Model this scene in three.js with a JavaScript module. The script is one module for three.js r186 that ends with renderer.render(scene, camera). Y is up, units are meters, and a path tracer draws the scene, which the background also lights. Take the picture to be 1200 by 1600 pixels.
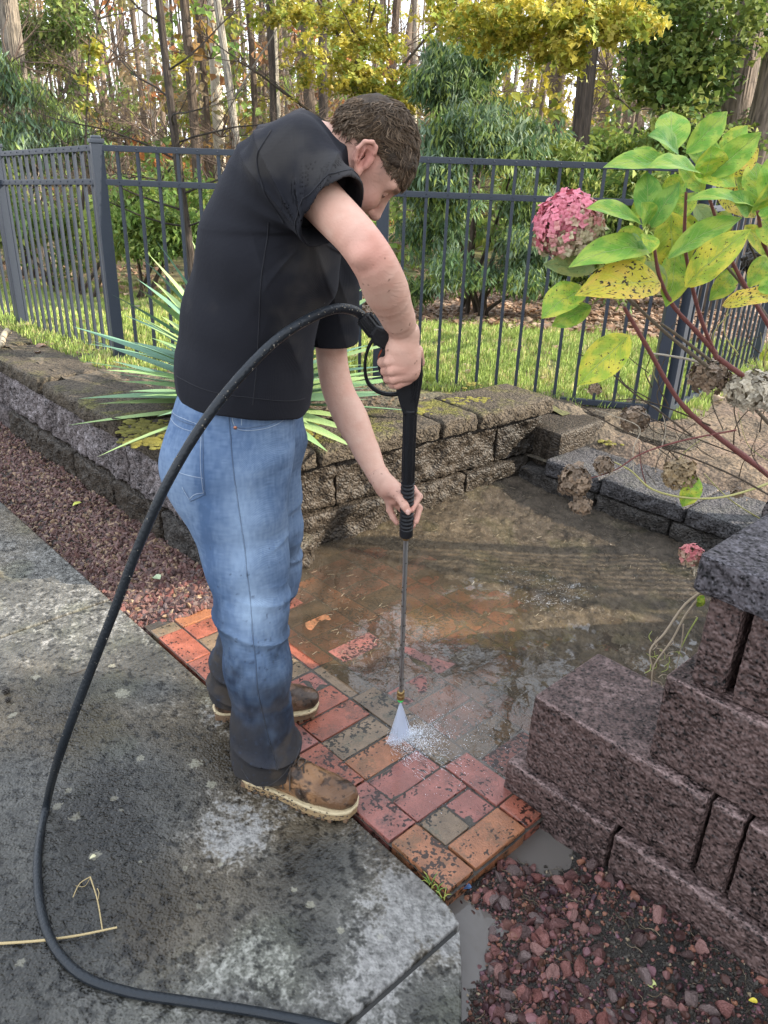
import * as THREE from 'three';
import { mergeGeometries } from 'three/addons/utils/BufferGeometryUtils.js';

// ------------------------------------------------------------------ camera, sky, sun, exposure
const scene = new THREE.Scene();
const camera = new THREE.PerspectiveCamera(67.16, 0.75, 0.05, 400);
camera.position.set(0, 1.55, 0);
camera.rotation.order = 'YXZ';
camera.rotation.set(-24.3 * Math.PI / 180, 0, 2.0 * Math.PI / 180);
camera.updateMatrixWorld(true);

const renderer = new THREE.WebGLRenderer({ antialias: true });
renderer.toneMapping = THREE.LinearToneMapping;
renderer.toneMappingExposure = 3.0;
renderer.shadowMap.enabled = true;

const SUN_DIR = new THREE.Vector3(1, 0.52, -0.055).normalize();
{ // bright hazy autumn sky, pale near the horizon and bluer overhead
  const W = 512, H = 256, d = new Float32Array(W * H * 4);
  for (let j = 0; j < H; j++) for (let i = 0; i < W; i++) {
    const el = ((j + 0.5) / H - 0.5) * Math.PI, az = ((i + 0.5) / W - 0.5) * 2 * Math.PI;
    const y = Math.sin(el), x = Math.cos(az) * Math.cos(el), z = Math.sin(az) * Math.cos(el);
    const c = Math.max(0, x * SUN_DIR.x + y * SUN_DIR.y + z * SUN_DIR.z);
    const up = Math.pow(Math.max(0, y), 0.55), glow = 0.55 * Math.pow(c, 6);
    const o = (j * W + i) * 4;
    d[o] = 1.02 * (1 - up) + 0.64 * up + glow; d[o + 1] = 1.05 * (1 - up) + 0.73 * up + glow * 0.95; d[o + 2] = 1.08 * (1 - up) + 0.87 * up + glow * 0.85; d[o + 3] = 1;
  }
  const sky = new THREE.DataTexture(d, W, H, THREE.RGBAFormat, THREE.FloatType);
  sky.mapping = THREE.EquirectangularReflectionMapping; sky.magFilter = THREE.LinearFilter; sky.needsUpdate = true;
  scene.background = sky; scene.environment = sky;
}
const sun = new THREE.DirectionalLight(new THREE.Color(1, 0.9, 0.74), 4.2);
sun.position.copy(SUN_DIR).multiplyScalar(30); sun.target.position.set(0, 0, -2.5);
sun.castShadow = true; sun.shadow.radius = 1.1; sun.shadow.mapSize.set(2048, 2048);
Object.assign(sun.shadow.camera, { left: -14, right: 14, top: 14, bottom: -14, near: 1, far: 80 });
scene.add(sun, sun.target);

// ------------------------------------------------------------------ helpers
function mulberry(a) { return () => { a = (a + 0x6d2b79f5) | 0; let t = Math.imul(a ^ (a >>> 15), 1 | a); t = (t + Math.imul(t ^ (t >>> 7), 61 | t)) ^ t; return ((t ^ (t >>> 14)) >>> 0) / 4294967296; }; }
const V3 = (x, y, z) => new THREE.Vector3(x, y, z);
const clamp = (x, a = 0, b = 1) => (x < a ? a : x > b ? b : x), lerp = (a, b, t) => a + (b - a) * t;
const sstep = (a, b, x) => { const t = clamp((x - a) / (b - a)); return t * t * (3 - 2 * t); };
const PT = new Float32Array(4096); { const r = mulberry(77); for (let i = 0; i < 4096; i++) PT[i] = r() * 2 - 1; }
const hs = (x, y, z) => PT[(Math.imul(x, 73856093) ^ Math.imul(y, 19349663) ^ Math.imul(z, 83492791)) >>> 7 & 4095];
function noise(x, y, z = 0) { // smooth value noise, -1..1
  const i = Math.floor(x), j = Math.floor(y), k = Math.floor(z); let u = x - i, v = y - j, w = z - k;
  u = u * u * (3 - 2 * u); v = v * v * (3 - 2 * v); w = w * w * (3 - 2 * w);
  const a = lerp(hs(i, j, k), hs(i + 1, j, k), u), b = lerp(hs(i, j + 1, k), hs(i + 1, j + 1, k), u);
  if (w === 0) return lerp(a, b, v);
  const c = lerp(hs(i, j, k + 1), hs(i + 1, j, k + 1), u), e = lerp(hs(i, j + 1, k + 1), hs(i + 1, j + 1, k + 1), u);
  return lerp(lerp(a, b, v), lerp(c, e, v), w);
}
function fbm(x, y, z = 0, n = 4) { let s = 0, a = 0.5; for (let i = 0; i < n; i++) { s += a * noise(x, y, z); x = x * 2.03 + 17.1; y = y * 2.03 + 5.7; z = z * 2.03 + (z === 0 ? 0 : 3.3); a *= 0.5; } return s; }
// a point of the picture (1200 x 1600) at a given depth plane z, or on a level y: used to take measures from the photograph
const CAMQ = camera.quaternion.clone(); CAMQ.setFromEuler(camera.rotation);
const ray = (x, y) => V3((x - 600) / 1205, -(y - 800) / 1205, -1).applyQuaternion(CAMQ);
const atZ = (x, y, z) => { const d = ray(x, y), k = z / d.z; return V3(d.x * k, 1.55 + d.y * k, z); };
const atY = (x, y, h = 0) => { const d = ray(x, y), k = (h - 1.55) / d.y; return V3(d.x * k, h, d.z * k); };
// the yard's own frame: s runs along the driveway edge (away from the camera), t runs from the driveway towards the recess
const UX = 0.688409, UZ = 0.725323, VX = 0.725323, VZ = -0.688409, EX = 0.179, EZ = -1.272;
const W = (s, t, y = 0) => V3(EX - UX * s + VX * t, y, EZ - UZ * s + VZ * t);
const toST = (x, z) => { const a = x - EX, b = z - EZ; return [-(a * UX + b * UZ), a * VX + b * VZ]; };
const FACE = Math.atan2(-VX, -VZ), SIDE = Math.atan2(UX, UZ);  // turn of walls facing the driveway / facing the path

const used = {};
const numbered = (n) => { used[n] = (used[n] ?? -1) + 1; return used[n] ? n + '_' + String(used[n]).padStart(3, '0') : n; };
function tag(o, label, category, group, kind) { if (label) o.userData.label = label; if (category) o.userData.category = category; if (group) o.userData.group = group; if (kind) o.userData.kind = kind; return o; }
function thing(name, label, category, pos = [0, 0, 0], turn = 0, group) {
  const o = new THREE.Group(); o.name = numbered(name); o.position.set(...pos); o.rotation.y = turn; scene.add(o);
  return tag(o, label, category, group);
}
function shadowed(m) { m.castShadow = true; m.receiveShadow = true; return m; }
function part(name, geo, mat, parent) { const m = shadowed(new THREE.Mesh(geo, mat)); m.name = parent ? name : numbered(name); (parent ?? scene).add(m); return m; }
function struct(name, geo, mat) { const m = part(name, geo, mat); m.userData.kind = 'structure'; return m; }
function instanced(name, geo, mat, mats, colors, parent) {
  const m = shadowed(new THREE.InstancedMesh(geo, mat, mats.length)); m.name = parent ? name : numbered(name);
  mats.forEach((x, i) => m.setMatrixAt(i, x));
  if (colors) colors.forEach((c, i) => m.setColorAt(i, c));
  m.instanceMatrix.needsUpdate = true; (parent ?? scene).add(m); m.userData.kind = 'stuff';
  return m;
}
const rgb = (r, g, b) => new THREE.Color().setRGB(r, g, b);
const std = (color, roughness = 0.8, o = {}) => new THREE.MeshPhysicalMaterial({ color, roughness, ...o });
function tex(w, h, fn, srgb = false, wrap = THREE.RepeatWrapping) { // fn(u, v, out) writes linear 0..1 values
  const d = new Uint8Array(w * h * 4), o = [0, 0, 0, 1];
  for (let j = 0; j < h; j++) for (let i = 0; i < w; i++) {
    o[3] = 1; fn((i + 0.5) / w, (j + 0.5) / h, o);
    const k = (j * w + i) * 4;
    for (let c = 0; c < 3; c++) { const v = clamp(o[c]); d[k + c] = 255 * (srgb ? (v <= 0.0031308 ? 12.92 * v : 1.055 * Math.pow(v, 1 / 2.4) - 0.055) : v) + 0.5; }
    d[k + 3] = 255 * clamp(o[3]);
  }
  const t = new THREE.DataTexture(d, w, h, THREE.RGBAFormat); t.magFilter = t.minFilter = THREE.LinearFilter; t.wrapS = t.wrapT = wrap;
  if (srgb) t.colorSpace = THREE.SRGBColorSpace; t.needsUpdate = true; return t;
}
// tiling noise on a torus-like lattice: period in cells
function tnoise(u, v, p, seed) {
  const x = u * p, y = v * p, i = Math.floor(x), j = Math.floor(y); let a = x - i, b = y - j; a = a * a * (3 - 2 * a); b = b * b * (3 - 2 * b);
  const i0 = ((i % p) + p) % p, i1 = (i0 + 1) % p, j0 = ((j % p) + p) % p, j1 = (j0 + 1) % p;
  return lerp(lerp(hs(i0, j0, seed), hs(i1, j0, seed), a), lerp(hs(i0, j1, seed), hs(i1, j1, seed), a), b);
}
function tfbm(u, v, p, seed, n = 4) { let s = 0, a = 0.5; for (let k = 0; k < n; k++) { s += a * tnoise(u, v, p, seed + k * 13); p *= 2; a *= 0.5; } return s; }
const rep = (t, x, y) => { const c = t.clone(); c.repeat.set(x, y); c.needsUpdate = true; return c; };
class MB { // collects triangles
  constructor() { this.p = []; this.c = null; this.u = []; this.i = []; }
  vert(x, y, z, u = 0, v = 0, c) { this.p.push(x, y, z); this.u.push(u, v); if (c) (this.c ??= []).push(c[0], c[1], c[2]); return this.p.length / 3 - 1; }
  tri(a, b, c) { this.i.push(a, b, c); }
  quad(a, b, c, d) { this.i.push(a, b, c, a, c, d); }
  geo() {
    const g = new THREE.BufferGeometry(); g.setAttribute('position', new THREE.Float32BufferAttribute(this.p, 3)); g.setAttribute('uv', new THREE.Float32BufferAttribute(this.u, 2));
    if (this.c) g.setAttribute('color', new THREE.Float32BufferAttribute(this.c, 3));
    g.setIndex(this.i); g.computeVertexNormals(); return g;
  }
  tube(pts, radii, sides = 6, c, close = true, uvScale = 1) { // pts: Vector3[], radii: number | number[]
    const n = pts.length; let nrm = null, len = 0; const rows = [];
    for (let k = 0; k < n; k++) {
      const cc = typeof c === 'function' ? c(pts[k], k) : c, t = pts[Math.min(k + 1, n - 1)].clone().sub(pts[Math.max(k - 1, 0)]).normalize();
      if (k) len += pts[k].distanceTo(pts[k - 1]);
      if (!nrm) { nrm = Math.abs(t.y) < 0.9 ? V3(0, 1, 0) : V3(1, 0, 0); }
      nrm.addScaledVector(t, -nrm.dot(t)).normalize();
      const b = t.clone().cross(nrm), r = Array.isArray(radii) ? radii[k] : radii, row = [];
      for (let s = 0; s <= sides; s++) {
        const a = (s / sides) * Math.PI * 2, x = Math.cos(a) * r, y = Math.sin(a) * r, q = pts[k];
        row.push(this.vert(q.x + nrm.x * x + b.x * y, q.y + nrm.y * x + b.y * y, q.z + nrm.z * x + b.z * y, s / sides, len * uvScale, cc));
      }
      rows.push(row);
    }
    for (let k = 0; k + 1 < n; k++) for (let s = 0; s < sides; s++) this.quad(rows[k][s], rows[k][s + 1], rows[k + 1][s + 1], rows[k + 1][s]);
    if (close) for (const [k, f] of [[0, 1], [n - 1, -1]]) { const q = pts[k], m = this.vert(q.x, q.y, q.z, 0.5, 0, typeof c === 'function' ? c(q, k) : c); for (let s = 0; s < sides; s++) f > 0 ? this.tri(m, rows[k][s + 1], rows[k][s]) : this.tri(m, rows[k][s], rows[k][s + 1]); }
    return this;
  }
}
const curve = (pts, n = 24, closed = false) => new THREE.CatmullRomCurve3(pts, closed, 'centripetal').getPoints(n);
const xform = (p, q, s) => new THREE.Matrix4().compose(p, q, typeof s === 'number' ? V3(s, s, s) : s);
const euler = (yaw, pitch, roll) => new THREE.Quaternion().setFromEuler(new THREE.Euler(pitch, yaw, roll, 'YXZ'));
// many placed copies of a small shape as one real mesh with a colour each
function scatter(name, geo, mat, mats, colors, parent) {
  const gp = geo.attributes.position, gn = geo.attributes.normal, ix = geo.index, n = gp.count, P = new Float32Array(n * 3 * mats.length), N = new Float32Array(n * 3 * mats.length), C = new Float32Array(n * 3 * mats.length), ic = ix ? ix.count : n, I = new Uint32Array(ic * mats.length), v = new THREE.Vector3(), nm = new THREE.Matrix3();
  mats.forEach((m, k) => { nm.getNormalMatrix(m); const c = colors ? colors[k] : { r: 1, g: 1, b: 1 }; for (let i = 0; i < n; i++) { const o = (k * n + i) * 3; v.fromBufferAttribute(gp, i).applyMatrix4(m); P[o] = v.x; P[o + 1] = v.y; P[o + 2] = v.z; v.fromBufferAttribute(gn, i).applyMatrix3(nm).normalize(); N[o] = v.x; N[o + 1] = v.y; N[o + 2] = v.z; C[o] = c.r; C[o + 1] = c.g; C[o + 2] = c.b; } for (let i = 0; i < ic; i++) I[k * ic + i] = k * n + (ix ? ix.getX(i) : i); });
  const g = new THREE.BufferGeometry(); g.setAttribute('position', new THREE.BufferAttribute(P, 3)); g.setAttribute('normal', new THREE.BufferAttribute(N, 3)); g.setAttribute('color', new THREE.BufferAttribute(C, 3)); g.setIndex(new THREE.BufferAttribute(I, 1));
  mat.vertexColors = true; return part(name, g, mat, parent);
}
// box with chamfered, slightly noisy edges: metres as uv on each side
function boxGeo(lx, ly, lz, bev = 0.003, cx = 0, cy = 0, cz = 0) {
  const g = new THREE.BoxGeometry(lx, ly, lz, 3, 3, 3), p = g.attributes.position, n = g.attributes.normal, uv = g.attributes.uv, h = [lx / 2, ly / 2, lz / 2];
  for (let i = 0; i < p.count; i++) {
    const q = [p.getX(i), p.getY(i), p.getZ(i)];
    for (let a = 0; a < 3; a++) { const s = Math.sign(q[a]) || 1; q[a] = Math.abs(q[a]) > h[a] * 0.9 ? s * h[a] : s * (h[a] - bev); }
    const out = q.map((v, a) => Math.abs(Math.abs(v) - h[a]) < 1e-7);
    if (out[0] + out[1] + out[2] > 1) for (let a = 0; a < 3; a++) if (out[a]) q[a] -= Math.sign(q[a]) * bev * (out[0] + out[1] + out[2] === 3 ? 0.42 : 0.29);
    const ax = Math.abs(n.getX(i)) > 0.5 ? 0 : Math.abs(n.getY(i)) > 0.5 ? 1 : 2;
    uv.setXY(i, ax === 0 ? q[2] : q[0], ax === 1 ? q[2] : q[1]);
    p.setXYZ(i, q[0] + cx, q[1] + cy, q[2] + cz);
  }
  g.computeVertexNormals(); return g;
}
// ------------------------------------------------------------------ shared textures
// coarse speckled aggregate of split concrete block (colour is multiplied)
const SPECK = tex(512, 512, (u, v, o) => {
  const a = tfbm(u, v, 8, 3, 3), g = tnoise(u, v, 170, 21), g2 = tnoise(u, v, 90, 22), h = tnoise(u, v, 240, 23);
  let c = 0.58 + 0.28 * a + 0.34 * g + 0.26 * g2;
  if (h > 0.68) c += 1.1; if (h < -0.55) c -= 0.4;
  o[0] = c; o[1] = c * 0.985; o[2] = c * 0.975;
}, true);
const SPECK_BUMP = tex(512, 512, (u, v, o) => { o[0] = o[1] = o[2] = 0.5 + 0.30 * tfbm(u, v, 44, 31, 3) + 0.28 * tnoise(u, v, 150, 36); });
const FINE_BUMP = tex(256, 256, (u, v, o) => { o[0] = o[1] = o[2] = 0.5 + 0.5 * tfbm(u, v, 16, 41, 4); });
const blockMat = (r, g, b, rough = 0.72, scale = 1.15) => std(rgb(r, g, b), rough, { map: rep(SPECK, scale, scale), bumpMap: rep(SPECK_BUMP, scale, scale), bumpScale: 0.009, specularIntensity: 0.5, vertexColors: true });

// a split-faced concrete block: box whose sides break up unevenly; front is +z, its base sits at y0; lx along x from x0
function blockGeo(x0, lx, y0, ly, depth, seed, cell = 0.016, rough = 0.009, opt = {}) {
  const nx = Math.max(3, Math.round(lx / cell)), ny = Math.max(3, Math.round(ly / cell)), nz = Math.max(3, Math.round(depth / (cell * 1.3)));
  const g = new THREE.BoxGeometry(lx, ly, depth, nx, ny, nz), p = g.attributes.position, n = g.attributes.normal, uv = g.attributes.uv, col = new Float32Array(p.count * 3);
  const R = opt.round ?? 0.014, hx = lx / 2, hy = ly / 2, hz = depth / 2, ou = seed * 0.37 % 1, ov = seed * 0.71 % 1;
  for (let i = 0; i < p.count; i++) {
    let x = p.getX(i), y = p.getY(i), z = p.getZ(i);
    const ax = Math.abs(n.getX(i)) > 0.5 ? 0 : Math.abs(n.getY(i)) > 0.5 ? 1 : 2;
    uv.setXY(i, (ax === 0 ? z : x) + ou, (ax === 1 ? z : y) + ov);
    // round the arrises
    const ix = clamp(x, -hx + R, hx - R), iy = clamp(y, -hy + R, hy - R), iz = clamp(z, -hz + R, hz - R);
    let dx = x - ix, dy = y - iy, dz = z - iz; const l = Math.hypot(dx, dy, dz);
    if (l > 0) { const k = R / l; const m = Math.min(1, k); x = ix + dx * m; y = iy + dy * m; z = iz + dz * m; }
    const face = l > 0 ? [dx / l, dy / l, dz / l] : [0, 0, 0];
    const q = seed * 7.3, big = fbm(x * 9 + q, y * 9, z * 9 + q, 2), mid = fbm(x * 38 + q, y * 38, z * 38, 3) + 0.55 * noise(x * 95 + q, y * 95, z * 95);
    const amt = rough * (0.35 + 0.65 * Math.max(face[2], 0.25 * Math.abs(face[0])) - (opt.flatTop && face[1] > 0.7 ? 0.25 : 0));
    const dsp = amt * (big * 1.3 + mid * 1.0);
    x += face[0] * dsp; y += face[1] * dsp * 0.6; z += face[2] * dsp * 1.3;
    p.setXYZ(i, x + x0 + hx, y + y0 + hy, z - hz);
    const c = opt.color ? opt.color(x + x0 + hx, y + y0 + hy, z - hz, face, big, mid) : [1, 1, 1];
    col.set(c, i * 3);
  }
  g.setAttribute('color', new THREE.BufferAttribute(col, 3)); g.computeVertexNormals(); return g;
}

// ------------------------------------------------------------------ ground far and near
{
  const g = new THREE.PlaneGeometry(300, 300, 60, 60); g.rotateX(-Math.PI / 2);
  const p = g.attributes.position; for (let i = 0; i < p.count; i++) { const x = p.getX(i), z = p.getZ(i), r = Math.hypot(x, z); p.setY(i, -0.24 + 1.4 * sstep(18, 70, r) + sstep(10, 20, r) * 0.25 * fbm(x * 0.07, z * 0.07)); }
  g.computeVertexNormals();
  struct('ground', g, std(rgb(0.07, 0.055, 0.035), 0.95, { bumpMap: rep(FINE_BUMP, 120, 120), bumpScale: 0.02 }));
}
const landY = (x, z) => { // level of the upper yard behind the walls
  const [s, t] = toST(x, z), right = 1 - sstep(1.2, 1.7, s);
  let y = lerp(0.455 - 0.035 * Math.max(0, x + 1.5), 0.225 + 0.05 * sstep(2.2, 3.2, t), right * (1 - 0.55 * sstep(3.2, 5, t)));
  y = lerp(y, 0.2, sstep(5.2, 9, -z)); y -= 0.10 * sstep(-1.9, -3, x) * sstep(4, 5, t + 3);
  return y + 0.012 * fbm(x * 3, z * 3);
};
function sheet(s0, s1, t0, t1, step, keep, y, color) {
  const m = new MB(), ns = Math.round((s1 - s0) / step), nt = Math.round((t1 - t0) / step), id = new Map();
  const at = (i, j) => { const k = i * 10000 + j; if (!id.has(k)) { const p = W(lerp(s0, s1, i / ns), lerp(t0, t1, j / nt)); const h = y(p.x, p.z); id.set(k, m.vert(p.x, h, p.z, p.x, p.z, color(p.x, p.z, h))); } return id.get(k); };
  for (let i = 0; i < ns; i++) for (let j = 0; j < nt; j++) { if (keep(lerp(s0, s1, (i + 0.5) / ns), lerp(t0, t1, (j + 0.5) / nt))) m.quad(at(i, j), at(i, j + 1), at(i + 1, j + 1), at(i + 1, j)); }
  return m.geo();
}
// fence line in plan, used to part the beds from the lawn
const F0 = [-2.56, -5.4], F1 = [-1.58, -4.47], F2 = [1.5, -4.24], F3 = [2.7, -5.7];
const fenceZ = (x) => (x < F1[0] ? lerp(F1[1], F0[1], (x - F1[0]) / (F0[0] - F1[0])) : x < F2[0] ? lerp(F1[1], F2[1], (x - F1[0]) / (F2[0] - F1[0])) : lerp(F2[1], F3[1], (x - F2[0]) / (F3[0] - F2[0])));
const soilMap = tex(512, 512, (u, v, o) => { const c = 0.62 + 0.4 * tfbm(u, v, 10, 51, 5) + 0.14 * tnoise(u, v, 120, 56), k = tnoise(u, v, 200, 57) > 0.8 ? 0.5 : 0; o[0] = c + k; o[1] = c * 0.97 + k; o[2] = c * 0.93 + k * 0.8; }, true);
{
  const soilCol = (x, z) => { const n = fbm(x * 2.2 + 9, z * 2.2), [s, t] = toST(x, z); const red = sstep(1.4, 0.9, s) * 0.8; const m = sstep(0.1, 0.4, fbm(x * 3.4, z * 3.4 + 4)) * 0.5; return [lerp(0.125, 0.19, red) + 0.04 * n, lerp(0.10, 0.125, red) + 0.03 * n + 0.02 * m, 0.07 + 0.02 * red + 0.02 * n]; };
  struct('bed_soil', sheet(-3.2, 9, 0.5, 7, 0.05, (s, t) => { const p = W(s, t); if (s < 1.68 && t < 2.22) return s < -0.3 && t > 0.75; return p.z > fenceZ(p.x) - 0.12; }, (x, z) => { const [s, t] = toST(x, z); return s < -0.25 && t < 2.4 ? lerp(0.80, landY(x, z), sstep(1.7, 2.3, t)) : lerp(0.16, landY(x, z) + 0.03 * fbm(x * 7, z * 7) + 0.012 * fbm(x * 25, z * 25), s < 1.7 ? sstep(2.3, 2.62, t) : 1); }, soilCol),
    std(0xffffff, 0.92, { vertexColors: true, map: rep(soilMap, 1.3, 1.3), bumpMap: rep(FINE_BUMP, 3, 3), bumpScale: 0.02 }));
  const lawnCol = (x, z) => { const n = fbm(x * 1.1, z * 1.1 + 3), d = sstep(-0.1, 0.35, fbm(x * 2.7, z * 2.7)); return [0.14 + 0.08 * d + 0.03 * n, 0.15 + 0.03 * d + 0.03 * n, 0.055 + 0.015 * d]; };
  struct('lawn', sheet(-30, 45, -25, 50, 0.25, (s, t) => { const p = W(s, t); return p.z < fenceZ(p.x) + 0.08; }, (x, z) => landY(x, z) - 0.004 + 0.5 * sstep(14, 60, -z), lawnCol), std(0xffffff, 0.95, { vertexColors: true, map: rep(soilMap, 0.8, 0.8), bumpMap: rep(FINE_BUMP, 2, 2), bumpScale: 0.02 }));
}

// ------------------------------------------------------------------ driveway of three concrete slabs
const DS0 = -1.0, DS1 = 4.6, DT0 = -2.4, dirtSpots = [];
const driveST = (x, y) => { const p = atY(x, y); return toST(p.x, p.z); };
const patches = [ // pale scrubbed or lichen patches (+) and dark wet algae (-): centre in the photo, radius along s and t, strength
  [470, 1215, 0.20, 0.10, 0.9], [380, 1290, 0.22, 0.12, 0.85], [330, 1345, 0.16, 0.12, 0.7], [600, 1440, 0.10, 0.12, 0.9], [640, 1500, 0.10, 0.10, 0.8], [400, 1480, 0.14, 0.1, 0.6], [640, 1385, 0.12, 0.06, 0.8], [690, 1440, 0.08, 0.05, 0.7], [570, 1545, 0.1, 0.1, 0.8], [300, 1530, 0.1, 0.12, 0.5], [330, 1130, 0.14, 0.1, 0.5], [110, 1000, 0.4, 0.2, 0.12],
  [60, 860, 0.6, 0.3, 0.16], [250, 1010, 0.25, 0.1, 0.2],
  [470, 1350, 0.12, 0.10, -0.9], [510, 1480, 0.09, 0.09, -0.8], [400, 1390, 0.1, 0.1, -0.6], [250, 1420, 0.25, 0.18, -0.55], [120, 1300, 0.35, 0.2, -0.45], [60, 1530, 0.3, 0.2, -0.5], [300, 1180, 0.16, 0.1, -0.4], [360, 1210, 0.10, 0.06, -0.7], [90, 1120, 0.3, 0.14, -0.4], [660, 1560, 0.08, 0.06, -0.7],
].map(([x, y, a, b, k]) => [...driveST(x, y), a, b, k]);
{
  const r = mulberry(5); for (let i = 0; i < 70; i++) dirtSpots.push([lerp(-0.2, 2.6, r()), -1.1 * Math.pow(r(), 0.8), 0.004 + 0.012 * r() * r(), r()]);
  for (const [x, y, q] of [[192, 1083, 0.022], [305, 1193, 0.016], [118, 1277, 0.013], [178, 1248, 0.01], [148, 1337, 0.013], [330, 1225, 0.014], [107, 1235, 0.009], [485, 1413, 0.009], [460, 1390, 0.007], [175, 1040, 0.012], [20, 1117, 0.012], [90, 1260, 0.012]]) dirtSpots.push([...driveST(x, y), q, 0.9]);
}
const wets = [[600, 1335, 0.10, 0.05], [565, 1300, 0.06, 0.035], [650, 1385, 0.06, 0.03], [240, 1500, 0.10, 0.05], [150, 1250, 0.25, 0.12]].map(([x, y, a, b]) => [...driveST(x, y), a, b]); // films of water
const paleAt = (s, t) => { let k = 0; for (const [a, b, ra, rb, w] of patches) { const d = ((s - a) / ra) ** 2 + ((t - b) / rb) ** 2; if (d < 5) k += w * Math.exp(-d * 1.1); } return k; };
const drive = { map: null, rough: null };
{
  const TW = 2048, TH = 1024, rough = new Uint8Array(TW * TH * 4);
  drive.map = tex(TW, TH, (u, v, o) => {
    const s = lerp(DS0, DS1, u), t = lerp(DT0, 0, v), n1 = fbm(s * 3.1, t * 3.1, 0, 4), n2 = fbm(s * 13 + 40, t * 13, 0, 4), g = noise(s * 260, t * 260), g2 = noise(s * 120 + 9, t * 120), g3 = fbm(s * 45, t * 45 + 7, 0, 3);
    let k = paleAt(s + 0.06 * n2, t + 0.06 * n1) + 0.3 * n1 + 0.4 * n2;
    const grain = 0.55 * g + 0.5 * g2 + 0.9 * g3, pale = sstep(0.20, 0.85, 0.85 * k + 0.5 * grain), soft = sstep(-0.2, 0.9, k), dark = sstep(0.25, 0.7, -k + 0.45 * grain);
    let c = (0.080 + 0.05 * n1 + 0.03 * soft) * (1 + 0.30 * g + 0.22 * g2 + 0.5 * g3);
    c *= 0.9; c = lerp(c, 0.235 + 0.07 * g2 + 0.06 * g, pale * 0.75); c = lerp(c, 0.022, dark * 0.85);
    const algae = sstep(0.12, 0.4, fbm(s * 70 + 9, t * 70, 0, 3) + 0.10 * n1); c *= 1 - 0.68 * algae * (1 - 0.5 * pale);
    const warm = sstep(0.0, 0.5, fbm(s * 2.2 + 31, t * 2.2, 0, 3)) * (1 - pale), green = sstep(0.05, 0.4, fbm(s * 5 + 3, t * 5 + 50, 0, 3)) * sstep(-0.9, -0.1, t);
    let r = c * (1.04 + 0.20 * warm), gg = c * (0.99 + 0.035 * green), b = c * (0.87 - 0.20 * warm - 0.07 * green + 0.05 * pale);
    for (const [a, q, rad, w] of dirtSpots) { const ds = s - a, dt = t - q; if (Math.abs(ds) < 0.05 && Math.abs(dt) < 0.05) { const d = Math.hypot(ds, dt) + 0.7 * rad * fbm(s * 190, t * 190, 0, 3); if (d < rad) { r = lerp(r, 0.30, 0.55 * w); gg = lerp(gg, 0.28, 0.55 * w); b = lerp(b, 0.21, 0.55 * w); } } }
    o[0] = r; o[1] = gg; o[2] = b;
    const wet = Math.max(0, ...wets.map(([a, q, ra, rb]) => Math.exp(-(((s - a) / ra) ** 2) - ((t - q) / rb) ** 2)));
    o[0] *= 1 - 0.35 * wet; o[1] *= 1 - 0.37 * wet; o[2] *= 1 - 0.38 * wet;
    const px = (Math.floor(v * TH) * TW + Math.floor(u * TW)) * 4; rough[px] = rough[px + 1] = rough[px + 2] = 255 * clamp(0.42 + 0.42 * pale - 0.22 * dark - 0.12 * sstep(0, 0.5, n1) + 0.08 * g - 0.4 * wet); rough[px + 3] = 255;
  }, true, THREE.MirroredRepeatWrapping);
  drive.rough = new THREE.DataTexture(rough, TW, TH, THREE.RGBAFormat); drive.rough.magFilter = THREE.LinearFilter; drive.rough.wrapS = drive.rough.wrapT = THREE.MirroredRepeatWrapping; drive.rough.needsUpdate = true;
}
const driveBump = rep(tex(1024, 1024, (u, v, o) => { const c = 0.5 + 0.42 * tfbm(u, v, 40, 61, 4) + 0.22 * tnoise(u, v, 256, 66) - 0.25 * sstep(0.35, 0.7, tnoise(u, v, 70, 67)); o[0] = o[1] = o[2] = c; }), 5.6, 2.4);
const concreteMat = std(0xffffff, 1, { map: drive.map, roughnessMap: drive.rough, bumpMap: driveBump, bumpScale: 0.0045, specularIntensity: 0.55 });
{
  const driveway = tag(thing('driveway'), null, null, null, 'structure');
  const slab = (pts) => { // pts in (s, t)
    const b = 0.005, sh = new THREE.Shape(pts.map(([s, t]) => new THREE.Vector2(s, t)));
    const g = new THREE.ExtrudeGeometry(sh, { depth: 0.11, bevelEnabled: true, bevelThickness: b, bevelSize: b, bevelOffset: -b, bevelSegments: 2, curveSegments: 6 }), p = g.attributes.position, uv = g.attributes.uv;
    for (let i = 0; i < p.count; i++) { const s = p.getX(i), t = p.getY(i), y = p.getZ(i) - 0.11 - b, q = W(s, t, y); uv.setXY(i, (s - DS0) / (DS1 - DS0), (t - DT0) / -DT0); p.setXYZ(i, q.x, q.y, q.z); }
    const ix = []; for (let i = 0; i < p.count; i += 3) ix.push(i, i + 2, i + 1); // the frame change mirrors
    g.setIndex(ix); g.computeVertexNormals(); part('slab', g, concreteMat, driveway);
  };
  slab([[1.757, -6], [1.757, -0.012], [9, -0.012], [9, -6]]);
  slab([[-0.065, -6], [-0.065, -0.03], [-0.03, -0.018], [0.03, -0.012], [1.745, -0.012], [1.745, -6]]);
  slab([[-2.4, -6], [-2.4, -2.2], [-0.5, -0.52], [-0.225, -0.20], [-0.125, -0.09], [-0.09, -0.055], [-0.077, -0.042], [-0.077, -6]]);
  // sealing strip in the joints
  struct('joint_filler', mergeGeometries([[-0.071, 0.02], [1.751, 0.02]].map(([s]) => { const g = new THREE.BoxGeometry(6, 0.09, 0.016); g.rotateY(SIDE - Math.PI); const c = W(s, -3.05, -0.055); g.translate(c.x, c.y, c.z); return g; })), std(rgb(0.035, 0.033, 0.03), 0.9));
}

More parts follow.
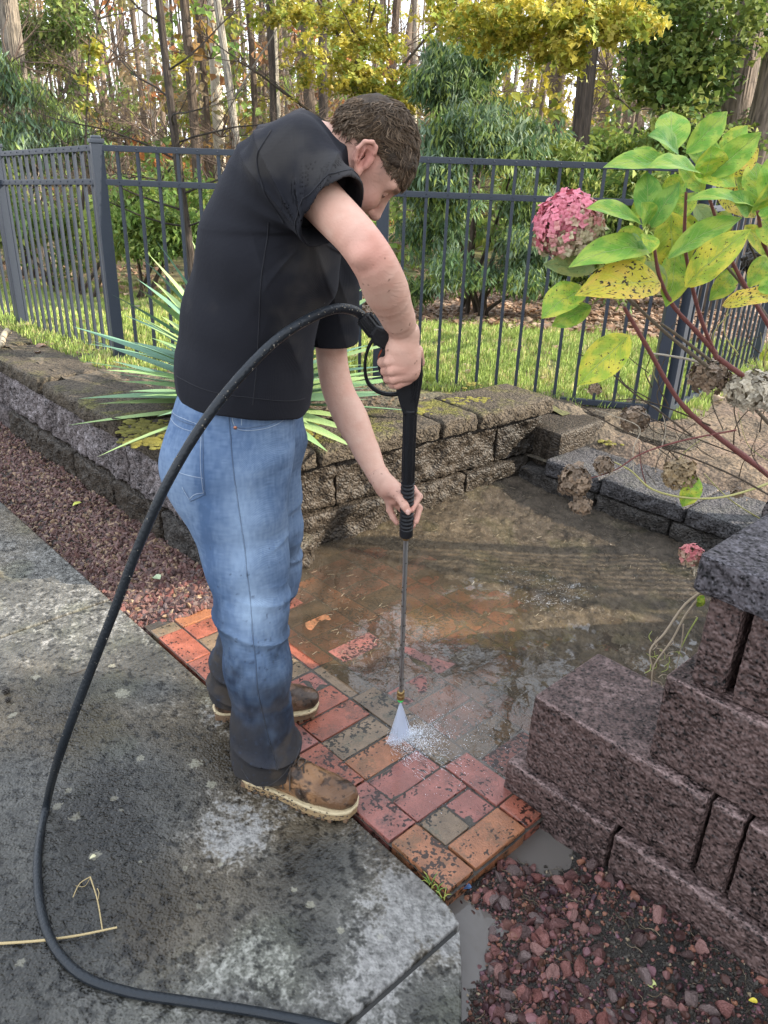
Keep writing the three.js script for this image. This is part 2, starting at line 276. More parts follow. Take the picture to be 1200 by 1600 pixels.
// ------------------------------------------------------------------ beds of red lava stone beside the driveway, left and right
function stoneGeo(seed, d = 1) {
  const g = new THREE.IcosahedronGeometry(1, d), p = g.attributes.position, r = mulberry(seed), cuts = [];
  for (let i = 0; i < 15; i++) cuts.push([V3(r() - 0.5, r() - 0.5, r() - 0.5).normalize(), 0.46 + 0.34 * r()]);
  const v = V3(); const sc = [1.35, 0.75 + 0.35 * r(), 0.75 + 0.5 * r()];
  for (let i = 0; i < p.count; i++) { v.fromBufferAttribute(p, i); for (const [n, k] of cuts) { const dd = v.dot(n); if (dd > k) v.addScaledVector(n, k - dd); } const q = 1 + 0.10 * noise(v.x * 4 + seed, v.y * 4, v.z * 4); p.setXYZ(i, v.x * sc[0] * q, v.y * sc[1] * q, v.z * sc[2] * q); }
  g.computeVertexNormals(); return g;
}
const STONES = [...Array(7)].map((_, i) => stoneGeo(100 + i, 2)), PEBBLES = [...Array(4)].map((_, i) => stoneGeo(200 + i, 1));
const wetStone = (r, g, b) => std(rgb(r, g, b), 0.32, { bumpMap: rep(FINE_BUMP, 2, 2), bumpScale: 0.004, specularIntensity: 0.5 });
const STONE_MATS = [wetStone(0.16, 0.062, 0.052), wetStone(0.11, 0.05, 0.045), wetStone(0.19, 0.082, 0.07), wetStone(0.075, 0.046, 0.042), wetStone(0.14, 0.10, 0.092), wetStone(0.21, 0.11, 0.095)];
const bedCol = (a) => (x, z) => { const n = fbm(x * 6, z * 6), m = fbm(x * 30, z * 30, 0, 2); return [0.042 + a + 0.02 * n + 0.04 * m, 0.035 + a * 0.7 + 0.017 * n + 0.034 * m, 0.029 + a * 0.5 + 0.014 * n + 0.028 * m]; };
const bedMat = std(0xffffff, 0.6, { vertexColors: true, bumpMap: rep(SPECK_BUMP, 5, 5), bumpScale: 0.012 });
const rightY = (x, z) => { const [s, t] = toST(x, z); return -0.042 + 0.025 * sstep(-0.12, -0.35, s) + 0.02 * fbm(x * 9, z * 9) - 0.035 * sstep(0.1, -0.02, t - Math.max(0, -s - 0.07) * -0.9) * sstep(-0.3, -0.05, s) - 0.014 * sstep(0.2, 0.3, t) * sstep(-0.16, -0.05, s); };
const leftY = (x, z) => { const [s, t] = toST(x, z); return -0.035 + 0.045 * sstep(0, 0.3, t) + 0.02 * fbm(x * 7, z * 7); };
{
  const rr = mulberry(31), right = struct('gravel_bed', sheet(-2.6, 0.0, -2.2, 0.42, 0.025, () => true, rightY, bedCol(0)), bedMat);
  const driveEdge = (s) => (s > -0.077 ? -0.015 : s > -0.225 ? lerp(-0.042, -0.20, (-0.077 - s) / 0.148) : -0.2 - (-0.225 - s) * 1.05);
  let big = 0; const small = [[], [], [], []], smallC = [[], [], [], []];
  const density = (s, t) => { const p = W(s, t); let k = 0.62 + 0.9 * fbm(p.x * 4.5 + 3, p.z * 4.5); if (s > -0.22 && t > 0.05 && t < 0.26) k += 0.55; if (s > -0.13 && t > 0.25) k -= 0.6; k += 0.1; if (t < driveEdge(s) + 0.055 && s > -0.3) k -= 0.65; return k; };
  for (let i = 0; i < 26000; i++) {
    const s = lerp(-1.1, -0.006, Math.pow(rr(), 0.8)), t = lerp(-0.75, 0.37, rr()); if (t < driveEdge(s) + 0.015) continue;
    if (rr() > density(s, t)) continue;
    const p = W(s, t), sz = 0.0022 + 0.0062 * rr() * rr() + (rr() < 0.06 ? 0.0082 : 0); const y = rightY(p.x, p.z);
    const q = euler(rr() * 6, rr() * 6, rr() * 6);
    if (sz > 0.0098 && big < 298) { const m = part('stone', STONES[(rr() * 7) | 0], STONE_MATS[(rr() * 6) | 0], right); m.position.set(p.x, y + sz * 0.45, p.z); m.quaternion.copy(q); m.scale.setScalar(sz * 1.45); big++; }
    else { const k = (rr() * 4) | 0; small[k].push(xform(V3(p.x, y + sz * 0.3, p.z), q, sz)); const c = rr(), l = rr() < 0.62 ? 0.3 : 1; smallC[k].push(rgb((0.11 + 0.10 * c) * l, (0.055 + 0.035 * c) * l, (0.048 + 0.03 * rr()) * l)); }
  }
  const pebble = std(0xffffff, 0.45, { specularIntensity: 0.5 });
  small.forEach((m, k) => instanced('small_gravel', PEBBLES[k], pebble, m, smallC[k], right));
  { const ms = [], cs = []; for (let i = 0; i < 9000; i++) { const s = lerp(-1.1, -0.01, rr()), t = lerp(-0.75, 0.37, rr()); if (t < driveEdge(s) + 0.02) continue; const p = W(s, t), z = 0.0025 + 0.006 * rr() * rr(); if (rightY(p.x, p.z) < -0.049) continue; ms.push(xform(V3(p.x, rightY(p.x, p.z) + z * 0.2, p.z), euler(rr() * 6, rr() * 6, rr() * 6), z)); const k = 0.6 + 0.9 * rr(); cs.push(rr() < 0.05 ? rgb(0.26, 0.20, 0.13) : rgb(0.042 * k, 0.035 * k, 0.028 * k)); } instanced('soil_clod', PEBBLES[1], pebble, ms, cs, right);
    const st = new MB(), m2 = [], c2 = []; st.tube(curve([V3(-1, 0, 0), V3(-0.3, 0.08, 0.2), V3(0.4, 0, -0.15), V3(1, 0.05, 0.1)], 5), 0.04, 3); for (let i = 0; i < 700; i++) { const s = lerp(-1.0, -0.02, rr()), t = lerp(-0.6, 0.36, rr()); if (t < driveEdge(s) + 0.03) continue; const p = W(s, t), l = 0.008 + 0.02 * rr() * rr(); m2.push(xform(V3(p.x, rightY(p.x, p.z) + 0.008, p.z), euler(rr() * 6, (rr() - 0.5) * 0.5, 0), l)); const k = 0.3 + rr(); c2.push(rgb(0.22 * k, 0.17 * k, 0.11 * k)); } instanced('straw', st.geo(), pebble, m2, c2, right); }
  // left bed: finer, browner, full of bark and leaf bits
  const left = struct('mulch_bed', sheet(1.44, 8.5, -0.02, 0.44, 0.035, () => true, leftY, bedCol(0.02)), bedMat);
  const lm = [[], [], [], []], lc = [[], [], [], []]; let big2 = 0;
  for (let i = 0; i < 15000; i++) {
    const s = 1.46 + 4.6 * Math.pow(rr(), 1.5), t = lerp(0.0, 0.38, rr()), p = W(s, t); const near = sstep(2.4, 1.5, s), sz = 0.005 + 0.006 * rr() + 0.006 * near * rr(), y = leftY(p.x, p.z), q = euler(rr() * 6, rr() * 6, rr() * 6);
    if (sz > 0.0135 && big2 < 190 && s < 2.1) { const m = part('stone', STONES[(rr() * 7) | 0], STONE_MATS[(rr() * 6) | 0], left); m.position.set(p.x, y + sz * 0.5, p.z); m.quaternion.copy(q); m.scale.setScalar(sz * 1.15); big2++; continue; }
    const k = (rr() * 4) | 0; lm[k].push(xform(V3(p.x, y + sz * 0.35, p.z), q, V3(sz * (0.6 + rr() * rr() * 2.2), sz * (0.5 + 0.4 * rr()), sz))); const c = rr(), leafy = rr() < 0.2; lc[k].push(leafy ? rgb(0.14 + 0.16 * c, 0.10 + 0.10 * c, 0.065 + 0.06 * c) : rgb(0.075 + 0.075 * c, 0.046 + 0.034 * c, 0.041 + 0.026 * c));
  }
  lm.forEach((m, k) => instanced('small_gravel', PEBBLES[k], pebble, m, lc[k], left));
}

// ------------------------------------------------------------------ brick path
const spotMap = (seed, cover, mud = 0) => tex(512, 512, (u, v, o) => {
  const n = tfbm(u, v, 9, seed, 4), big = 0.75 * tnoise(u, v, 36, seed + 60) + 0.55 * tnoise(u, v, 74, seed + 61) + 0.55 * tnoise(u, v, 4, seed + 62), g = tnoise(u, v, 200, seed + 63);
  let c = 0.82 + 0.35 * n + 0.12 * g, r = c, gg = c * 0.99, b = c * 0.97;
  const film = sstep(0.05, 0.55, tfbm(u, v, 5, seed + 70, 4) + 0.25 * tnoise(u, v, 60, seed + 75) + mud) ; r = lerp(r, 0.46, film * 0.85); gg = lerp(gg, 0.58, film * 0.85); b = lerp(b, 0.60, film * 0.85);
  const m = sstep(cover, cover + 0.16, big); r = lerp(r, 0.10, m); gg = lerp(gg, 0.115, m); b = lerp(b, 0.115, m);
  o[0] = r; o[1] = gg; o[2] = b;
}, true);
const SPOTS = [spotMap(300, 0.55, 0.02), spotMap(400, 0.74, -0.1), spotMap(500, 0.34, 0.05), spotMap(600, 0.30, 0.42)];
const BRICK_BUMP = tex(512, 512, (u, v, o) => { o[0] = o[1] = o[2] = 0.5 + 0.4 * tfbm(u, v, 20, 71, 4) + 0.15 * tnoise(u, v, 128, 75); });
const brickMats = [];
for (const [r, g, b] of [[0.29, 0.092, 0.058], [0.33, 0.135, 0.066], [0.28, 0.105, 0.085], [0.20, 0.07, 0.05], [0.20, 0.138, 0.088], [0.15, 0.105, 0.07]]) for (const k of [0, 1, 2, 3]) brickMats.push(std(rgb(r, g, b), 0.38, { map: rep(SPOTS[k], 3.2, 3.2), bumpMap: rep(BRICK_BUMP, 3, 3), bumpScale: 0.0035, specularIntensity: 0.45, clearcoat: 0.45, clearcoatRoughness: 0.18 }));
{
  const rb = mulberry(9), path = struct('brick_path', (() => { const g = sheet(-0.004, 1.5, 0.0, 2.2, 0.03, (s, t) => true, (x, z) => -0.0035 + 0.003 * noise(x * 40, z * 40), (x, z) => { const k = 0.8 + 0.5 * noise(x * 60, z * 60); return [0.045 * k, 0.036 * k, 0.027 * k]; }); return g; })(), std(0xffffff, 0.5, { vertexColors: true, bumpMap: rep(FINE_BUMP, 4, 4), bumpScale: 0.006 }));
  const bl = 0.2, bw = 0.1, gap = 0.006;
  const geos = (l, w) => [0, 1, 2, 3].map((k) => { const g = boxGeo(l - gap, 0.06, w - gap, 0.005, 0, -0.03, 0), p = g.attributes.position, uv = g.attributes.uv; for (let i = 0; i < p.count; i++) { p.setXYZ(i, p.getX(i) + 0.0018 * noise(p.getX(i) * 40 + k * 9, p.getZ(i) * 40), p.getY(i), p.getZ(i) + 0.0018 * noise(p.getZ(i) * 40 + 5, p.getX(i) * 40 + k * 5)); uv.setXY(i, uv.getX(i) + k * 0.27, uv.getY(i) + k * 0.41); } return g; });
  const full = geos(bl, bw), half = geos(bl / 2, bw), stub = geos(0.07, bw);
  const lay = (s, t, along, geo, mi, dy = 0) => { // centre
    if (s > 1.47 || t > 1.5) return;
    const p = W(s, t), m = part('brick', geo[(rb() * 4) | 0], brickMats[mi], path);
    m.position.set(p.x, 0.001 + dy + (rb() - 0.5) * (t > 0.32 ? 0.0055 : 0.007), p.z); m.rotation.set((rb() - 0.5) * 0.012, (along ? FACE : SIDE) + (rb() < 0.5 ? Math.PI : 0) + (rb() - 0.5) * 0.02, (rb() - 0.5) * 0.012);
  };
  const pick = () => { const q = rb(); const c = q < 0.30 ? 0 : q < 0.44 ? 1 : q < 0.60 ? 2 : q < 0.74 ? 3 : q < 0.88 ? 4 : 5; return c * 4 + (rb() < 0.72 ? 3 : (rb() * 3) | 0); };
  // edge course of stretchers along the driveway; first bricks as in the photo
  const edge = [[0.1, 1 * 4 + 2, 0.005], [0.3, 2 * 4], [0.5, 0], [0.7, 2 * 4 + 1], [0.9, 0], [1.1, 3 * 4], [1.3, 0 * 4 + 1]];
  edge.forEach(([s, m, dy]) => lay(s, 0.05, true, full, m, dy ?? 0.002)); lay(1.43, 0.05, true, stub, 4 * 4);
  // first band of headers
  const heads = [[0.05, 1 * 4 + 0, 0.005], [0.15, -1], [0.25, 2 * 4 + 1], [0.35, 2 * 4 + 1], [0.45, 1 * 4 + 2], [0.55, 4 * 4 + 2], [0.65, 0], [0.75, 0 * 4 + 1], [0.85, 2 * 4], [0.95, 4 * 4], [1.05, 3 * 4], [1.15, 1 * 4], [1.25, 4 * 4 + 1], [1.35, 0], [1.45, 1 * 4 + 1]];
  heads.forEach(([s, m, dy]) => { if (m < 0) { lay(s, 0.15, false, half, 4 * 4 + 2); lay(s, 0.25, false, half, 2 * 4 + 1); } else lay(s, 0.2, false, full, m, dy ?? 0); });
  lay(0.05, 0.335, false, stub, 0, 0.006);
  for (let k = 0; k < 8; k++) lay(0.2 + k * 0.2, 0.35, true, full, [2 * 4, 4 * 4 + 1, 5 * 4, 4 * 4 + 1, 0 * 4 + 1, 0, 0, 4 * 4][k]);
  for (let k = 0; k < 15; k++) lay(0.1 + k * 0.1, 0.5, false, full, pick());
  for (let k = 0; k < 8; k++) lay(0.1 + k * 0.2, 0.65, true, full, pick());
  for (let k = 0; k < 15; k++) lay(0.1 + k * 0.1, 0.8, false, full, pick());
  for (let k = 0; k < 7; k++) lay(0.2 + k * 0.2, 0.95, true, full, pick());
  for (let k = 0; k < 13; k++) lay(0.2 + k * 0.1, 1.1, false, full, pick());
}
let mudLevel;
// wet mud lying over the far part of the path and the floor of the recess: a height field that dips below the bricks
{
  const mudY = mudLevel = (x, z) => {
    const [s, t] = toST(x, z), n = fbm(x * 4.2, z * 4.2, 0, 4), f = fbm(x * 22, z * 22, 0, 3), f2 = noise(x * 90, z * 90);
    const q = t + 0.16 * (0.6 - s);
    let y = -0.0105 + 0.0060 * sstep(0.28, 0.55, q) + 0.0135 * sstep(0.70, 1.25, q) + 0.010 * n * sstep(0.25, 0.6, t) + 0.010 * f * sstep(0.2, 0.45, t) + 0.0034 * f2 + 0.008 * fbm(x * 48, z * 48, 0, 2) * sstep(0.25, 0.4, t) * sstep(1.0, 0.6, t);
    y += 0.035 * sstep(1.5, 2.1, t) + 0.03 * sstep(1.25, 1.55, s) * sstep(0.9, 1.4, t);
    y -= 0.010 * Math.exp(-(((s - 1.0) / 0.38) ** 2 + ((t - 0.85) / 0.26) ** 2)); // the shallow pool
    if (t < 0.36 || s < 0.04) y -= 0.02;
    return y;
  };
  const mudC = (x, z, h) => { const [s, t] = toST(x, z), n = fbm(x * 5, z * 5, 0, 4), f = fbm(x * 34, z * 34, 0, 3), far = sstep(1.2, 2.0, t), g = sstep(0.15, 0.4, fbm(x * 9, z * 9 + 8)); const e = noise(x * 140, z * 140), k = 1 + 0.4 * n + 0.7 * f + 0.35 * e; return [lerp(0.074, 0.064, far) * k + 0.006 * g, lerp(0.055, 0.050, far) * k + 0.007 * g, lerp(0.034, 0.036, far) * k]; };
  struct('mud', sheet(-0.3, 1.62, 0.2, 2.3, 0.010, (s, t) => (t > 0.62 || s > 0.03) && s < 1.68 - 0.13 * (t - 0.6) / 1.5, mudY, mudC), std(0xffffff, 0.15, { vertexColors: true, bumpMap: rep(SPECK_BUMP, 5, 5), bumpScale: 0.005, specularIntensity: 0.5 }));
  // muddy water standing in the pool and along the lower edge of the bricks
  const water = std(rgb(0.56, 0.46, 0.34), 0.045, { vertexColors: true, transmission: 0.92, thickness: 0, ior: 1.5, specularIntensity: 1, bumpMap: rep(FINE_BUMP, 2, 2), bumpScale: 0.0005 });
  struct('puddle', sheet(0.06, 1.6, 0.335, 1.7, 0.02, () => true, (x, z) => 0.0024 + 0.0034 * sstep(0.5, 0.9, toST(x, z)[1]) + 0.0004 * noise(x * 20, z * 20), (x, z) => { const k = 0.85 + 0.55 * fbm(x * 5 + 2 * noise(x * 3, z * 3), z * 5, 0, 4); return [k, k, k]; }), water);
  const grey = std(rgb(0.115, 0.10, 0.088), 0.07, { specularIntensity: 0.6, bumpMap: rep(FINE_BUMP, 2, 2), bumpScale: 0.001 });
  struct('gutter_water', sheet(-0.45, 0.02, -0.35, 0.40, 0.05, () => true, (x, z) => -0.0455 + 0.0006 * noise(x * 30, z * 30), () => [1, 1, 1]), grey);
}
// straw, bark and washed-out bits lying in the mud
{
  const r = mulberry(88), ms = [], cs = [], g = new MB(); g.tube(curve([V3(-1, 0, 0), V3(-0.3, 0.06, 0.1), V3(0.4, 0, -0.08), V3(1, 0.05, 0)], 4), 0.06, 3);
  const geo = g.geo();
  for (let i = 0; i < 9000; i++) { const s = lerp(0.1, 1.52, r()), t = 0.36 + 1.65 * Math.pow(r(), 0.8); if (fbm(s * 6, t * 6) < 0.25 * (r() - 0.55)) continue; const p = W(s, t), l = 0.0035 + 0.013 * Math.pow(r(), 3); const [a, b] = [s, t]; const y = mudLevel(p.x, p.z); ms.push(xform(V3(p.x, Math.max(y, 0.004) + 0.0022 * r(), p.z), euler(r() * 6, (r() - 0.5) * 0.3, 0), V3(l, l * 0.7, l * 0.7))); const c = r(); cs.push(c < 0.6 ? rgb(0.05, 0.038, 0.026) : c < 0.9 ? rgb(0.24, 0.19, 0.12) : rgb(0.42, 0.37, 0.28)); }
  instanced('mud_debris', geo, std(0xffffff, 0.6), ms, cs);
}
// ------------------------------------------------------------------ retaining walls of split-faced block
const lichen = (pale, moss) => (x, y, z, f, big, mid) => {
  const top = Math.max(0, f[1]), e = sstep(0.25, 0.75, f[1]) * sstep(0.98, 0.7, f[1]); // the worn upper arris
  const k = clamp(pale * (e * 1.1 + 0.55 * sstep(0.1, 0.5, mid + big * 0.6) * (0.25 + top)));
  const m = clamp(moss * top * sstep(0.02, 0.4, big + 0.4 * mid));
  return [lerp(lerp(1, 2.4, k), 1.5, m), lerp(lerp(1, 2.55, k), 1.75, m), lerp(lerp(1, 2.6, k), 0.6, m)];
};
let seed = 1;
const purple = blockMat(0.128, 0.084, 0.076, 0.55), brown = blockMat(0.060, 0.047, 0.035, 0.55), mossy = blockMat(0.10, 0.08, 0.058, 0.8), greyish = blockMat(0.15, 0.125, 0.122, 0.8), blackish = blockMat(0.065, 0.058, 0.052, 0.6);
// right front wall with stepped end: courses from the ground up
const WALL_R = thing('retaining_wall', 'purplish split-faced block wall stepping down at the right front of the picture', 'wall', W(0, 0.37).toArray(), FACE);
{
  const put = (x0, lx, y0, ly, back, d, mat = purple, o = {}) => { const m = part('block', blockGeo(x0, lx, y0, ly, d, seed++, o.cell ?? 0.0075, o.rough ?? 0.0038, { flatTop: true, round: o.round ?? 0.009, color: o.color ?? lichen(0.8, 0) }), mat, WALL_R); m.position.z = -back; return m; };
  put(-0.136, 0.322, -0.12, 0.216, 0, 0.30); put(0.196, 0.46, -0.12, 0.213, 0, 0.30); put(0.664, 0.46, -0.12, 0.215, 0, 0.3); put(1.13, 0.46, -0.12, 0.215, 0, 0.3);
  put(-0.096, 0.470, 0.098, 0.226, 0.022, 0.30, purple, { round: 0.012 }); put(0.381, 0.072, 0.098, 0.222, 0.026, 0.28); put(0.46, 0.44, 0.098, 0.224, 0.022, 0.28); put(0.91, 0.46, 0.098, 0.224, 0.022, 0.28);
  put(0.215, 0.455, 0.326, 0.224, 0.044, 0.30); put(0.678, 0.45, 0.326, 0.222, 0.044, 0.3); put(1.13, 0.45, 0.326, 0.222, 0.044, 0.3);
  put(0.262, 0.072, 0.552, 0.218, 0.066, 0.30); put(0.352, 0.45, 0.552, 0.218, 0.060, 0.3); put(0.81, 0.45, 0.552, 0.218, 0.060, 0.3);
  const cap = (x0, lx) => { const m = part('cap_block', blockGeo(x0, lx, 0.772, 0.088, 0.34, seed++, 0.008, 0.006, { flatTop: true, round: 0.012, color: lichen(0.4, 0) }), blockMat(0.12, 0.108, 0.118, 0.7), WALL_R); m.position.z = -0.035; };
  cap(0.232, 0.44); cap(0.678, 0.45);
}
// right side wall of the recess, running back from the stepped end
{
  const w = thing('retaining_wall', 'tall end of the right block wall running back behind the hydrangea', 'wall', W(-0.2, 0.40).toArray(), SIDE + Math.PI);
  for (const [y, h] of [[-0.1, 0.2], [0.103, 0.218], [0.326, 0.22], [0.55, 0.218]]) for (let k = 0; k < 2; k++) { part('block', blockGeo(-0.70 - k * 0.325, 0.318, y, h, 0.28, seed++, 0.03, 0.012, { color: lichen(0.3, 0) }), purple, w); }
  for (let k = 0; k < 2; k++) part('cap_block', blockGeo(-0.71 - k * 0.325, 0.32, 0.772, 0.09, 0.32, seed++, 0.03, 0.01, { color: lichen(0.4, 0) }), greyish, w);
}
// left front wall facing the driveway
{
  const w = thing('retaining_wall', 'long left block wall with mossy cap stones above the mulch bed', 'wall', W(0, 0.37).toArray(), FACE);
  const stain = (x, y, z, f, big, mid) => { const k = 0.75 * sstep(0.05, 0.55, mid + big * 0.9 + 0.15) * Math.max(0, f[2]) * sstep(0.13, 0.2, y); return [1 + k * 1.2, 1 + k * 1.35, 1 + k * 1.45]; };
  for (let k = 0; k < 14; k++) part('block', blockGeo(-1.60 - 0.46 * (k + 1), 0.452, -0.08, 0.235, 0.3, seed++, 0.018, 0.013, { color: k ? undefined : undefined }), k < 1 ? blackish : k < 5 ? brown : greyish, w);
  for (let k = 0; k < 14; k++) { const m = part('block', blockGeo(-1.66 - 0.46 * (k + 1) + 0.2, 0.452, 0.158, 0.216, 0.3, seed++, 0.015, 0.015, { color: stain }), greyish, w); m.position.z = -0.022; }
  for (let k = 0; k < 14; k++) { const m = part('cap_block', blockGeo(-1.52 - 0.45 * (k + 1) + 0.07 * (k % 2), 0.442, 0.378, 0.088, 0.36, seed++, 0.016, 0.011, { round: 0.022, color: lichen(0.06, k > 1 && k < 3 ? 1.0 : k < 2 ? 1.1 : 0.35) }), mossy, w); m.position.z = 0.004; }
}
// left side wall of the recess, seen to the right of the person
{
  const w = thing('retaining_wall', 'brown block wall with mossy caps along the left side of the muddy recess', 'wall', W(1.665, 0, 0).toArray(), SIDE - 0.085);
  const drop = (t) => 0.012 * 0 - 0.012 * sstep(0.6, 2.2, t);
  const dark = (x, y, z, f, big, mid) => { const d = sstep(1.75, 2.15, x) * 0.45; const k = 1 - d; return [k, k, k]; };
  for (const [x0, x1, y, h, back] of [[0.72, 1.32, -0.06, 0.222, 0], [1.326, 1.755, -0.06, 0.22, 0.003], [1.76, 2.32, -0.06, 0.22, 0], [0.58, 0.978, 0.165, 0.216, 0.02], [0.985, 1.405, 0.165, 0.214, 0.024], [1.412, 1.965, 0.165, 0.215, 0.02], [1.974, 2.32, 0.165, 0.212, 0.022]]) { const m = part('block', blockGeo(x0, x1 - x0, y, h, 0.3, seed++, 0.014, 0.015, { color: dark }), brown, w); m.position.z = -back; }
  for (const [x0, x1, mo] of [[0.38, 0.86, 1.2], [0.866, 1.10, 1], [1.106, 1.545, 0.9], [1.553, 1.785, 1.1], [1.79, 2.335, 0.55]]) { const m = part('cap_block', blockGeo(x0, x1 - x0, 0.383, 0.086, 0.36, seed++, 0.014, 0.012, { round: 0.02, color: lichen(0.05, mo) }), mossy, w); m.position.z = 0.028; }
  // lower worn blocks at the mouth of the recess
  const st = thing('stone_step', 'worn brown block lying at the foot of the wall behind the person', 'step', W(1.60, 0.40, 0).toArray(), SIDE - 0.04);
  part('block', blockGeo(-0.02, 0.40, -0.06, 0.20, 0.26, seed++, 0.012, 0.014, { round: 0.05, color: lichen(0.45, 0.25) }), brown, st).position.z = 0.12;
  part('block', blockGeo(-0.02, 0.30, 0.142, 0.17, 0.22, seed++, 0.012, 0.014, { round: 0.05, color: lichen(0.15, 0.2) }), brown, st).position.z = 0.05;
}
// low back wall of the recess and the step blocks at its left end
{
  const w = thing('retaining_wall', 'low dark block wall at the back of the recess in front of the brown terrace', 'wall', W(0, 2.12, 0).toArray(), FACE);
  for (const [x0, x1] of [[-1.55, -1.02], [-1.01, -0.62], [-0.61, -0.18], [-0.17, 0.28]]) part('block', blockGeo(x0, x1 - x0, -0.1, 0.222, 0.3, seed++, 0.018, 0.014, {}), blackish, w);
  for (const [x0, x1] of [[-1.32, -1.0], [-0.992, -0.56], [-0.552, -0.1], [-0.095, 0.3]]) { const m = part('cap_block', blockGeo(x0, x1 - x0, 0.124, 0.088, 0.36, seed++, 0.014, 0.011, { round: 0.02, color: lichen(0.12, 0.1) }), blockMat(0.085, 0.08, 0.082, 0.75), w); m.position.z = 0.006; }
  const s = thing('stone_step', 'grey-brown step blocks between the mossy wall and the fence post', 'step', W(1.5, 2.30, 0).toArray(), FACE);
  part('block', blockGeo(-0.10, 0.28, -0.08, 0.40, 0.42, seed++, 0.018, 0.012, { round: 0.02, color: lichen(0.2, 0.15) }), brown, s).position.z = 0.06;
  part('block', blockGeo(-0.10, 0.26, 0.14, 0.19, 0.5, seed++, 0.018, 0.01, { round: 0.02, color: lichen(0.3, 0.12) }), mossy, s).position.z = -0.37;
  part('block', blockGeo(0.18, 0.48, 0.10, 0.17, 0.22, seed++, 0.018, 0.012, { color: lichen(0.3, 0.1) }), mossy, s).position.z = -0.40;
  part('block', blockGeo(0.62, 0.34, 0.10, 0.14, 0.2, seed++, 0.018, 0.012, { color: lichen(0.2, 0.1) }), mossy, s).position.z = -0.55;
}

// ------------------------------------------------------------------ dark metal fence
const metal = std(rgb(0.034, 0.041, 0.055), 0.38, { specularIntensity: 0.6, bumpMap: rep(FINE_BUMP, 8, 8), bumpScale: 0.0006 });
function fenceRun(t, a, b, ya, yb, top, n, skip = 0.09) { // pickets and three rails between plan points a and b
  const len = Math.hypot(b[0] - a[0], b[1] - a[1]), dir = Math.atan2(-(b[1] - a[1]), b[0] - a[0]);
  const bar = (k0, k1, y0, y1, h, d) => { // a rail from k0 to k1
    const l = Math.hypot((k1 - k0) * len, y1 - y0), m = part('rail', boxGeo(l, h, d, 0.002), metal, t);
    m.position.set(lerp(a[0], b[0], (k0 + k1) / 2), (y0 + y1) / 2, lerp(a[1], b[1], (k0 + k1) / 2)); m.rotation.set(0, dir, Math.atan2(y1 - y0, (k1 - k0) * len)); return m;
  };
  bar(0, 1, top(0), top(1), 0.03, 0.027); bar(0, 1, top(0) - 0.165, top(1) - 0.165, 0.03, 0.027); bar(0, 1, ya + 0.025, yb + 0.025, 0.03, 0.027);
  const pg = boxGeo(0.0165, 1, 0.0165, 0.0015), rg = new THREE.SphereGeometry(0.0042, 6, 4), riv = [];
  for (let i = 0; i < n; i++) {
    const k = lerp(skip, 1 - skip, n > 1 ? i / (n - 1) : 0.5) , x = lerp(a[0], b[0], k), z = lerp(a[1], b[1], k), y0 = lerp(ya, yb, k) + 0.012, y1 = top(k) - 0.006;
    const m = part('picket', pg, metal, t); m.position.set(x, (y0 + y1) / 2, z); m.scale.y = y1 - y0; m.rotation.y = dir;
    for (const y of [top(k), top(k) - 0.165]) { const g = rg.clone(); g.translate(x + Math.sin(dir) * 0.0145, y + 0.002, z + Math.cos(dir) * 0.0145); riv.push(g); }
  }
  tag(part('rivet', mergeGeometries(riv), metal, t), null, null, null, 'stuff');
}
function post(t, x, z, y0, y1, w = 0.062, turn = 0) {
  const m = part('post', boxGeo(w, y1 - y0, w, 0.003, 0, (y1 - y0) / 2, 0), metal, t); m.position.set(x, y0, z); m.rotation.y = turn;
  const cap = part('post_cap', mergeGeometries([boxGeo(w + 0.012, 0.022, w + 0.012, 0.004, 0, 0.011, 0), boxGeo(w - 0.012, 0.016, w - 0.012, 0.006, 0, 0.029, 0)]), metal, m); cap.position.set(0, y1 - y0, 0);
}
{
  const f = thing('metal_fence', 'dark blue-grey metal picket fence with three rails behind the person', 'fence');
  const dir = Math.atan2(-(F2[1] - F1[1]), F2[0] - F1[0]), M = [(F1[0] + F2[0]) / 2 - 0.02, (F1[1] + F2[1]) / 2];
  post(f, ...F1, 0.36, 1.60, 0.062, 0.5); post(f, ...F0, 0.2, 1.565, 0.062, 0.75); post(f, ...M, 0.3, 1.60, 0.062, dir); post(f, ...F2, 0.15, 1.60, 0.062, dir);
  const F00 = [F0[0] - 1.3, F0[1] - 1.35]; post(f, ...F00, 0.2, 1.54, 0.062, 0.75);
  fenceRun(f, F0, F1, 0.33, 0.435, (k) => lerp(1.525, 1.578, k), 14, 0.065);
  fenceRun(f, F00, F0, 0.28, 0.33, (k) => lerp(1.48, 1.525, k), 14, 0.065);
  fenceRun(f, F1, M, 0.435, 0.375, (k) => lerp(1.578, 1.575, k), 13, 0.072);
  fenceRun(f, M, F2, 0.375, 0.315, (k) => lerp(1.575, 1.575, k), 13, 0.072);
  const e = thing('metal_fence', 'metal picket fence running from the gate towards the house, outside the picture', 'fence');
  for (const [x, z] of [[2.3, -3.0], [3.5, -2.525], [4.7, -2.05]]) post(e, x, z, 0.1, 1.42, 0.06, -0.377);
  fenceRun(e, [2.3, -3.0], [3.5, -2.525], 0.28, 0.28, () => 1.4, 11, 0.07); fenceRun(e, [3.5, -2.525], [4.7, -2.05], 0.28, 0.28, () => 1.4, 11, 0.07);
  const g = thing('metal_gate', 'dark metal picket gate half hidden behind the hydrangea stems', 'gate');
  const G0 = [F2[0] + 0.09, F2[1] - 0.02], G1 = [F3[0], F3[1]]; post(g, ...G0, 0.2, 1.58, 0.05, 0.8); post(g, ...G1, 0.15, 1.58, 0.06, 0.8);
  fenceRun(g, G0, G1, 0.30, 0.26, () => 1.555, 14, 0.07);
}
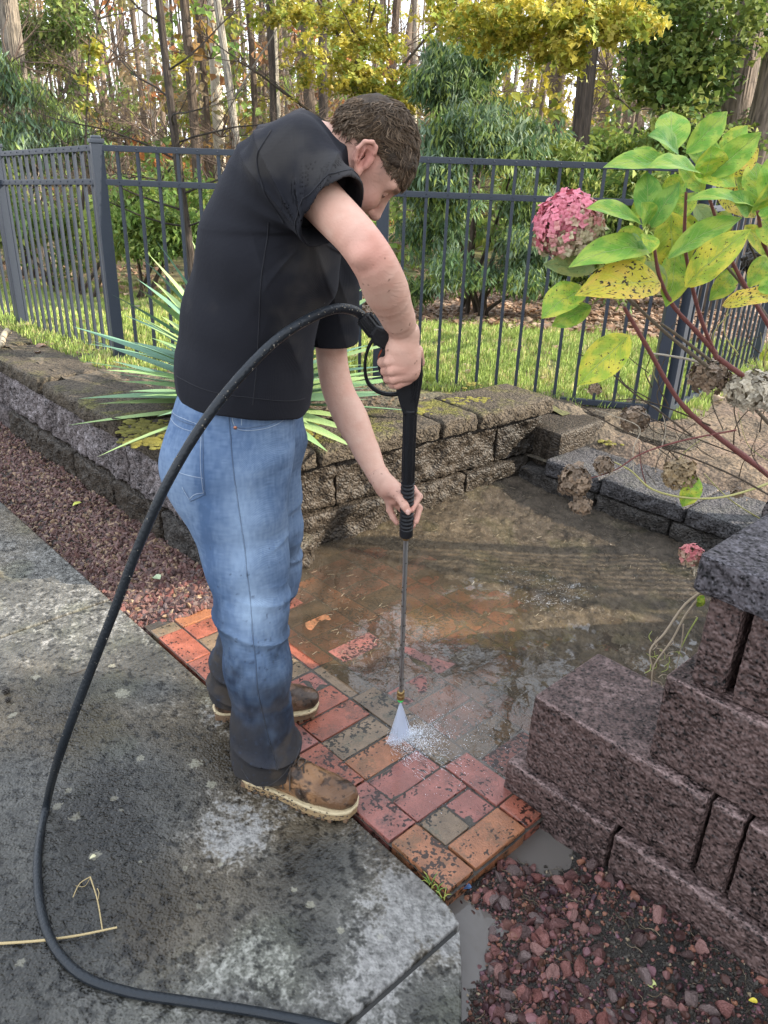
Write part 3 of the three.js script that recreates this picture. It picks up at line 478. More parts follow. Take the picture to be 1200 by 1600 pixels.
// ------------------------------------------------------------------ signed distance modelling, meshed with surface nets
function segD(p, a, b, ra, rb, o) { // round cone, o = [dist]
  const bx = b[0] - a[0], by = b[1] - a[1], bz = b[2] - a[2], px = p[0] - a[0], py = p[1] - a[1], pz = p[2] - a[2];
  const h = clamp((px * bx + py * by + pz * bz) / (bx * bx + by * by + bz * bz)), dx = px - bx * h, dy = py - by * h, dz = pz - bz * h;
  return Math.sqrt(dx * dx + dy * dy + dz * dz) - lerp(ra, rb, h);
}
const smin = (a, b, k) => { const h = Math.max(k - Math.abs(a - b), 0) / k; return Math.min(a, b) - h * h * k * 0.25; };
const smax = (a, b, k) => -smin(-a, -b, k);
function ellD(p, e) { // e: {c, r, m} m = rows of local axes
  const x = p[0] - e.c[0], y = p[1] - e.c[1], z = p[2] - e.c[2], m = e.m;
  const a = (x * m[0][0] + y * m[0][1] + z * m[0][2]) , b = (x * m[1][0] + y * m[1][1] + z * m[1][2]), c = (x * m[2][0] + y * m[2][1] + z * m[2][2]);
  const r = e.r, k0 = Math.hypot(a / r[0], b / r[1], c / r[2]), k1 = Math.hypot(a / (r[0] * r[0]), b / (r[1] * r[1]), c / (r[2] * r[2]));
  return k1 < 1e-9 ? -Math.min(...r) : (k0 * (k0 - 1)) / k1;
}
const I3 = [[1, 0, 0], [0, 1, 0], [0, 0, 1]];
function surfaceNets(f, lo, hi, cell, colorFn, uvFn) {
  const n = [0, 1, 2].map((a) => Math.ceil((hi[a] - lo[a]) / cell) + 2), [nx, ny, nz] = n, F = new Float32Array(nx * ny * nz).fill(1), B = 8;
  const blocks = [], p = [0, 0, 0], rad = cell * B * 0.95;
  for (let k = 0; k < nz; k += B) for (let j = 0; j < ny; j += B) for (let i = 0; i < nx; i += B) {
    p[0] = lo[0] + (i + B / 2) * cell; p[1] = lo[1] + (j + B / 2) * cell; p[2] = lo[2] + (k + B / 2) * cell;
    const d = f(p, 1); const near = Math.abs(d) < rad * 1.25;
    for (let c = k; c < Math.min(k + B, nz); c++) for (let b = j; b < Math.min(j + B, ny); b++) for (let a = i; a < Math.min(i + B, nx); a++) {
      if (near) { p[0] = lo[0] + a * cell; p[1] = lo[1] + b * cell; p[2] = lo[2] + c * cell; F[(c * ny + b) * nx + a] = f(p); } else F[(c * ny + b) * nx + a] = d;
    }
    if (near) blocks.push([i, j, k]);
  }
  const id = new Map(), P = [], idx = [], at = (a, b, c) => (c * ny + b) * nx + a;
  const E = [[0, 1], [0, 2], [0, 4], [1, 3], [1, 5], [2, 3], [2, 6], [3, 7], [4, 5], [4, 6], [5, 7], [6, 7]];
  const cellV = (a, b, c) => {
    if (a < 0 || b < 0 || c < 0 || a >= nx - 1 || b >= ny - 1 || c >= nz - 1) return -1;
    const key = at(a, b, c); let v = id.get(key); if (v !== undefined) return v;
    const q = []; for (let t = 0; t < 8; t++) q.push(F[at(a + (t & 1), b + ((t >> 1) & 1), c + (t >> 2))]);
    let x = 0, y = 0, z = 0, m = 0;
    for (const [s, e] of E) if ((q[s] < 0) !== (q[e] < 0)) { const t = q[s] / (q[s] - q[e]); x += (s & 1) + t * ((e & 1) - (s & 1)); y += ((s >> 1) & 1) + t * (((e >> 1) & 1) - ((s >> 1) & 1)); z += (s >> 2) + t * ((e >> 2) - (s >> 2)); m++; }
    if (!m) { v = -1; } else { v = P.length / 3; P.push(lo[0] + (a + x / m) * cell, lo[1] + (b + y / m) * cell, lo[2] + (c + z / m) * cell); }
    id.set(key, v); return v;
  };
  const quad = (a, b, c, d, flip) => { if (a < 0 || b < 0 || c < 0 || d < 0) return; flip ? idx.push(a, c, b, a, d, c) : idx.push(a, b, c, a, c, d); };
  for (const [i, j, k] of blocks) for (let c = k; c < Math.min(k + B, nz - 1); c++) for (let b = j; b < Math.min(j + B, ny - 1); b++) for (let a = i; a < Math.min(i + B, nx - 1); a++) {
    const v = F[at(a, b, c)] < 0;
    if (v !== F[at(a + 1, b, c)] < 0) quad(cellV(a, b - 1, c - 1), cellV(a, b, c - 1), cellV(a, b, c), cellV(a, b - 1, c), !v);
    if (v !== F[at(a, b + 1, c)] < 0) quad(cellV(a - 1, b, c - 1), cellV(a - 1, b, c), cellV(a, b, c), cellV(a, b, c - 1), !v);
    if (v !== F[at(a, b, c + 1)] < 0) quad(cellV(a - 1, b - 1, c), cellV(a, b - 1, c), cellV(a, b, c), cellV(a - 1, b, c), !v);
  }
  const g = new THREE.BufferGeometry(); g.setAttribute('position', new THREE.Float32BufferAttribute(P, 3)); g.setIndex(idx);
  const N = new Float32Array(P.length), h = cell * 0.6;
  for (let v = 0; v < P.length; v += 3) { const q = [P[v], P[v + 1], P[v + 2]]; const gx = f([q[0] + h, q[1], q[2]]) - f([q[0] - h, q[1], q[2]]), gy = f([q[0], q[1] + h, q[2]]) - f([q[0], q[1] - h, q[2]]), gz = f([q[0], q[1], q[2] + h]) - f([q[0], q[1], q[2] - h]), l = Math.hypot(gx, gy, gz) || 1; N[v] = gx / l; N[v + 1] = gy / l; N[v + 2] = gz / l; }
  g.setAttribute('normal', new THREE.BufferAttribute(N, 3));
  const U = new Float32Array(P.length / 3 * 2), C = colorFn ? new Float32Array(P.length) : null;
  for (let v = 0; v < P.length / 3; v++) {
    const x = P[v * 3], y = P[v * 3 + 1], z = P[v * 3 + 2], nn = [N[v * 3], N[v * 3 + 1], N[v * 3 + 2]];
    const u = uvFn ? uvFn(x, y, z, nn) : [x + z * 0.6, y]; U[v * 2] = u[0]; U[v * 2 + 1] = u[1];
    if (C) { const c = colorFn(x, y, z, nn); C[v * 3] = c[0]; C[v * 3 + 1] = c[1]; C[v * 3 + 2] = c[2]; }
  }
  g.setAttribute('uv', new THREE.BufferAttribute(U, 2)); if (C) g.setAttribute('color', new THREE.BufferAttribute(C, 3));
  return g;
}
// polyline body of elliptical section: nodes [x, y, z, inPlane, across]; sections stand across the line, 'across' is along z
function loftD(p, nodes) {
  let best = 1e9;
  for (let i = 0; i + 1 < nodes.length; i++) {
    const A = nodes[i], Bn = nodes[i + 1], bx = Bn[0] - A[0], by = Bn[1] - A[1], bz = Bn[2] - A[2], px = p[0] - A[0], py = p[1] - A[1], pz = p[2] - A[2], L2 = bx * bx + by * by + bz * bz;
    const h0 = (px * bx + py * by + pz * bz) / L2, h = clamp(h0), dx = px - bx * h, dy = py - by * h, dz = pz - bz * h;
    const a = lerp(A[3], Bn[3], h), b = lerp(A[4], Bn[4], h);
    const q = Math.hypot(dx, dy), k0 = Math.hypot(q / a, dz / b), k1 = Math.hypot(q / (a * a), dz / (b * b));
    const d = k1 < 1e-9 ? -Math.min(a, b) : (k0 * (k0 - 1)) / k1; best = i ? smin(best, d, 0.03) : d;
  }
  return best;
}

// ------------------------------------------------------------------ the person
const PERSON = thing('person', 'person in black T-shirt, muddy jeans and tan work boots bending over a spray lance', 'person');
const arr = (v) => [v.x, v.y, v.z];
// joints
const J = {
  hipN: [-0.345, 0.93, -1.665], kneeN: [-0.322, 0.53, -1.625], ankN: [-0.285, 0.10, -1.585],
  hipF: [-0.345, 0.93, -1.84], kneeF: [-0.335, 0.52, -1.86], ankF: [-0.425, 0.10, -1.885],
  shN: [-0.195, 1.535, -1.585], elN: arr(atZ(577, 393, -1.455)), wrN: arr(atZ(632, 520, -1.585)),
  shF: [-0.15, 1.42, -1.915], elF: arr(atZ(519, 590, -1.93)), wrF: arr(atZ(588, 738, -1.765)),
};
const HC = [-0.066, 1.560, -1.745], HP = 58 * Math.PI / 180, hf = [Math.cos(HP), -Math.sin(HP), -0.16], hu = [Math.sin(HP), Math.cos(HP), 0.0], hz = [0.16 * Math.cos(HP), -0.16 * Math.sin(HP), 1];
const HM = [hf, hu, hz].map((v) => { const l = Math.hypot(...v); return v.map((q) => q / l); });
const hp = (f, u, s) => [0, 1, 2].map((k) => HC[k] + HM[0][k] * f + HM[1][k] * u + HM[2][k] * s); // head frame: forward, up, to his right
const headLocal = (p) => { const d = [p[0] - HC[0], p[1] - HC[1], p[2] - HC[2]]; return HM.map((m) => m[0] * d[0] + m[1] * d[1] + m[2] * d[2]); };
const he = (f, u, s, rf, ru, rs) => ({ c: hp(f, u, s), r: [rf, ru, rs], m: HM });
const SKULL = [he(-0.010, 0.030, 0, 0.086, 0.074, 0.069), he(0.027, -0.014, 0, 0.060, 0.080, 0.060)];
const EM = [[0, 1, 2].map((k) => HM[0][k] * 0.92 + HM[1][k] * 0.39), [0, 1, 2].map((k) => HM[1][k] * 0.92 - HM[0][k] * 0.39), HM[2]]; // the ear leans back
function headD(p) {
  let d = smin(ellD(p, SKULL[0]), ellD(p, SKULL[1]), 0.04);
  d = smin(d, ellD(p, he(0.035, -0.072, 0, 0.052, 0.038, 0.046)), 0.03);             // jaw
  d = smin(d, segD(p, hp(0.062, -0.105, 0.012), hp(0.062, -0.105, -0.012), 0.016, 0.016), 0.03); // chin
  d = smin(d, segD(p, hp(-0.005, -0.06, 0.048), hp(0.055, -0.1, 0.014), 0.02, 0.015), 0.03); d = smin(d, segD(p, hp(-0.005, -0.06, -0.048), hp(0.055, -0.1, -0.014), 0.02, 0.015), 0.03);
  for (const s of [1, -1]) {
    d = smin(d, ellD(p, he(0.062, -0.032, 0.036 * s, 0.024, 0.024, 0.024)), 0.025);  // cheek
    d = smin(d, segD(p, hp(0.083, 0.026, 0.012 * s), hp(0.068, 0.022, 0.046 * s), 0.010, 0.008), 0.016); // brow
    d = smax(d, -ellD(p, he(0.090, 0.003, 0.032 * s, 0.016, 0.012, 0.017)), 0.016);   // socket
    d = smin(d, ellD(p, he(0.070, 0.002, 0.031 * s, 0.0125, 0.0125, 0.0125)), 0.003); // eyeball under the lid
    d = smin(d, segD(p, hp(0.0805, -0.003, 0.022 * s), hp(0.076, -0.004, 0.041 * s), 0.0028, 0.0022), 0.003); // lower edge of the lid
    d = smin(d, ellD(p, he(0.091, -0.044, 0.0125 * s, 0.011, 0.0085, 0.0085)), 0.006); // nostril wing
  }
  d = smin(d, segD(p, hp(0.082, 0.012, 0), hp(0.108, -0.034, 0), 0.0075, 0.0105), 0.014); // nose
  d = smin(d, ellD(p, he(0.107, -0.040, 0, 0.0125, 0.0105, 0.0115)), 0.008);
  d = smax(d, -segD(p, hp(0.099, -0.0535, 0.0065), hp(0.096, -0.044, 0.0065), 0.0038, 0.003), 0.003);
  d = smin(d, segD(p, hp(0.088, -0.069, 0.016), hp(0.088, -0.069, -0.016), 0.0062, 0.0062), 0.009); d = smin(d, segD(p, hp(0.085, -0.0815, 0.013), hp(0.085, -0.0815, -0.013), 0.0068, 0.0068), 0.009); // lips
  // ear on the near side: rim, bowl and lobe
  const er = (f, u, s) => hp(f * 0.92 - u * 0.39 - 0.002, f * 0.39 + u * 0.92 + 0.002, s);
  for (const s of [1, -1]) {
    const pts = [[0.004, 0.022], [0.0, 0.032], [-0.012, 0.036], [-0.025, 0.028], [-0.029, 0.010], [-0.021, -0.010], [-0.010, -0.024], [-0.003, -0.028]];
    let e = ellD(p, { c: er(-0.010, 0.004, 0.079 * s), r: [0.022, 0.030, 0.0055], m: EM });
    e = smax(e, -ellD(p, { c: er(-0.0085, 0.002, 0.087 * s), r: [0.0135, 0.021, 0.011], m: EM }), 0.005);
    for (let i = 0; i + 1 < pts.length; i++) { const out = (k) => (0.082 + 0.009 * sstep(0.0, -0.03, pts[k][0])) * s; e = smin(e, segD(p, er(pts[i][0], pts[i][1], out(i)), er(pts[i + 1][0], pts[i + 1][1], out(i + 1)), 0.0042, 0.0045), 0.003); }
    e = smin(e, ellD(p, { c: er(-0.003, -0.026, 0.080 * s), r: [0.0085, 0.010, 0.006], m: EM }), 0.006);
    e = smin(e, segD(p, er(0.002, 0.006, 0.077 * s), er(0.003, -0.008, 0.079 * s), 0.005, 0.005), 0.004); // tragus
    e = smin(e, segD(p, er(-0.016, 0.018, 0.083 * s), er(-0.014, -0.010, 0.083 * s), 0.0032, 0.003), 0.003); // antihelix
    d = smin(d, e, 0.007);
  }
  return d;
}
// the spray gun's axis in the hands (top of grip to the ground), from the photograph
const GUN = { grip: atZ(634, 556, -1.605), neck: atZ(641, 640, -1.635), mid: atZ(639, 752, -1.672), end: atZ(635.5, 836, -1.70), tip: atZ(626, 1092, -1.787) };
const gunAt = (y) => { const a = GUN.neck, b = GUN.tip, k = (a.y - y) / (a.y - b.y); return V3(lerp(a.x, b.x, k), y, lerp(a.z, b.z, k)); };
// right hand: closed round the grip, knuckles to the right, fingers running back round the left side
const HR = { palm: [], fingers: [] };
{
  const wr = J.wrN, q = (x, y, z) => arr(atZ(x, y, z));
  HR.palm = [[wr, q(634, 553, -1.585), 0.029, 0.029], [q(628, 545, -1.575), q(640, 578, -1.58), 0.024, 0.022], [q(618, 548, -1.578), q(622, 572, -1.578), 0.021, 0.019], [q(641, 556, -1.59), q(643, 584, -1.60), 0.020, 0.016]];
  const row = [ // knuckle, middle joint, fingertip joint, tip; radius
    [[642, 563, -1.576], [607, 565, -1.564], [597, 566, -1.585], [603, 570, -1.615], 0.0105],
    [[644, 574, -1.578], [612, 579, -1.562], [602, 580, -1.585], [609, 583, -1.618], 0.0108],
    [[642, 586, -1.580], [615, 592, -1.566], [606, 592, -1.588], [613, 594, -1.620], 0.0102],
    [[636, 595, -1.586], [621, 601, -1.574], [613, 601, -1.594], [618, 602, -1.618], 0.0088],
  ];
  for (const [a, b, c, d, r] of row) HR.fingers.push([q(...a), q(...b), q(...c), q(...d), r]);
  HR.fingers.push([q(652, 548, -1.61), q(655, 566, -1.635), q(645, 580, -1.655), q(632, 590, -1.66), 0.0115]); // thumb over the far side
}
// left hand: thumb along the near side of the ridged sleeve, fingers curled behind it
const HL = { palm: [], fingers: [] };
{
  const q = (x, y, z) => arr(atZ(x, y, z)), wr = J.wrF;
  HL.palm = [[wr, q(604, 762, -1.725), 0.026, 0.024], [q(598, 752, -1.735), q(617, 764, -1.715), 0.022, 0.017], [q(602, 765, -1.74), q(614, 780, -1.735), 0.021, 0.016], [q(606, 756, -1.715), q(622, 772, -1.69), 0.018, 0.014]];
  HL.fingers = [
    [q(616, 768, -1.692), q(625, 778, -1.668), q(632, 790, -1.654), q(637.5, 799, -1.651), 0.0108],           // thumb
    [q(622, 762, -1.725), q(645, 764, -1.722), q(655, 776, -1.695), q(643, 797, -1.664), 0.0092],           // index, round behind and back to the front
    [q(620, 774, -1.738), q(644, 784, -1.733), q(655, 794, -1.71), q(650, 815, -1.682), 0.0092],
    [q(614, 782, -1.742), q(634, 802, -1.744), q(648, 808, -1.722), q(645, 822, -1.696), 0.0086],
    [q(607, 782, -1.738), q(609, 797, -1.737), q(614, 808, -1.731), q(620, 817, -1.725), 0.0082],
  ];
}
function handD(p, H) {
  let pm = 1e9; for (const [a, b, ra, rb] of H.palm) pm = smin(pm, segD(p, a, b, ra, rb), 0.014);
  let fd = 1e9;
  for (const [a, b, c, d, r] of H.fingers) {
    let e = segD(p, a, b, r * 1.12, r); e = smin(e, segD(p, b, c, r * 1.02, r * 0.93), 0.004); e = smin(e, segD(p, c, d, r * 0.93, r * 0.78), 0.004);
    const k = Math.hypot(p[0] - b[0], p[1] - b[1], p[2] - b[2]); e -= 0.0010 * Math.exp(-k * k / 0.00008);
    fd = smin(fd, e, 0.0032);
  }
  return smin(pm, fd, 0.009);
}
const near3 = (p, c, r) => Math.hypot(p[0] - c[0], p[1] - c[1], p[2] - c[2]) - r;
const mid = (a, b, t) => [lerp(a[0], b[0], t), lerp(a[1], b[1], t), lerp(a[2], b[2], t)];
const handRc = arr(atZ(627, 575, -1.60)), handLc = arr(atZ(624, 788, -1.70));
// an arm as one smooth tapering curve from shoulder to wrist
function armChain(sh, el, wr, radii) {
  const c = new THREE.CatmullRomCurve3([sh, mid(sh, el, 0.5), mid(sh, el, 0.86), mid(el, wr, 0.14), mid(el, wr, 0.42), mid(el, wr, 0.75), wr].map((q) => V3(...q)), false, 'centripetal'), n = 22, out = [];
  for (let i = 0; i <= n; i++) { const f = i / n * 6, k = Math.min(5, Math.floor(f)), t = f - k, u = t * t * (3 - 2 * t), q = c.getPoint(i / n); out.push([[q.x, q.y, q.z], lerp(radii[k], radii[k + 1], u)]); }
  return out;
}
const ARMN = armChain(J.shN, J.elN, J.wrN, [0.050, 0.0415, 0.0395, 0.0405, 0.0435, 0.0355, 0.0275]), ARMF = armChain(J.shF, J.elF, J.wrF, [0.052, 0.044, 0.039, 0.040, 0.0425, 0.034, 0.0265]);
const chainD = (p, ch) => { let d = 1e9; for (let i = 0; i + 1 < ch.length; i++) d = Math.min(d, segD(p, ch[i][0], ch[i + 1][0], ch[i][1], ch[i + 1][1])); return d; };
function bodyD(p) {
  let d = chainD(p, ARMN); const e = chainD(p, ARMF);
  d = smin(d, near3(p, [J.elN[0] - 0.012, J.elN[1] - 0.006, J.elN[2] + 0.012], 0.020), 0.012); // point of the elbow
  d = Math.min(d, e);
  // trunk under the shirt, neck, head
  d = smin(d, loftD(p, [[-0.34, 0.95, -1.75, 0.11, 0.14], [-0.32, 1.22, -1.75, 0.11, 0.14], [-0.24, 1.43, -1.75, 0.115, 0.15], [-0.20, 1.52, -1.75, 0.09, 0.12]]), 0.04);
  d = smin(d, segD(p, [-0.205, 1.565, -1.752], [-0.10, 1.555, -1.748], 0.064, 0.058), 0.05);
  if (near3(p, HC, 0.21) < 0) d = smin(d, headD(p), 0.02); else d = Math.min(d, near3(p, HC, 0.15) + 0.02);
  const r = near3(p, handRc, 0.10); if (r < 0) d = smin(d, handD(p, HR), 0.012); else d = Math.min(d, r + 0.03);
  const l = near3(p, handLc, 0.10); if (l < 0) d = smin(d, handD(p, HL), 0.012); else d = Math.min(d, l + 0.03);
  return d;
}
const skinCol = (x, y, z, n) => {
  const p = [x, y, z], f = fbm(x * 30, y * 30, z * 30, 3), g = noise(x * 160, y * 160, z * 160);
  const bl = fbm(x * 60 + 3, y * 60, z * 60, 2); let r = 0.57 + 0.05 * f + 0.03 * bl, gg = 0.345 + 0.055 * f + 0.045 * bl, b = 0.265 + 0.05 * f + 0.04 * bl;
  const red = (c, rad, k) => { const q = Math.exp(-((x - c[0]) ** 2 + (y - c[1]) ** 2 + (z - c[2]) ** 2) / (rad * rad)) * k; r = lerp(r, 0.52, q); gg = lerp(gg, 0.20, q); b = lerp(b, 0.16, q); };
  red(J.elN, 0.05, 0.55); red(handRc, 0.05, 0.5); red(handLc, 0.05, 0.45); red(hp(-0.01, 0.004, 0.085), 0.032, 0.75); red(hp(0.06, -0.03, 0.05), 0.03, 0.4); red(hp(0.1, -0.04, 0), 0.018, 0.5);
  for (const H of [HR, HL]) for (const [, k1, k2, tip] of H.fingers) { red(k1, 0.010, 0.3); red(tip, 0.014, 0.4); }
  const h = headLocal(p);
  if (near3(p, HC, 0.16) < 0) { // brow, lash line, stubble of the cropped sides
    const s = Math.abs(h[2]);
    if (h[0] > 0.05 && s > 0.012 && s < 0.05 && Math.abs(h[1] - 0.024 - 0.05 * (s - 0.012) * 0.2) < 0.0055) { r *= 0.38; gg *= 0.36; b *= 0.36; }
    if (h[0] > 0.062 && s > 0.019 && s < 0.045 && Math.abs(h[1] + 0.004) < 0.0028) { r *= 0.25; gg *= 0.25; b *= 0.25; }
    if (h[0] > 0.07 && s < 0.02 && Math.abs(h[1] + 0.075) < 0.011) { r = 0.44; gg = 0.19; b = 0.17; }
    const side = sstep(0.004, 0.03, h[1] + 0.45 * (h[0] - 0.015)) * sstep(0.058, 0.03, h[0]) * (near3(p, hp(-0.012, 0.004, 0.082), 0.034) > 0 ? 1 : 0) * sstep(-0.12, -0.06, h[0] + h[1] * 0.4);
    const q = side * (0.42 + 0.25 * g); r *= 1 - 0.6 * q; gg *= 1 - 0.55 * q; b *= 1 - 0.5 * q;
  }
  // mud spatter on hands and forearms
  if (y < 1.40) { const m = noise(x * 210 + 5, y * 210, z * 210); if (m > 0.80 && fbm(x * 25 + 7, y * 25, z * 25, 2) > 0.0 && x > -0.06) { r *= 0.35; gg *= 0.33; b *= 0.3; } }
  return [r, gg, b];
};
{
  const skin = std(0xffffff, 0.52, { vertexColors: true, specularIntensity: 0.35, sheen: 0.2, sheenRoughness: 0.5, sheenColor: rgb(0.5, 0.2, 0.15), bumpMap: rep(FINE_BUMP, 22, 22), bumpScale: 0.0006 });
  part('body', surfaceNets(bodyD, [-0.50, 0.70, -2.02], [0.10, 1.70, -1.30], 0.0034, skinCol), skin, PERSON);
  // thumb nail of the left hand
  const t = HL.fingers[0], a = V3(...t[2]), b = V3(...t[3]), nail = new THREE.SphereGeometry(1, 10, 8); const m = part('nail', nail, std(rgb(0.62, 0.38, 0.32), 0.25), PERSON);
  m.position.copy(b).add(V3(-0.0005, 0.0008, 0.0068)); m.scale.set(0.0055, 0.0075, 0.0022); m.rotation.z = 0.35;
}

// T-shirt: a loose shell over the trunk, hanging straight from the chest; open hem and cuffs
const cuffN = mid(J.shN, J.elN, 0.55), cuffF = mid(J.shF, J.elF, 0.76);
const dirOf = (a, b) => { const v = [b[0] - a[0], b[1] - a[1], b[2] - a[2]], l = Math.hypot(...v); return v.map((q) => q / l); };
const axN = dirOf(J.shN, J.elN), axF = dirOf(J.shF, J.elF), dot3 = (a, b) => a[0] * b[0] + a[1] * b[1] + a[2] * b[2], sub3 = (a, b) => [a[0] - b[0], a[1] - b[1], a[2] - b[2]];
const SHIRT = [[-0.340, 1.00, -1.75, 0.150, 0.175], [-0.332, 1.10, -1.75, 0.146, 0.17], [-0.315, 1.22, -1.75, 0.142, 0.17], [-0.268, 1.36, -1.75, 0.149, 0.18], [-0.220, 1.485, -1.75, 0.129, 0.18], [-0.188, 1.545, -1.75, 0.092, 0.14]];
function folds(x, y, z) { // cloth wrinkles of the shirt
  let w = 0.0055 * noise(x * 7 + y * 5, y * 4 - x * 3, z * 6) + 0.0022 * noise(x * 22, y * 9, z * 20);
  const ridge = (k, s, q) => { const v = 1 - Math.abs(noise(k, s, q)); return v * v; };
  // folds raying from the near armpit
  const dx = x + 0.16, dy = y - 1.42, rr = Math.hypot(dx, dy); if (rr < 0.5) w -= 0.013 * (ridge(Math.atan2(dy, dx) * 3.6, rr * 1.5, 3.3) - 0.4) * sstep(0.5, 0.1, rr) * sstep(0.01, 0.08, rr);
  w -= 0.009 * (ridge((x + 0.28 * y) * 11, y * 1.6, z * 2.5) - 0.4) * sstep(1.5, 1.35, y); // hanging drapes
  w -= 0.010 * (ridge((y + 0.25 * x) * 9, x * 2.2, z * 3) - 0.4) * sstep(1.2, 1.05, y); // slack above the hem
  return w;
}
function shirtOuter(p) {
  let d = loftD(p, SHIRT);
  d = smin(d, segD(p, [-0.192, 1.545, -1.63], [-0.192, 1.53, -1.87], 0.064, 0.060), 0.05);
  let s = segD(p, J.shN, cuffN, 0.082, 0.065);
  const q = sub3(p, cuffN), al = dot3(q, axN); // cuff flares a little underneath
  s -= 0.009 * sstep(-0.08, 0.02, al);
  const f = segD(p, J.shF, cuffF, 0.074, 0.066);
  d = smin(smin(d, s, 0.035), f, 0.035);
  return d + folds(p[0], p[1], p[2]);
}
function shirtD(p) {
  const coarse = shirtOuter(p); if (coarse > 0.05) return coarse;
  let d = coarse;
  const hem = 1.062 - 0.13 * (p[0] + 0.50) + 0.012 * noise(p[0] * 12, p[2] * 12, 5) - p[1];  // cut off below the hem
  d = smax(d, hem, 0.006);
  const cn = dot3(sub3(p, cuffN), axN), cf = dot3(sub3(p, cuffF), axF);
  if (near3(p, cuffN, 0.16) < 0) { d = smax(d, cn, 0.005); d = Math.max(d, -Math.max(coarse + 0.0058, -0.06 - cn, segD(p, J.shN, J.elN, 0.092, 0.10))); }
  if (near3(p, cuffF, 0.13) < 0) { d = smax(d, cf, 0.005); d = Math.max(d, -Math.max(coarse + 0.0058, -0.045 - cf, segD(p, J.shF, J.elF, 0.08, 0.075))); }
  // neck opening, facing along the neck
  const ax = [0.965, 0.26, 0], q = sub3(p, [-0.155, 1.60, -1.75]), a = dot3(q, ax); if (near3(p, [-0.155, 1.60, -1.75], 0.14) < 0) { const rad = Math.hypot(q[0] - ax[0] * a, q[1] - ax[1] * a, q[2]); d = smax(d, -Math.max(rad - 0.074, -a - 0.02), 0.004); }
  return d;
}
const shirtCol = (x, y, z, n) => {
  const g = fbm(x * 9, y * 9, z * 9, 3), f = noise(x * 190, y * 190, z * 190), f2 = noise(x * 120 + 3, y * 120, z * 120);
  let k = 0.0165 + 0.004 * g; let r = k, gg = k * 1.02, b = k * 1.28;
  const dusty = sstep(0.05, 0.5, fbm(x * 11 + 3, y * 11, z * 5 + 2, 4) + 0.30 * sstep(-1.60, -1.52, z) * sstep(1.36, 1.44, y) - 0.05) * 0.6; // dried dust
  r = lerp(r, 0.05, dusty); gg = lerp(gg, 0.046, dusty); b = lerp(b, 0.043, dusty);
  if (f > 0.975 || f2 > 0.98) { r += 0.10; gg += 0.10; b += 0.10; }
  return [r, gg, b];
};
const SHIRT_BUMP = rep(tex(256, 256, (u, v, o) => { o[0] = o[1] = o[2] = 0.5 + 0.25 * Math.sin(u * 6.2832 * 64) * 0.5 + 0.25 * Math.sin(v * 6.2832 * 64) * 0.5 + 0.3 * tfbm(u, v, 20, 91, 3); }), 7, 7);
const clothCol = std(0xffffff, 0.92, { vertexColors: true, bumpMap: SHIRT_BUMP, bumpScale: 0.0008, specularIntensity: 0.25, sheen: 0.35, sheenRoughness: 0.6, sheenColor: rgb(0.12, 0.12, 0.15) });
const TSHIRT = part('t_shirt', surfaceNets(shirtD, [-0.56, 0.98, -2.04], [0.02, 1.70, -1.32], 0.0036, shirtCol), clothCol, PERSON);
// drape points on a surface from the side (along z): for seams and stitches
function drape(f, pts, off = 0, from = -1.30) {
  return pts.map(([x, y]) => { let z = from; for (let k = 0; k < 90; k++) { const d = f([x, y, z]); if (d < 0.0006) break; z -= Math.max(d * 0.7, 0.0006); if (z < -2.1) break; } return V3(x, y, z + off); }).filter((v) => v.z > -2.05);
}
const P2 = (x, y, z) => { const v = atZ(x, y, z); return [v.x, v.y]; };
const dense = (pts, n) => curve(pts.map(([x, y]) => V3(x, y, 0)), n).map((v) => [v.x, v.y]);
{
  const m = new MB(), seam = (pts, n, r = 0.0016) => { const d = drape(shirtD, dense(pts, n), 0.0005); if (d.length > 3) m.tube(d, r, 5); };
  seam([P2(430, 205, -1.6), P2(412, 250, -1.6), P2(425, 300, -1.6), P2(450, 345, -1.6)], 26);   // armhole
  seam([P2(425, 345, -1.6), P2(412, 450, -1.6), P2(404, 560, -1.6), P2(398, 628, -1.6)], 40, 0.0012); // side seam
  // hem stitching
  seam([P2(262, 600, -1.58), P2(330, 612, -1.58), P2(400, 622, -1.58), P2(470, 640, -1.6)], 40, 0.001);
  part('seam', m.geo(), std(rgb(0.012, 0.012, 0.016), 0.9), TSHIRT);
  // cuff hem line round the near sleeve
  const c2 = mid(J.shN, J.elN, 0.49), U = V3(...axN).cross(V3(0, 0, 1)).normalize(), B = V3(...axN).cross(U).normalize(), ring = [];
  for (let k = 0; k <= 40; k++) { const a = k / 40 * Math.PI * 2; const dv = U.clone().multiplyScalar(Math.cos(a)).addScaledVector(B, Math.sin(a)); let r = 0.13; for (let s = 0; s < 50; s++) { const q = [c2[0] + dv.x * r, c2[1] + dv.y * r, c2[2] + dv.z * r]; const d = shirtD(q); if (d < 0.0005) break; r -= Math.max(0.0006, d * 0.7); } ring.push(V3(...c2).addScaledVector(dv, r + 0.0004)); }
  const cm = new MB(); cm.tube(ring, 0.0011, 5, null, false); part('cuff_seam', cm.geo(), std(rgb(0.012, 0.012, 0.016), 0.9), TSHIRT);
}

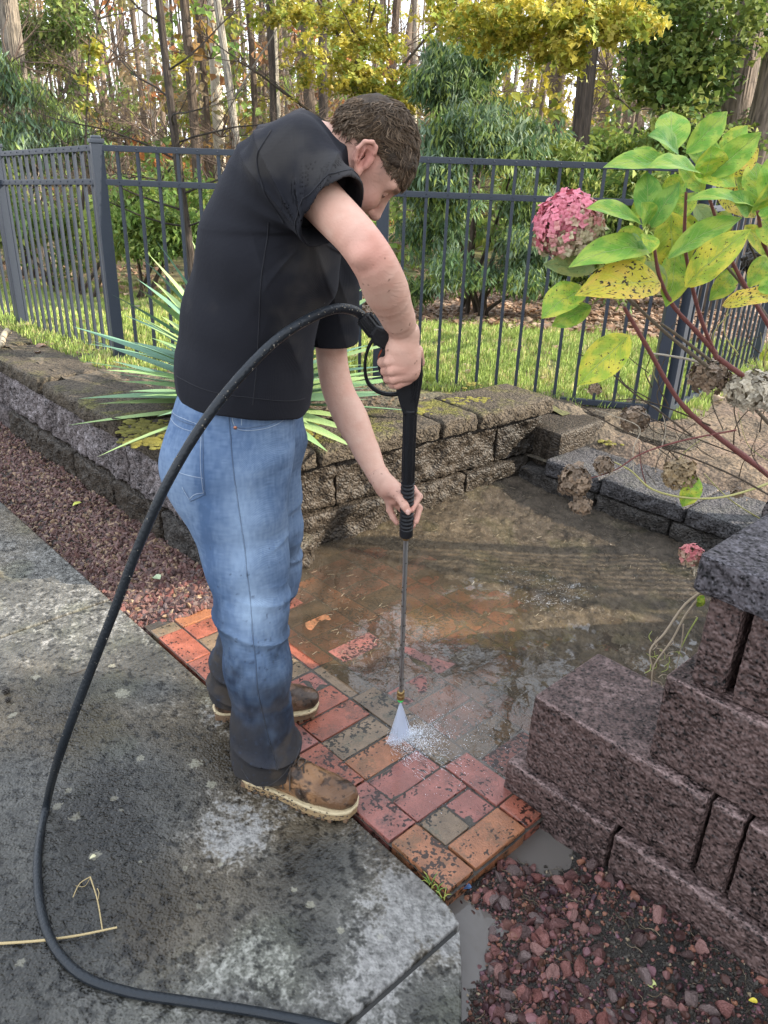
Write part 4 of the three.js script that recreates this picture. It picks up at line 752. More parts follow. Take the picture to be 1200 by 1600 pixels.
// jeans
const LEGN = [[-0.350, 1.0, -1.69, 0.138, 0.108], [-0.358, 0.90, -1.675, 0.137, 0.110], [-0.345, 0.80, -1.66, 0.114, 0.102], [-0.330, 0.68, -1.645, 0.097, 0.095], [-0.318, 0.54, -1.627, 0.086, 0.086], [-0.305, 0.38, -1.612, 0.078, 0.081], [-0.295, 0.22, -1.598, 0.072, 0.077], [-0.287, 0.135, -1.590, 0.079, 0.083], [-0.283, 0.07, -1.587, 0.083, 0.085]];
const LEGF = [[-0.352, 1.0, -1.81, 0.150, 0.115], [-0.362, 0.90, -1.83, 0.148, 0.118], [-0.345, 0.78, -1.845, 0.122, 0.108], [-0.325, 0.66, -1.855, 0.104, 0.1], [-0.322, 0.52, -1.86, 0.094, 0.092], [-0.362, 0.36, -1.872, 0.083, 0.086], [-0.408, 0.20, -1.884, 0.078, 0.08], [-0.420, 0.13, -1.886, 0.077, 0.08], [-0.424, 0.06, -1.887, 0.078, 0.08]];
function jeanFolds(x, y, z) {
  const ridge = (a, b, c) => { const v = 1 - Math.abs(noise(a, b, c)) * 1.6; return v > 0 ? v * v : 0; };
  let w = 0.004 * noise(x * 9, y * 6, z * 9) + 0.0022 * noise(x * 26, y * 20, z * 24);
  const hip = sstep(0.70, 0.80, y) * sstep(0.98, 0.90, y); w -= 0.016 * hip * sstep(-0.36, -0.22, x) * (ridge((y - 0.45 * x) * 15, x * 3, z * 3 + 7) - 0.25); // whiskers at the hip
  const knee = sstep(0.40, 0.50, y) * sstep(0.66, 0.56, y); w -= 0.0095 * knee * (ridge((y + 0.35 * x) * 19, x * 3.5, z * 3) - 0.3);
  const low = sstep(0.40, 0.12, y); w -= 0.014 * low * (ridge((y + 0.28 * x + 0.2 * z) * 15, x * 4 + 3, z * 4) - 0.3);
  w -= 0.006 * sstep(0.9, 0.8, y) * sstep(-0.34, -0.42, x) * (ridge((y + 0.7 * x) * 13, x * 3, z * 4 + 2) - 0.3) * sstep(0.55, 0.7, y);
  return w;
}
function jeansD(p) {
  let a = loftD(p, LEGN), b = loftD(p, LEGF);
  if (p[1] > 0.5) { a = smin(a, ellD(p, { c: [-0.432, 0.885, -1.685], r: [0.092, 0.12, 0.09], m: I3 }), 0.05); b = smin(b, ellD(p, { c: [-0.432, 0.885, -1.815], r: [0.10, 0.125, 0.10], m: I3 }), 0.05); }
  let d = p[1] > 0.82 ? smin(a, b, 0.05) : smin(a, b, 0.012);
  if (d > 0.06) return d;
  d += jeanFolds(p[0], p[1], p[2]);
  const hemN = 0.083 + 0.10 * (-(p[0] + 0.29)) * 1.0 + 0.006 * noise(p[0] * 14, p[2] * 14, 2), hemF = 0.075;
  const hem = (p[2] > -1.73 ? hemN + 0.05 * (p[0] + 0.29) * 0 : hemF) - p[1];
  d = smax(d, hem, 0.006); d = smax(d, p[1] - 1.085, 0.005);
  if (p[1] < 0.2) { const c = p[2] > -1.73 ? segD(p, [-0.285, 0.0, -1.587], [-0.29, 0.14, -1.592], 0.073, 0.066) : segD(p, [-0.424, 0, -1.887], [-0.418, 0.13, -1.886], 0.069, 0.062); d = smax(d, -c, 0.004); }
  return d;
}
const denimCol = (x, y, z, n) => {
  const f = noise(x * 230, y * 60, z * 230), v = noise(x * 60, y * 400, z * 60), g = fbm(x * 8, y * 8, z * 8, 3), near = z > -1.735;
  let k = 0.5 + 0.16 * f + 0.12 * v + 0.35 * g; // worn light against dark
  k += 0.55 * sstep(0.06, 0.0, Math.abs(x + 0.295 - 0.02 * Math.sin(y * 6))) * sstep(0.5, 0.62, y) * sstep(0.98, 0.85, y); // faded thigh
  k += 0.5 * Math.exp(-(((x + 0.29) / 0.05) ** 2 + ((y - 0.58) / 0.05) ** 2)); k += 0.4 * Math.exp(-(((x + 0.47) / 0.05) ** 2 + ((y - 0.87) / 0.08) ** 2));
  k -= 0.35 * sstep(0.03, 0.0, Math.abs(x + 0.40)) * sstep(1.0, 0.9, y); // darker panel behind the outseam
  k = clamp(k - 0.24, 0, 1.2);
  let r = lerp(0.070, 0.25, k), gg = lerp(0.118, 0.335, k), b = lerp(0.215, 0.46, k);
  const wet = 0.55 * sstep(0.66, 0.44, y + 0.30 * fbm(x * 13, y * 8, z * 13, 4) + 0.06 * noise(x * 70, y * 50, z * 70)) + 0.45 * sstep(0.44, 0.20, y + 0.30 * fbm(x * 16 + 7, y * 10, z * 16, 4) + 0.07 * noise(x * 80, y * 60, z * 80)); r = lerp(r, r * 0.14, wet); gg = lerp(gg, gg * 0.15, wet); b = lerp(b, b * 0.17, wet); // soaked
  const mud = sstep(0.40, 0.14, y + 0.20 * fbm(x * 11 + 4, y * 11, z * 11, 4)) * 0.9; r = lerp(r, 0.035, mud); gg = lerp(gg, 0.031, mud); b = lerp(b, 0.029, mud);
  const sp = noise(x * 150, y * 120, z * 150), ht = sstep(0.86, 0.45, y); if (sp > 0.93 - 0.30 * ht) { const q = 0.6 * Math.min(1, (sp - 0.93 + 0.30 * ht) * 12); r = lerp(r, 0.035, q); gg = lerp(gg, 0.045, q); b = lerp(b, 0.07, q); }
  const br = sstep(0.12, 0.35, fbm(x * 16, y * 16 + 9, z * 16, 3)) * sstep(0.45, 0.2, y) * 0.5; r = lerp(r, 0.075, br); gg = lerp(gg, 0.058, br); b = lerp(b, 0.043, br);
  return [r, gg, b];
};
const DENIM_BUMP = rep(tex(256, 256, (u, v, o) => { o[0] = o[1] = o[2] = 0.5 + 0.3 * Math.sin((u + v) * 6.2832 * 48) * 0.6 + 0.3 * tfbm(u, v, 32, 95, 3); }), 6, 6);
const jeansMat = std(0xffffff, 0.8, { vertexColors: true, bumpMap: DENIM_BUMP, bumpScale: 0.0010, specularIntensity: 0.3 });
const JEANS = part('jeans', surfaceNets(jeansD, [-0.60, 0.03, -2.02], [-0.14, 1.10, -1.50], 0.0042, denimCol), jeansMat, PERSON);
{
  const seamMat = std(0xffffff, 0.85, { vertexColors: true });
  const thread = std(rgb(0.32, 0.30, 0.25), 0.8), rib = std(rgb(0.13, 0.19, 0.29), 0.85), f = (p) => jeansD(p);
  const stitch = (pts, n, r = 0.0008, name = 'stitch', mat = thread, off = 0.0004) => { const d = drape(f, dense(pts, n), off); if (d.length < 4) return; const m = new MB(), lift = name === 'stitch' ? 1.35 : 0.8; m.tube(d, r, 4, (q) => denimCol(q.x, q.y, q.z).map((v, i) => v * lift + (name === 'stitch' ? [0.14, 0.12, 0.07][i] * sstep(0.35, 0.6, q.y) : 0))); part(name, m.geo(), seamMat, JEANS); };
  const q = (x, y) => P2(x, y, -1.575);
  const out = [[352, 628], [360, 690], [372, 770], [385, 850], [395, 930], [402, 1000], [410, 1070], [428, 1140], [440, 1175]].map(([x, y]) => q(x, y));
  stitch(out, 90, 0.0016, 'outseam', rib, -0.0003);
  stitch([[357, 640], [364, 668], [400, 672], [430, 668], [446, 655], [449, 640]].map(([x, y]) => q(x, y)), 40, 0.0013, 'front_pocket', rib); stitch([[358, 648], [368, 672], [405, 677], [434, 672], [450, 660]].map(([x, y]) => q(x, y)), 30);
  stitch([[375, 642], [375, 668]].map(([x, y]) => q(x, y)), 8); stitch([[380, 641], [424, 646]].map(([x, y]) => q(x, y)), 10); stitch([[424, 646], [427, 668]].map(([x, y]) => q(x, y)), 8);
  // back pocket: a patch with its seams
  const patch = [[248, 664], [314, 671], [322, 769], [298, 782], [286, 764]].map(([x, y]) => q(x, y));
  for (const [a, b] of [[0, 1], [1, 2], [2, 3], [3, 4]]) { stitch([patch[a], [lerp(patch[a][0], patch[b][0], 0.5), lerp(patch[a][1], patch[b][1], 0.5)], patch[b]], 26, 0.0014, 'back_pocket', rib); stitch([patch[a], [lerp(patch[a][0], patch[b][0], 0.5) - 0.003, lerp(patch[a][1], patch[b][1], 0.5) + 0.004], patch[b]].map(([x, y]) => [x - 0.003, y + 0.003]), 26); }
  stitch([[250, 672], [285, 678], [314, 680]].map(([x, y]) => q(x, y)), 20); stitch([[278, 740], [320, 744]].map(([x, y]) => q(x, y)), 16);
  stitch([[252, 636], [300, 640], [352, 646]].map(([x, y]) => q(x, y)), 30, 0.0012, 'waistband_seam', rib);
  const hm = [[384, 1178], [402, 1196], [425, 1198], [450, 1186], [470, 1168]].map(([x, y]) => q(x, y)); stitch(hm, 40, 0.0010);
  const rv = part('rivet', new THREE.SphereGeometry(0.0042, 10, 8), std(rgb(0.45, 0.2, 0.13), 0.35, { metalness: 0.9 }), JEANS); const d = drape(f, [q(366, 671)], 0.001)[0]; rv.position.copy(d); rv.scale.z = 0.45;
}
// boots: upper by distance field, welt and lugged sole by outline
const leatherCol = (x, y, z) => { const m = 0.06 + 1.3 * fbm(x * 20, y * 20, z * 20, 4), sp = noise(x * 120, y * 120, z * 120), t = sstep(-0.06, 0.16, m + 0.2 * noise(x * 60, y * 60, z * 60)); let r = lerp(0.21, 0.05, t), g = lerp(0.112, 0.031, t), b = lerp(0.055, 0.021, t); if (sp > 0.4) { r *= 0.35; g *= 0.35; b *= 0.35; } return [r, g, b]; };
function boot(toe, heel, ankle, dark) {
  const dx = toe.x - heel.x, dz = toe.z - heel.z, L = Math.hypot(dx, dz), fx = dx / L, fz = dz / L, turn = Math.atan2(-fz, fx);
  const t = new THREE.Group(); t.name = 'boot'; PERSON.add(t); t.position.set(heel.x, 0.002, heel.z); t.rotation.y = turn; // local +x to the toe
  const al = (ankle[0] - heel.x) * fx + (ankle[2] - heel.z) * fz;
  const half = (k, y = 0) => { const w = k < 0.28 ? lerp(0.036, 0.034, k / 0.28) : k < 0.68 ? lerp(0.034, 0.05, sstep(0.28, 0.68, k)) : 0.05; return w; };
  const outline = (grow) => { const pts = []; for (let i = 0; i <= 40; i++) { const a = i / 40, k = a; let w = half(k); const hr = 0.14, tr = 0.24; if (k < hr) w *= Math.sqrt(Math.max(0, 1 - ((hr - k) / hr) ** 2)); if (k > 1 - tr) w *= Math.sqrt(Math.max(0, 1 - ((k - 1 + tr) / tr) ** 2)); pts.push([k * L, w]); } const up = pts.map(([x, w]) => [lerp(-grow, L + grow, x / L), w + (w > 0 ? grow : 0)]); return up.concat(up.slice(1, -1).reverse().map(([x, w]) => [x, -w])); };
  const slab = (grow, y0, h, bev) => { const sh = new THREE.Shape(outline(grow).map(([x, w]) => new THREE.Vector2(x, w))); const g = new THREE.ExtrudeGeometry(sh, { depth: h - 2 * bev, bevelEnabled: true, bevelThickness: bev, bevelSize: bev, bevelOffset: -bev, bevelSegments: 2 }); g.rotateX(-Math.PI / 2); g.translate(0, y0 + bev, 0); return g; };
  const tan = std(rgb(0.30, 0.205, 0.105), 0.6, { bumpMap: rep(FINE_BUMP, 12, 12), bumpScale: 0.002 }), rubber = std(rgb(0.15, 0.09, 0.05), 0.65, { bumpMap: rep(FINE_BUMP, 12, 12), bumpScale: 0.002 }), welt = std(rgb(0.50, 0.40, 0.24), 0.55, { bumpMap: rep(FINE_BUMP, 14, 14), bumpScale: 0.0025 });
  const lugs = []; for (let i = 0; i < 17; i++) for (const s of [-1, 1]) { const k = 0.04 + 0.92 * i / 16; if (k > 0.33 && k < 0.46) continue; lugs.push(boxGeo(0.011, 0.012, 0.02, 0.002, k * L, 0.006, s * (half(k) * (k > 0.85 ? 0.72 : k < 0.08 ? 0.75 : 1) - 0.007))); }
  part('tread', mergeGeometries(lugs), rubber, t).userData.kind = 'stuff';
  part('sole', slab(0.005, 0.008, 0.020, 0.003), dark ? rubber : tan, t);
  part('welt', slab(0.0075, 0.0275, 0.009, 0.003), welt, t);
  { const r = mulberry(dark ? 12 : 13), cl = []; for (let i = 0; i < (dark ? 120 : 260); i++) { const a = r() * L, s = r() < 0.5 ? 1 : -1, y = 0.008 + 0.03 * r(), k = a / L, w = (half(k) * (k > 0.84 ? Math.sqrt(Math.max(0, 1 - ((k - 0.76) / 0.24) ** 2)) : k < 0.1 ? 0.75 : 1) + 0.007) * s, q = new THREE.IcosahedronGeometry(0.0012 + 0.003 * r() * r(), 1); q.scale(1.4, 0.8, 0.7); q.translate(a, y, w); cl.push(q); } part('mud_clump', mergeGeometries(cl), std(rgb(0.05, 0.036, 0.024), 0.5), t).userData.kind = 'stuff'; }
  { const g = boxGeo(0.085, 0.018, 0.07, 0.004, 0.045, 0.013, 0); part('heel', g, rubber, t); }
  const up = (p) => {
    let d = ellD(p, { c: [L * 0.80, 0.052, 0], r: [0.070, 0.036, 0.046], m: I3 });               // toe cap
    d = smin(d, segD(p, [L * 0.70, 0.058, 0], [al + 0.035, 0.095, 0], 0.038, 0.040), 0.03);
    d = smin(d, segD(p, [0.042, 0.05, 0], [al - 0.005, 0.16, 0], 0.036, 0.045), 0.03);
    d = smin(d, segD(p, [0.045, 0.05, 0], [L * 0.6, 0.05, 0], 0.034, 0.040), 0.03);
    d = smin(d, segD(p, [al, 0.10, 0], [al, 0.20, 0], 0.046, 0.046), 0.03);
    d += 0.0016 * noise(p[0] * 70, p[1] * 70, p[2] * 70) + 0.0014 * noise(p[0] * 40, p[1] * 40, p[2] * 40) + 0.0028 * noise(p[0] * 16, p[1] * 30, p[2] * 16);
    // quarter seam, a groove ahead of the lacing
    const gl = Math.abs(p[0] - (L * 0.56 + 0.35 * (0.085 - p[1]))) ; d += 0.0018 * sstep(0.005, 0.001, gl) * sstep(0.10, 0.06, p[1]);
    return smax(d, 0.034 - p[1], 0.003);
  };
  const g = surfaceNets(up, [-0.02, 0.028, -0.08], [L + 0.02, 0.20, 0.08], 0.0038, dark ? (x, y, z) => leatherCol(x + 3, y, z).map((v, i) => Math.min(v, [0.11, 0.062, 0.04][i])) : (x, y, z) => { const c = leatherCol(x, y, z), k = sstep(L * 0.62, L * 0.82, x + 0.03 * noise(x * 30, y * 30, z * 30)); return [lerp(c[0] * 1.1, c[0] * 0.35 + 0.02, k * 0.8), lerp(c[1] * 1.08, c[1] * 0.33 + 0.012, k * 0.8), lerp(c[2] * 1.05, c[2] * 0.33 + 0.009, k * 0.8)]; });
  const u = part('upper', g, std(0xffffff, 0.3, { vertexColors: true, bumpMap: rep(FINE_BUMP, 16, 16), bumpScale: 0.0015, specularIntensity: 0.55 }), t);
  const lace = std(rgb(0.06, 0.042, 0.03), 0.8), top = (x, w) => { let y = 0.2; for (let k = 0; k < 60; k++) { const d = up([x, y, w]); if (d < 0.0008) break; y -= Math.max(0.0006, d * 0.8); } return V3(x, y + 0.0015, w); };
  for (let i = 0; i < 4; i++) { const x = al + 0.045 + i * 0.017; for (const s of [-1, 1]) { const m = new MB(); m.tube(curve([top(x, -0.021 * s), top(x + 0.006, -0.008 * s).add(V3(0, 0.003, 0)), top(x + 0.010, 0.008 * s).add(V3(0, 0.004, 0)), top(x + 0.017, 0.021 * s)], 10), 0.0022, 5); part('lace', m.geo(), lace, t); } }
  if (!dark) for (const off of [0, 0.02]) { const m = new MB(); m.tube(curve([top(al + 0.05, 0.012).add(V3(0, 0.008, 0)), top(al + 0.058 + off, 0.026).add(V3(0, 0.005, 0.004)), top(al + 0.062 + off, 0.036).add(V3(0, 0.0, 0.004)), V3(al + 0.066 + off, 0.062, 0.05)], 14), 0.002, 5); part('lace', m.geo(), lace, t); }
}
boot(V3(-0.048, 0, -1.508), V3(-0.352, 0, -1.618), J.ankN, false);
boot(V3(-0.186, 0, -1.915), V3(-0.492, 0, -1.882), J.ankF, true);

// hair: wavy locks rooted on the crown and combed forward, cropped at the sides
{
  const r = mulberry(404), locks = new MB(), cap = (p) => { const h = headLocal(p); return headLocal(p); };
  const rootOn = (dir) => { // march from inside to the skull along a head-frame direction
    let k = 0.02; for (let i = 0; i < 60; i++) { const d = smin(ellD(hp(dir[0] * k, 0.03 + dir[1] * k, dir[2] * k), SKULL[0]), ellD(hp(dir[0] * k, 0.03 + dir[1] * k, dir[2] * k), SKULL[1]), 0.04); if (d > -0.0005) break; k += Math.max(0.0008, -d * 0.8); } return [dir[0] * k, 0.03 + dir[1] * k, dir[2] * k];
  };
  const hairline = (h) => { // inside the haired area of the head (f, u, s)
    const s = Math.abs(h[2]); if (h[0] > 0.03) return h[1] > 0.040 + 0.5 * Math.max(0, h[0] - 0.035); if (h[0] > -0.02) return h[1] > 0.034; return h[1] > 0.036 + (h[0] + 0.02) * 0.75;
  };
  let made = 0;
  for (let i = 0; i < 40000 && made < 4500; i++) {
    const a = r() * 2 - 1, b = r() * Math.PI * 2, q = Math.sqrt(1 - a * a), dir = [q * Math.cos(b), a, q * Math.sin(b)]; if (a < -0.75) continue;
    const root = rootOn(dir); if (!hairline(root)) continue; made++;
    const s = Math.abs(root[2]), front = sstep(0.0, 0.07, root[0]), back = sstep(-0.02, -0.09, root[0]), side = sstep(0.03, 0.07, s);
    // flow: away from the whorl at the back of the crown
    const wh = [-0.088, 0.075, 0.012], fl = [root[0] - wh[0], root[1] - wh[1], root[2] - wh[2]]; const ll = Math.hypot(...fl) || 1;
    let v = [fl[0] / ll + 0.75 - 1.5 * back, fl[1] / ll - 0.15 * side - 0.25 * back, fl[2] / ll * 0.9];
    const nl = Math.hypot(dir[0], dir[1], dir[2]), nrm = dir.map((x) => x / nl), dn = v[0] * nrm[0] + v[1] * nrm[1] + v[2] * nrm[2]; v = v.map((x, k) => x - dn * nrm[k]); const vl = Math.hypot(...v) || 1; v = v.map((x) => x / vl);
    const len = lerp(0.024, 0.046, r()) * lerp(1, 0.55, side * sstep(0.075, 0.045, root[1])) * lerp(1, 0.8, back) * lerp(1, 0.72, sstep(0.055, 0.085, root[0])), lift = lerp(0.22, 0.52, r()) * (1 - 0.45 * side), ph = 6.28 * noise(root[0] * 40, root[1] * 40, root[2] * 40) + r() * 1.2, amp = lerp(0.004, 0.012, r());
    const sd = [nrm[1] * v[2] - nrm[2] * v[1], nrm[2] * v[0] - nrm[0] * v[2], nrm[0] * v[1] - nrm[1] * v[0]], pts = [], rad = [];
    for (let k = 0; k <= 8; k++) {
      const t = k / 8, along = len * t, up = len * lift * Math.sin(t * 2.2) * 0.62 - 0.002 + 0.003 * r() * t, wv = amp * Math.sin(t * 7 + ph) * t, drop = front * t * t * 0.006;
      const h = [0, 1, 2].map((c) => root[c] + v[c] * along + nrm[c] * (up - 0.35 * along * along / 0.09 * 0.5) + sd[c] * wv);
      pts.push(V3(...hp(h[0] + drop, h[1] - 0.4 * drop, h[2]))); rad.push(lerp(0.0018, 0.0003, t * t) * lerp(0.8, 1.25, r()));
    }
    const c = 0.7 + 0.7 * r(), light = r() < 0.25 ? 1.7 : 1; locks.tube(pts, rad, 4, [0.095 * c * light, 0.066 * c * light, 0.043 * c * light], false);
  }
  const H = part('hair', locks.geo(), std(0xffffff, 0.5, { vertexColors: true, specularIntensity: 0.5, sheen: 0.3, sheenColor: rgb(0.4, 0.3, 0.2), sheenRoughness: 0.4 }), PERSON);
  // the mass under the locks
  const capD = (p) => { const h = headLocal(p); let d = smin(ellD(p, SKULL[0]), ellD(p, SKULL[1]), 0.04) - 0.005 - 0.004 * noise(h[0] * 60, h[1] * 60, h[2] * 60) - 0.006 * sstep(0.03, 0.09, h[1]); const s = Math.abs(h[2]); const lim = h[0] > 0.03 ? 0.042 + 0.5 * Math.max(0, h[0] - 0.035) - h[1] : h[0] > -0.02 ? 0.036 - h[1] : 0.036 + (h[0] + 0.02) * 0.75 - h[1]; return smax(d, lim * 0.8, 0.012); };
  part('hair_base', surfaceNets(capD, [HC[0] - 0.16, HC[1] - 0.16, HC[2] - 0.13], [HC[0] + 0.16, HC[1] + 0.16, HC[2] + 0.13], 0.0045, (x, y, z) => { const k = 1 + 0.5 * noise(x * 90, y * 90, z * 90); return [0.050 * k, 0.034 * k, 0.022 * k]; }), std(0xffffff, 0.95, { vertexColors: true, bumpMap: rep(FINE_BUMP, 30, 30), bumpScale: 0.003 }), H);
}
// ------------------------------------------------------------------ spray lance, hose and water
const blackPlastic = std(rgb(0.014, 0.014, 0.016), 0.42, { specularIntensity: 0.5, bumpMap: rep(FINE_BUMP, 9, 9), bumpScale: 0.0008 });
{
  const t = thing('spray_lance', 'black trigger gun with ridged sleeve and steel wand held by the person', 'spray lance');
  const g = GUN;
  // handle shell: side profile taken in the plane of the gun, given thickness and round edges
  const zc = (y) => gunAt(y).z;
  const prof = [[588, 506], [603, 512], [611, 522], [609, 540], [617, 556], [640, 560], [652, 545], [660, 560], [661, 590], [656, 622], [650, 652], [630, 652], [623, 628], [618, 606], [600, 600], [590, 575], [592, 556], [598, 544], [584, 536], [578, 520]].map(([x, y]) => { const v = atZ(x, y, -1.612); return new THREE.Vector2(v.x, v.y); });
  const body = (() => { const s = new THREE.Shape(prof), b = 0.006, q = new THREE.ExtrudeGeometry(s, { depth: 0.016, bevelEnabled: true, bevelThickness: b, bevelSize: b, bevelOffset: -b, bevelSegments: 3, curveSegments: 4 }), p = q.attributes.position; for (let i = 0; i < p.count; i++) p.setZ(i, p.getZ(i) - 0.008 + zc(p.getY(i)) + 0.0); q.computeVertexNormals(); return q; })();
  part('grip_shell', body, blackPlastic, t);
  // raised ribs on the shell
  const rib = new MB(); for (const dx of [0, 5, 10]) rib.tube([[645 + dx * 0.9, 575], [645 + dx * 0.8, 600], [642 + dx * 0.8, 628]].map(([x, y]) => { const v = atZ(x, y, -1.62); v.z = zc(v.y) + 0.015; return v; }), 0.0018, 5); part('rib', rib.geo(), blackPlastic, t);
  // trigger guard loop
  const gp = curve([[588, 522], [575, 545], [570, 575], [575, 600], [590, 614], [608, 619], [626, 617]].map(([x, y]) => { const v = atZ(x, y, -1.612); v.z = zc(v.y); return v; }), 30);
  const gm = new MB(); { let prev = null; gp.forEach((q, k) => { const tn = gp[Math.min(k + 1, 30)].clone().sub(gp[Math.max(0, k - 1)]).normalize(), nn = V3(-tn.y, tn.x, 0).normalize(), row = []; for (const [a, b] of [[-1, -1], [-0.7, 1], [0.7, 1], [1, -1]]) row.push(gm.vert(q.x + nn.x * b * 0.0032, q.y + nn.y * b * 0.0032, q.z + a * 0.0095)); if (prev) for (let c = 0; c < 4; c++) gm.quad(prev[c], prev[(c + 1) % 4], row[(c + 1) % 4], row[c]); prev = row; }); }
  part('trigger_guard', gm.geo(), blackPlastic, t);
  { const tr = new MB(); tr.tube(curve([[601, 548], [596, 556], [594, 563]].map(([x, y]) => { const v = atZ(x, y, -1.612); v.z = zc(v.y) + 0.004; return v; }), 8), [0.008, 0.008, 0.008, 0.0075, 0.007, 0.007, 0.0065, 0.006, 0.005], 8); part('trigger', tr.geo(), std(rgb(0.28, 0.05, 0.02), 0.4), t); }
  // ribbed hose coupling
  const c0 = atZ(566, 493, -1.612), c1 = atZ(591, 524, -1.612), cd = c1.clone().sub(c0); { const m = new MB(); m.tube([0, 0.06, 0.07, 0.9, 0.92, 1].map((k) => c0.clone().addScaledVector(cd, k)), [0.010, 0.0125, 0.0155, 0.0165, 0.012, 0.012], 18); part('coupling', m.geo(), blackPlastic, t);
    const rb = new MB(), ax = cd.clone().normalize(), u = V3(0, 0, 1), w = ax.clone().cross(u); for (let k = 0; k < 10; k++) { const a = k / 10 * 6.283, o = u.clone().multiplyScalar(Math.cos(a) * 0.0165).addScaledVector(w, Math.sin(a) * 0.0165); rb.tube([c0.clone().addScaledVector(cd, 0.12).add(o), c0.clone().addScaledVector(cd, 0.84).add(o)], 0.0024, 5); } part('grip_rib', rb.geo(), blackPlastic, t); }
  // extension tube, fluted, then the ridged sleeve
  const ext = new MB(), y0 = g.neck.y + 0.004, y1 = atZ(639, 752, -1.672).y, y2 = atZ(635.5, 834, -1.70).y; const P = (y) => gunAt(y);
  ext.tube([P(y0), P(lerp(y0, y1, 0.03)), P(lerp(y0, y1, 0.05)), P(y1)], [0.0165, 0.0165, 0.0142, 0.0142], 24); part('extension', ext.geo(), blackPlastic, t);
  const fl = new MB(); for (let k = 0; k < 9; k++) { const a = k / 9 * 6.283 + 0.3, o = V3(Math.cos(a) * 0.0142, 0, Math.sin(a) * 0.0142); fl.tube([P(lerp(y0, y1, 0.08)).add(o), P(lerp(y0, y1, 0.97)).add(o)], 0.0018, 5); } part('flute', fl.geo(), blackPlastic, t);
  const rp = [], rr = []; for (let k = 0; k <= 120; k++) { const f = k / 120; rp.push(P(lerp(y1, y2, f))); rr.push(f > 0.86 ? 0.0165 : lerp(0.0148, 0.0162, f) + 0.0016 * Math.sign(Math.sin(f * 6.283 * 14)) * Math.min(1, Math.abs(Math.sin(f * 6.283 * 14)) * 2.2)); }
  const rm = new MB(); rm.tube(rp, rr, 24); part('ridged_sleeve', rm.geo(), blackPlastic, t);
  const brass = std(rgb(0.36, 0.24, 0.10), 0.38, { metalness: 0.85, bumpMap: rep(FINE_BUMP, 6, 6), bumpScale: 0.001 });
  const br = new MB(); br.tube([P(y2), P(y2 - 0.012)], [0.010, 0.008], 14); part('collar', br.geo(), brass, t);
  const steel = std(rgb(0.30, 0.29, 0.28), 0.32, { metalness: 0.85, bumpMap: rep(SPECK_BUMP, 8, 2), bumpScale: 0.0012 });
  const wm = new MB(), yT = g.tip.y; wm.tube([P(y2 - 0.006), P(yT + 0.03)], 0.0062, 16); const wand = part('wand', wm.geo(), steel, t);
  { const r = mulberry(3), sp = []; for (let k = 0; k < 60; k++) { const y = lerp(y2 - 0.03, yT + 0.05, Math.sqrt(r())), a = r() * 6.283, q = new THREE.IcosahedronGeometry(0.0012 + 0.0016 * r(), 0); const c = P(y); q.scale(1, 1.4, 1); q.translate(c.x + Math.cos(a) * 0.0062, y, c.z + Math.sin(a) * 0.0062); sp.push(q); } tag(part('mud_speck', mergeGeometries(sp), std(rgb(0.03, 0.024, 0.018), 0.8), wand), null, null, null, 'stuff'); }
  const nz = new MB(); nz.tube([P(yT + 0.032), P(yT + 0.030), P(yT + 0.020), P(yT + 0.0195), P(yT + 0.0165), P(yT + 0.016), P(yT + 0.004), P(yT + 0.002)], [0.006, 0.0105, 0.0105, 0.0085, 0.0085, 0.0112, 0.0112, 0.0095], 20); part('quick_connector', nz.geo(), brass, t);
  const gt = new MB(); gt.tube([P(yT + 0.003), P(yT - 0.006), P(yT - 0.008)], [0.0088, 0.0088, 0.006], 16); part('nozzle_tip', gt.geo(), std(rgb(0.06, 0.55, 0.12), 0.4), t);
}
{
  const pts = [[566, 493, -1.612], [552, 485, -1.60], [530, 482, -1.585], [500, 490, -1.56], [440, 525, -1.515], [380, 583, -1.475], [320, 658, -1.44], [264, 750, -1.405], [218, 850, -1.385], [180, 950, -1.37], [140, 1052, -1.36], [98, 1165, -1.345]].map(([x, y, z]) => atZ(x, y, z));
  const ground = [[72, 1262], [59, 1340], [64, 1420], [86, 1480], [130, 1525], [200, 1550], [300, 1566], [400, 1581], [520, 1606], [700, 1660]].map(([x, y]) => atY(x, y, 0.0103));
  const path = curve(pts.concat(ground), 220), m = new MB(); m.tube(path, path.map((_, k) => 0.0100 + 0.00025 * noise(k * 0.6, 1)), 14, null, true, 1);
  const t = tag(part('hose', m.geo(), std(rgb(0.013, 0.016, 0.02), 0.34, { specularIntensity: 0.6, bumpMap: rep(FINE_BUMP, 1, 14), bumpScale: 0.0012 })), 'long black rubber hose arching from the spray gun down to the concrete', 'hose');
  const r = mulberry(14), sp = []; for (let k = 0; k < 300; k++) { const i = (r() * 120) | 0, q = path[i], a = r() * 6.28, g = new THREE.IcosahedronGeometry(0.0008 + 0.0016 * r() * r(), 0); g.translate(q.x + Math.cos(a) * 0.0100, q.y + Math.sin(a) * 0.008, q.z + Math.abs(Math.sin(a + 1)) * 0.0085); sp.push(g); }
  tag(part('dirt_speck', mergeGeometries(sp), std(rgb(0.17, 0.15, 0.12), 0.9), t), null, null, null, 'stuff');
}
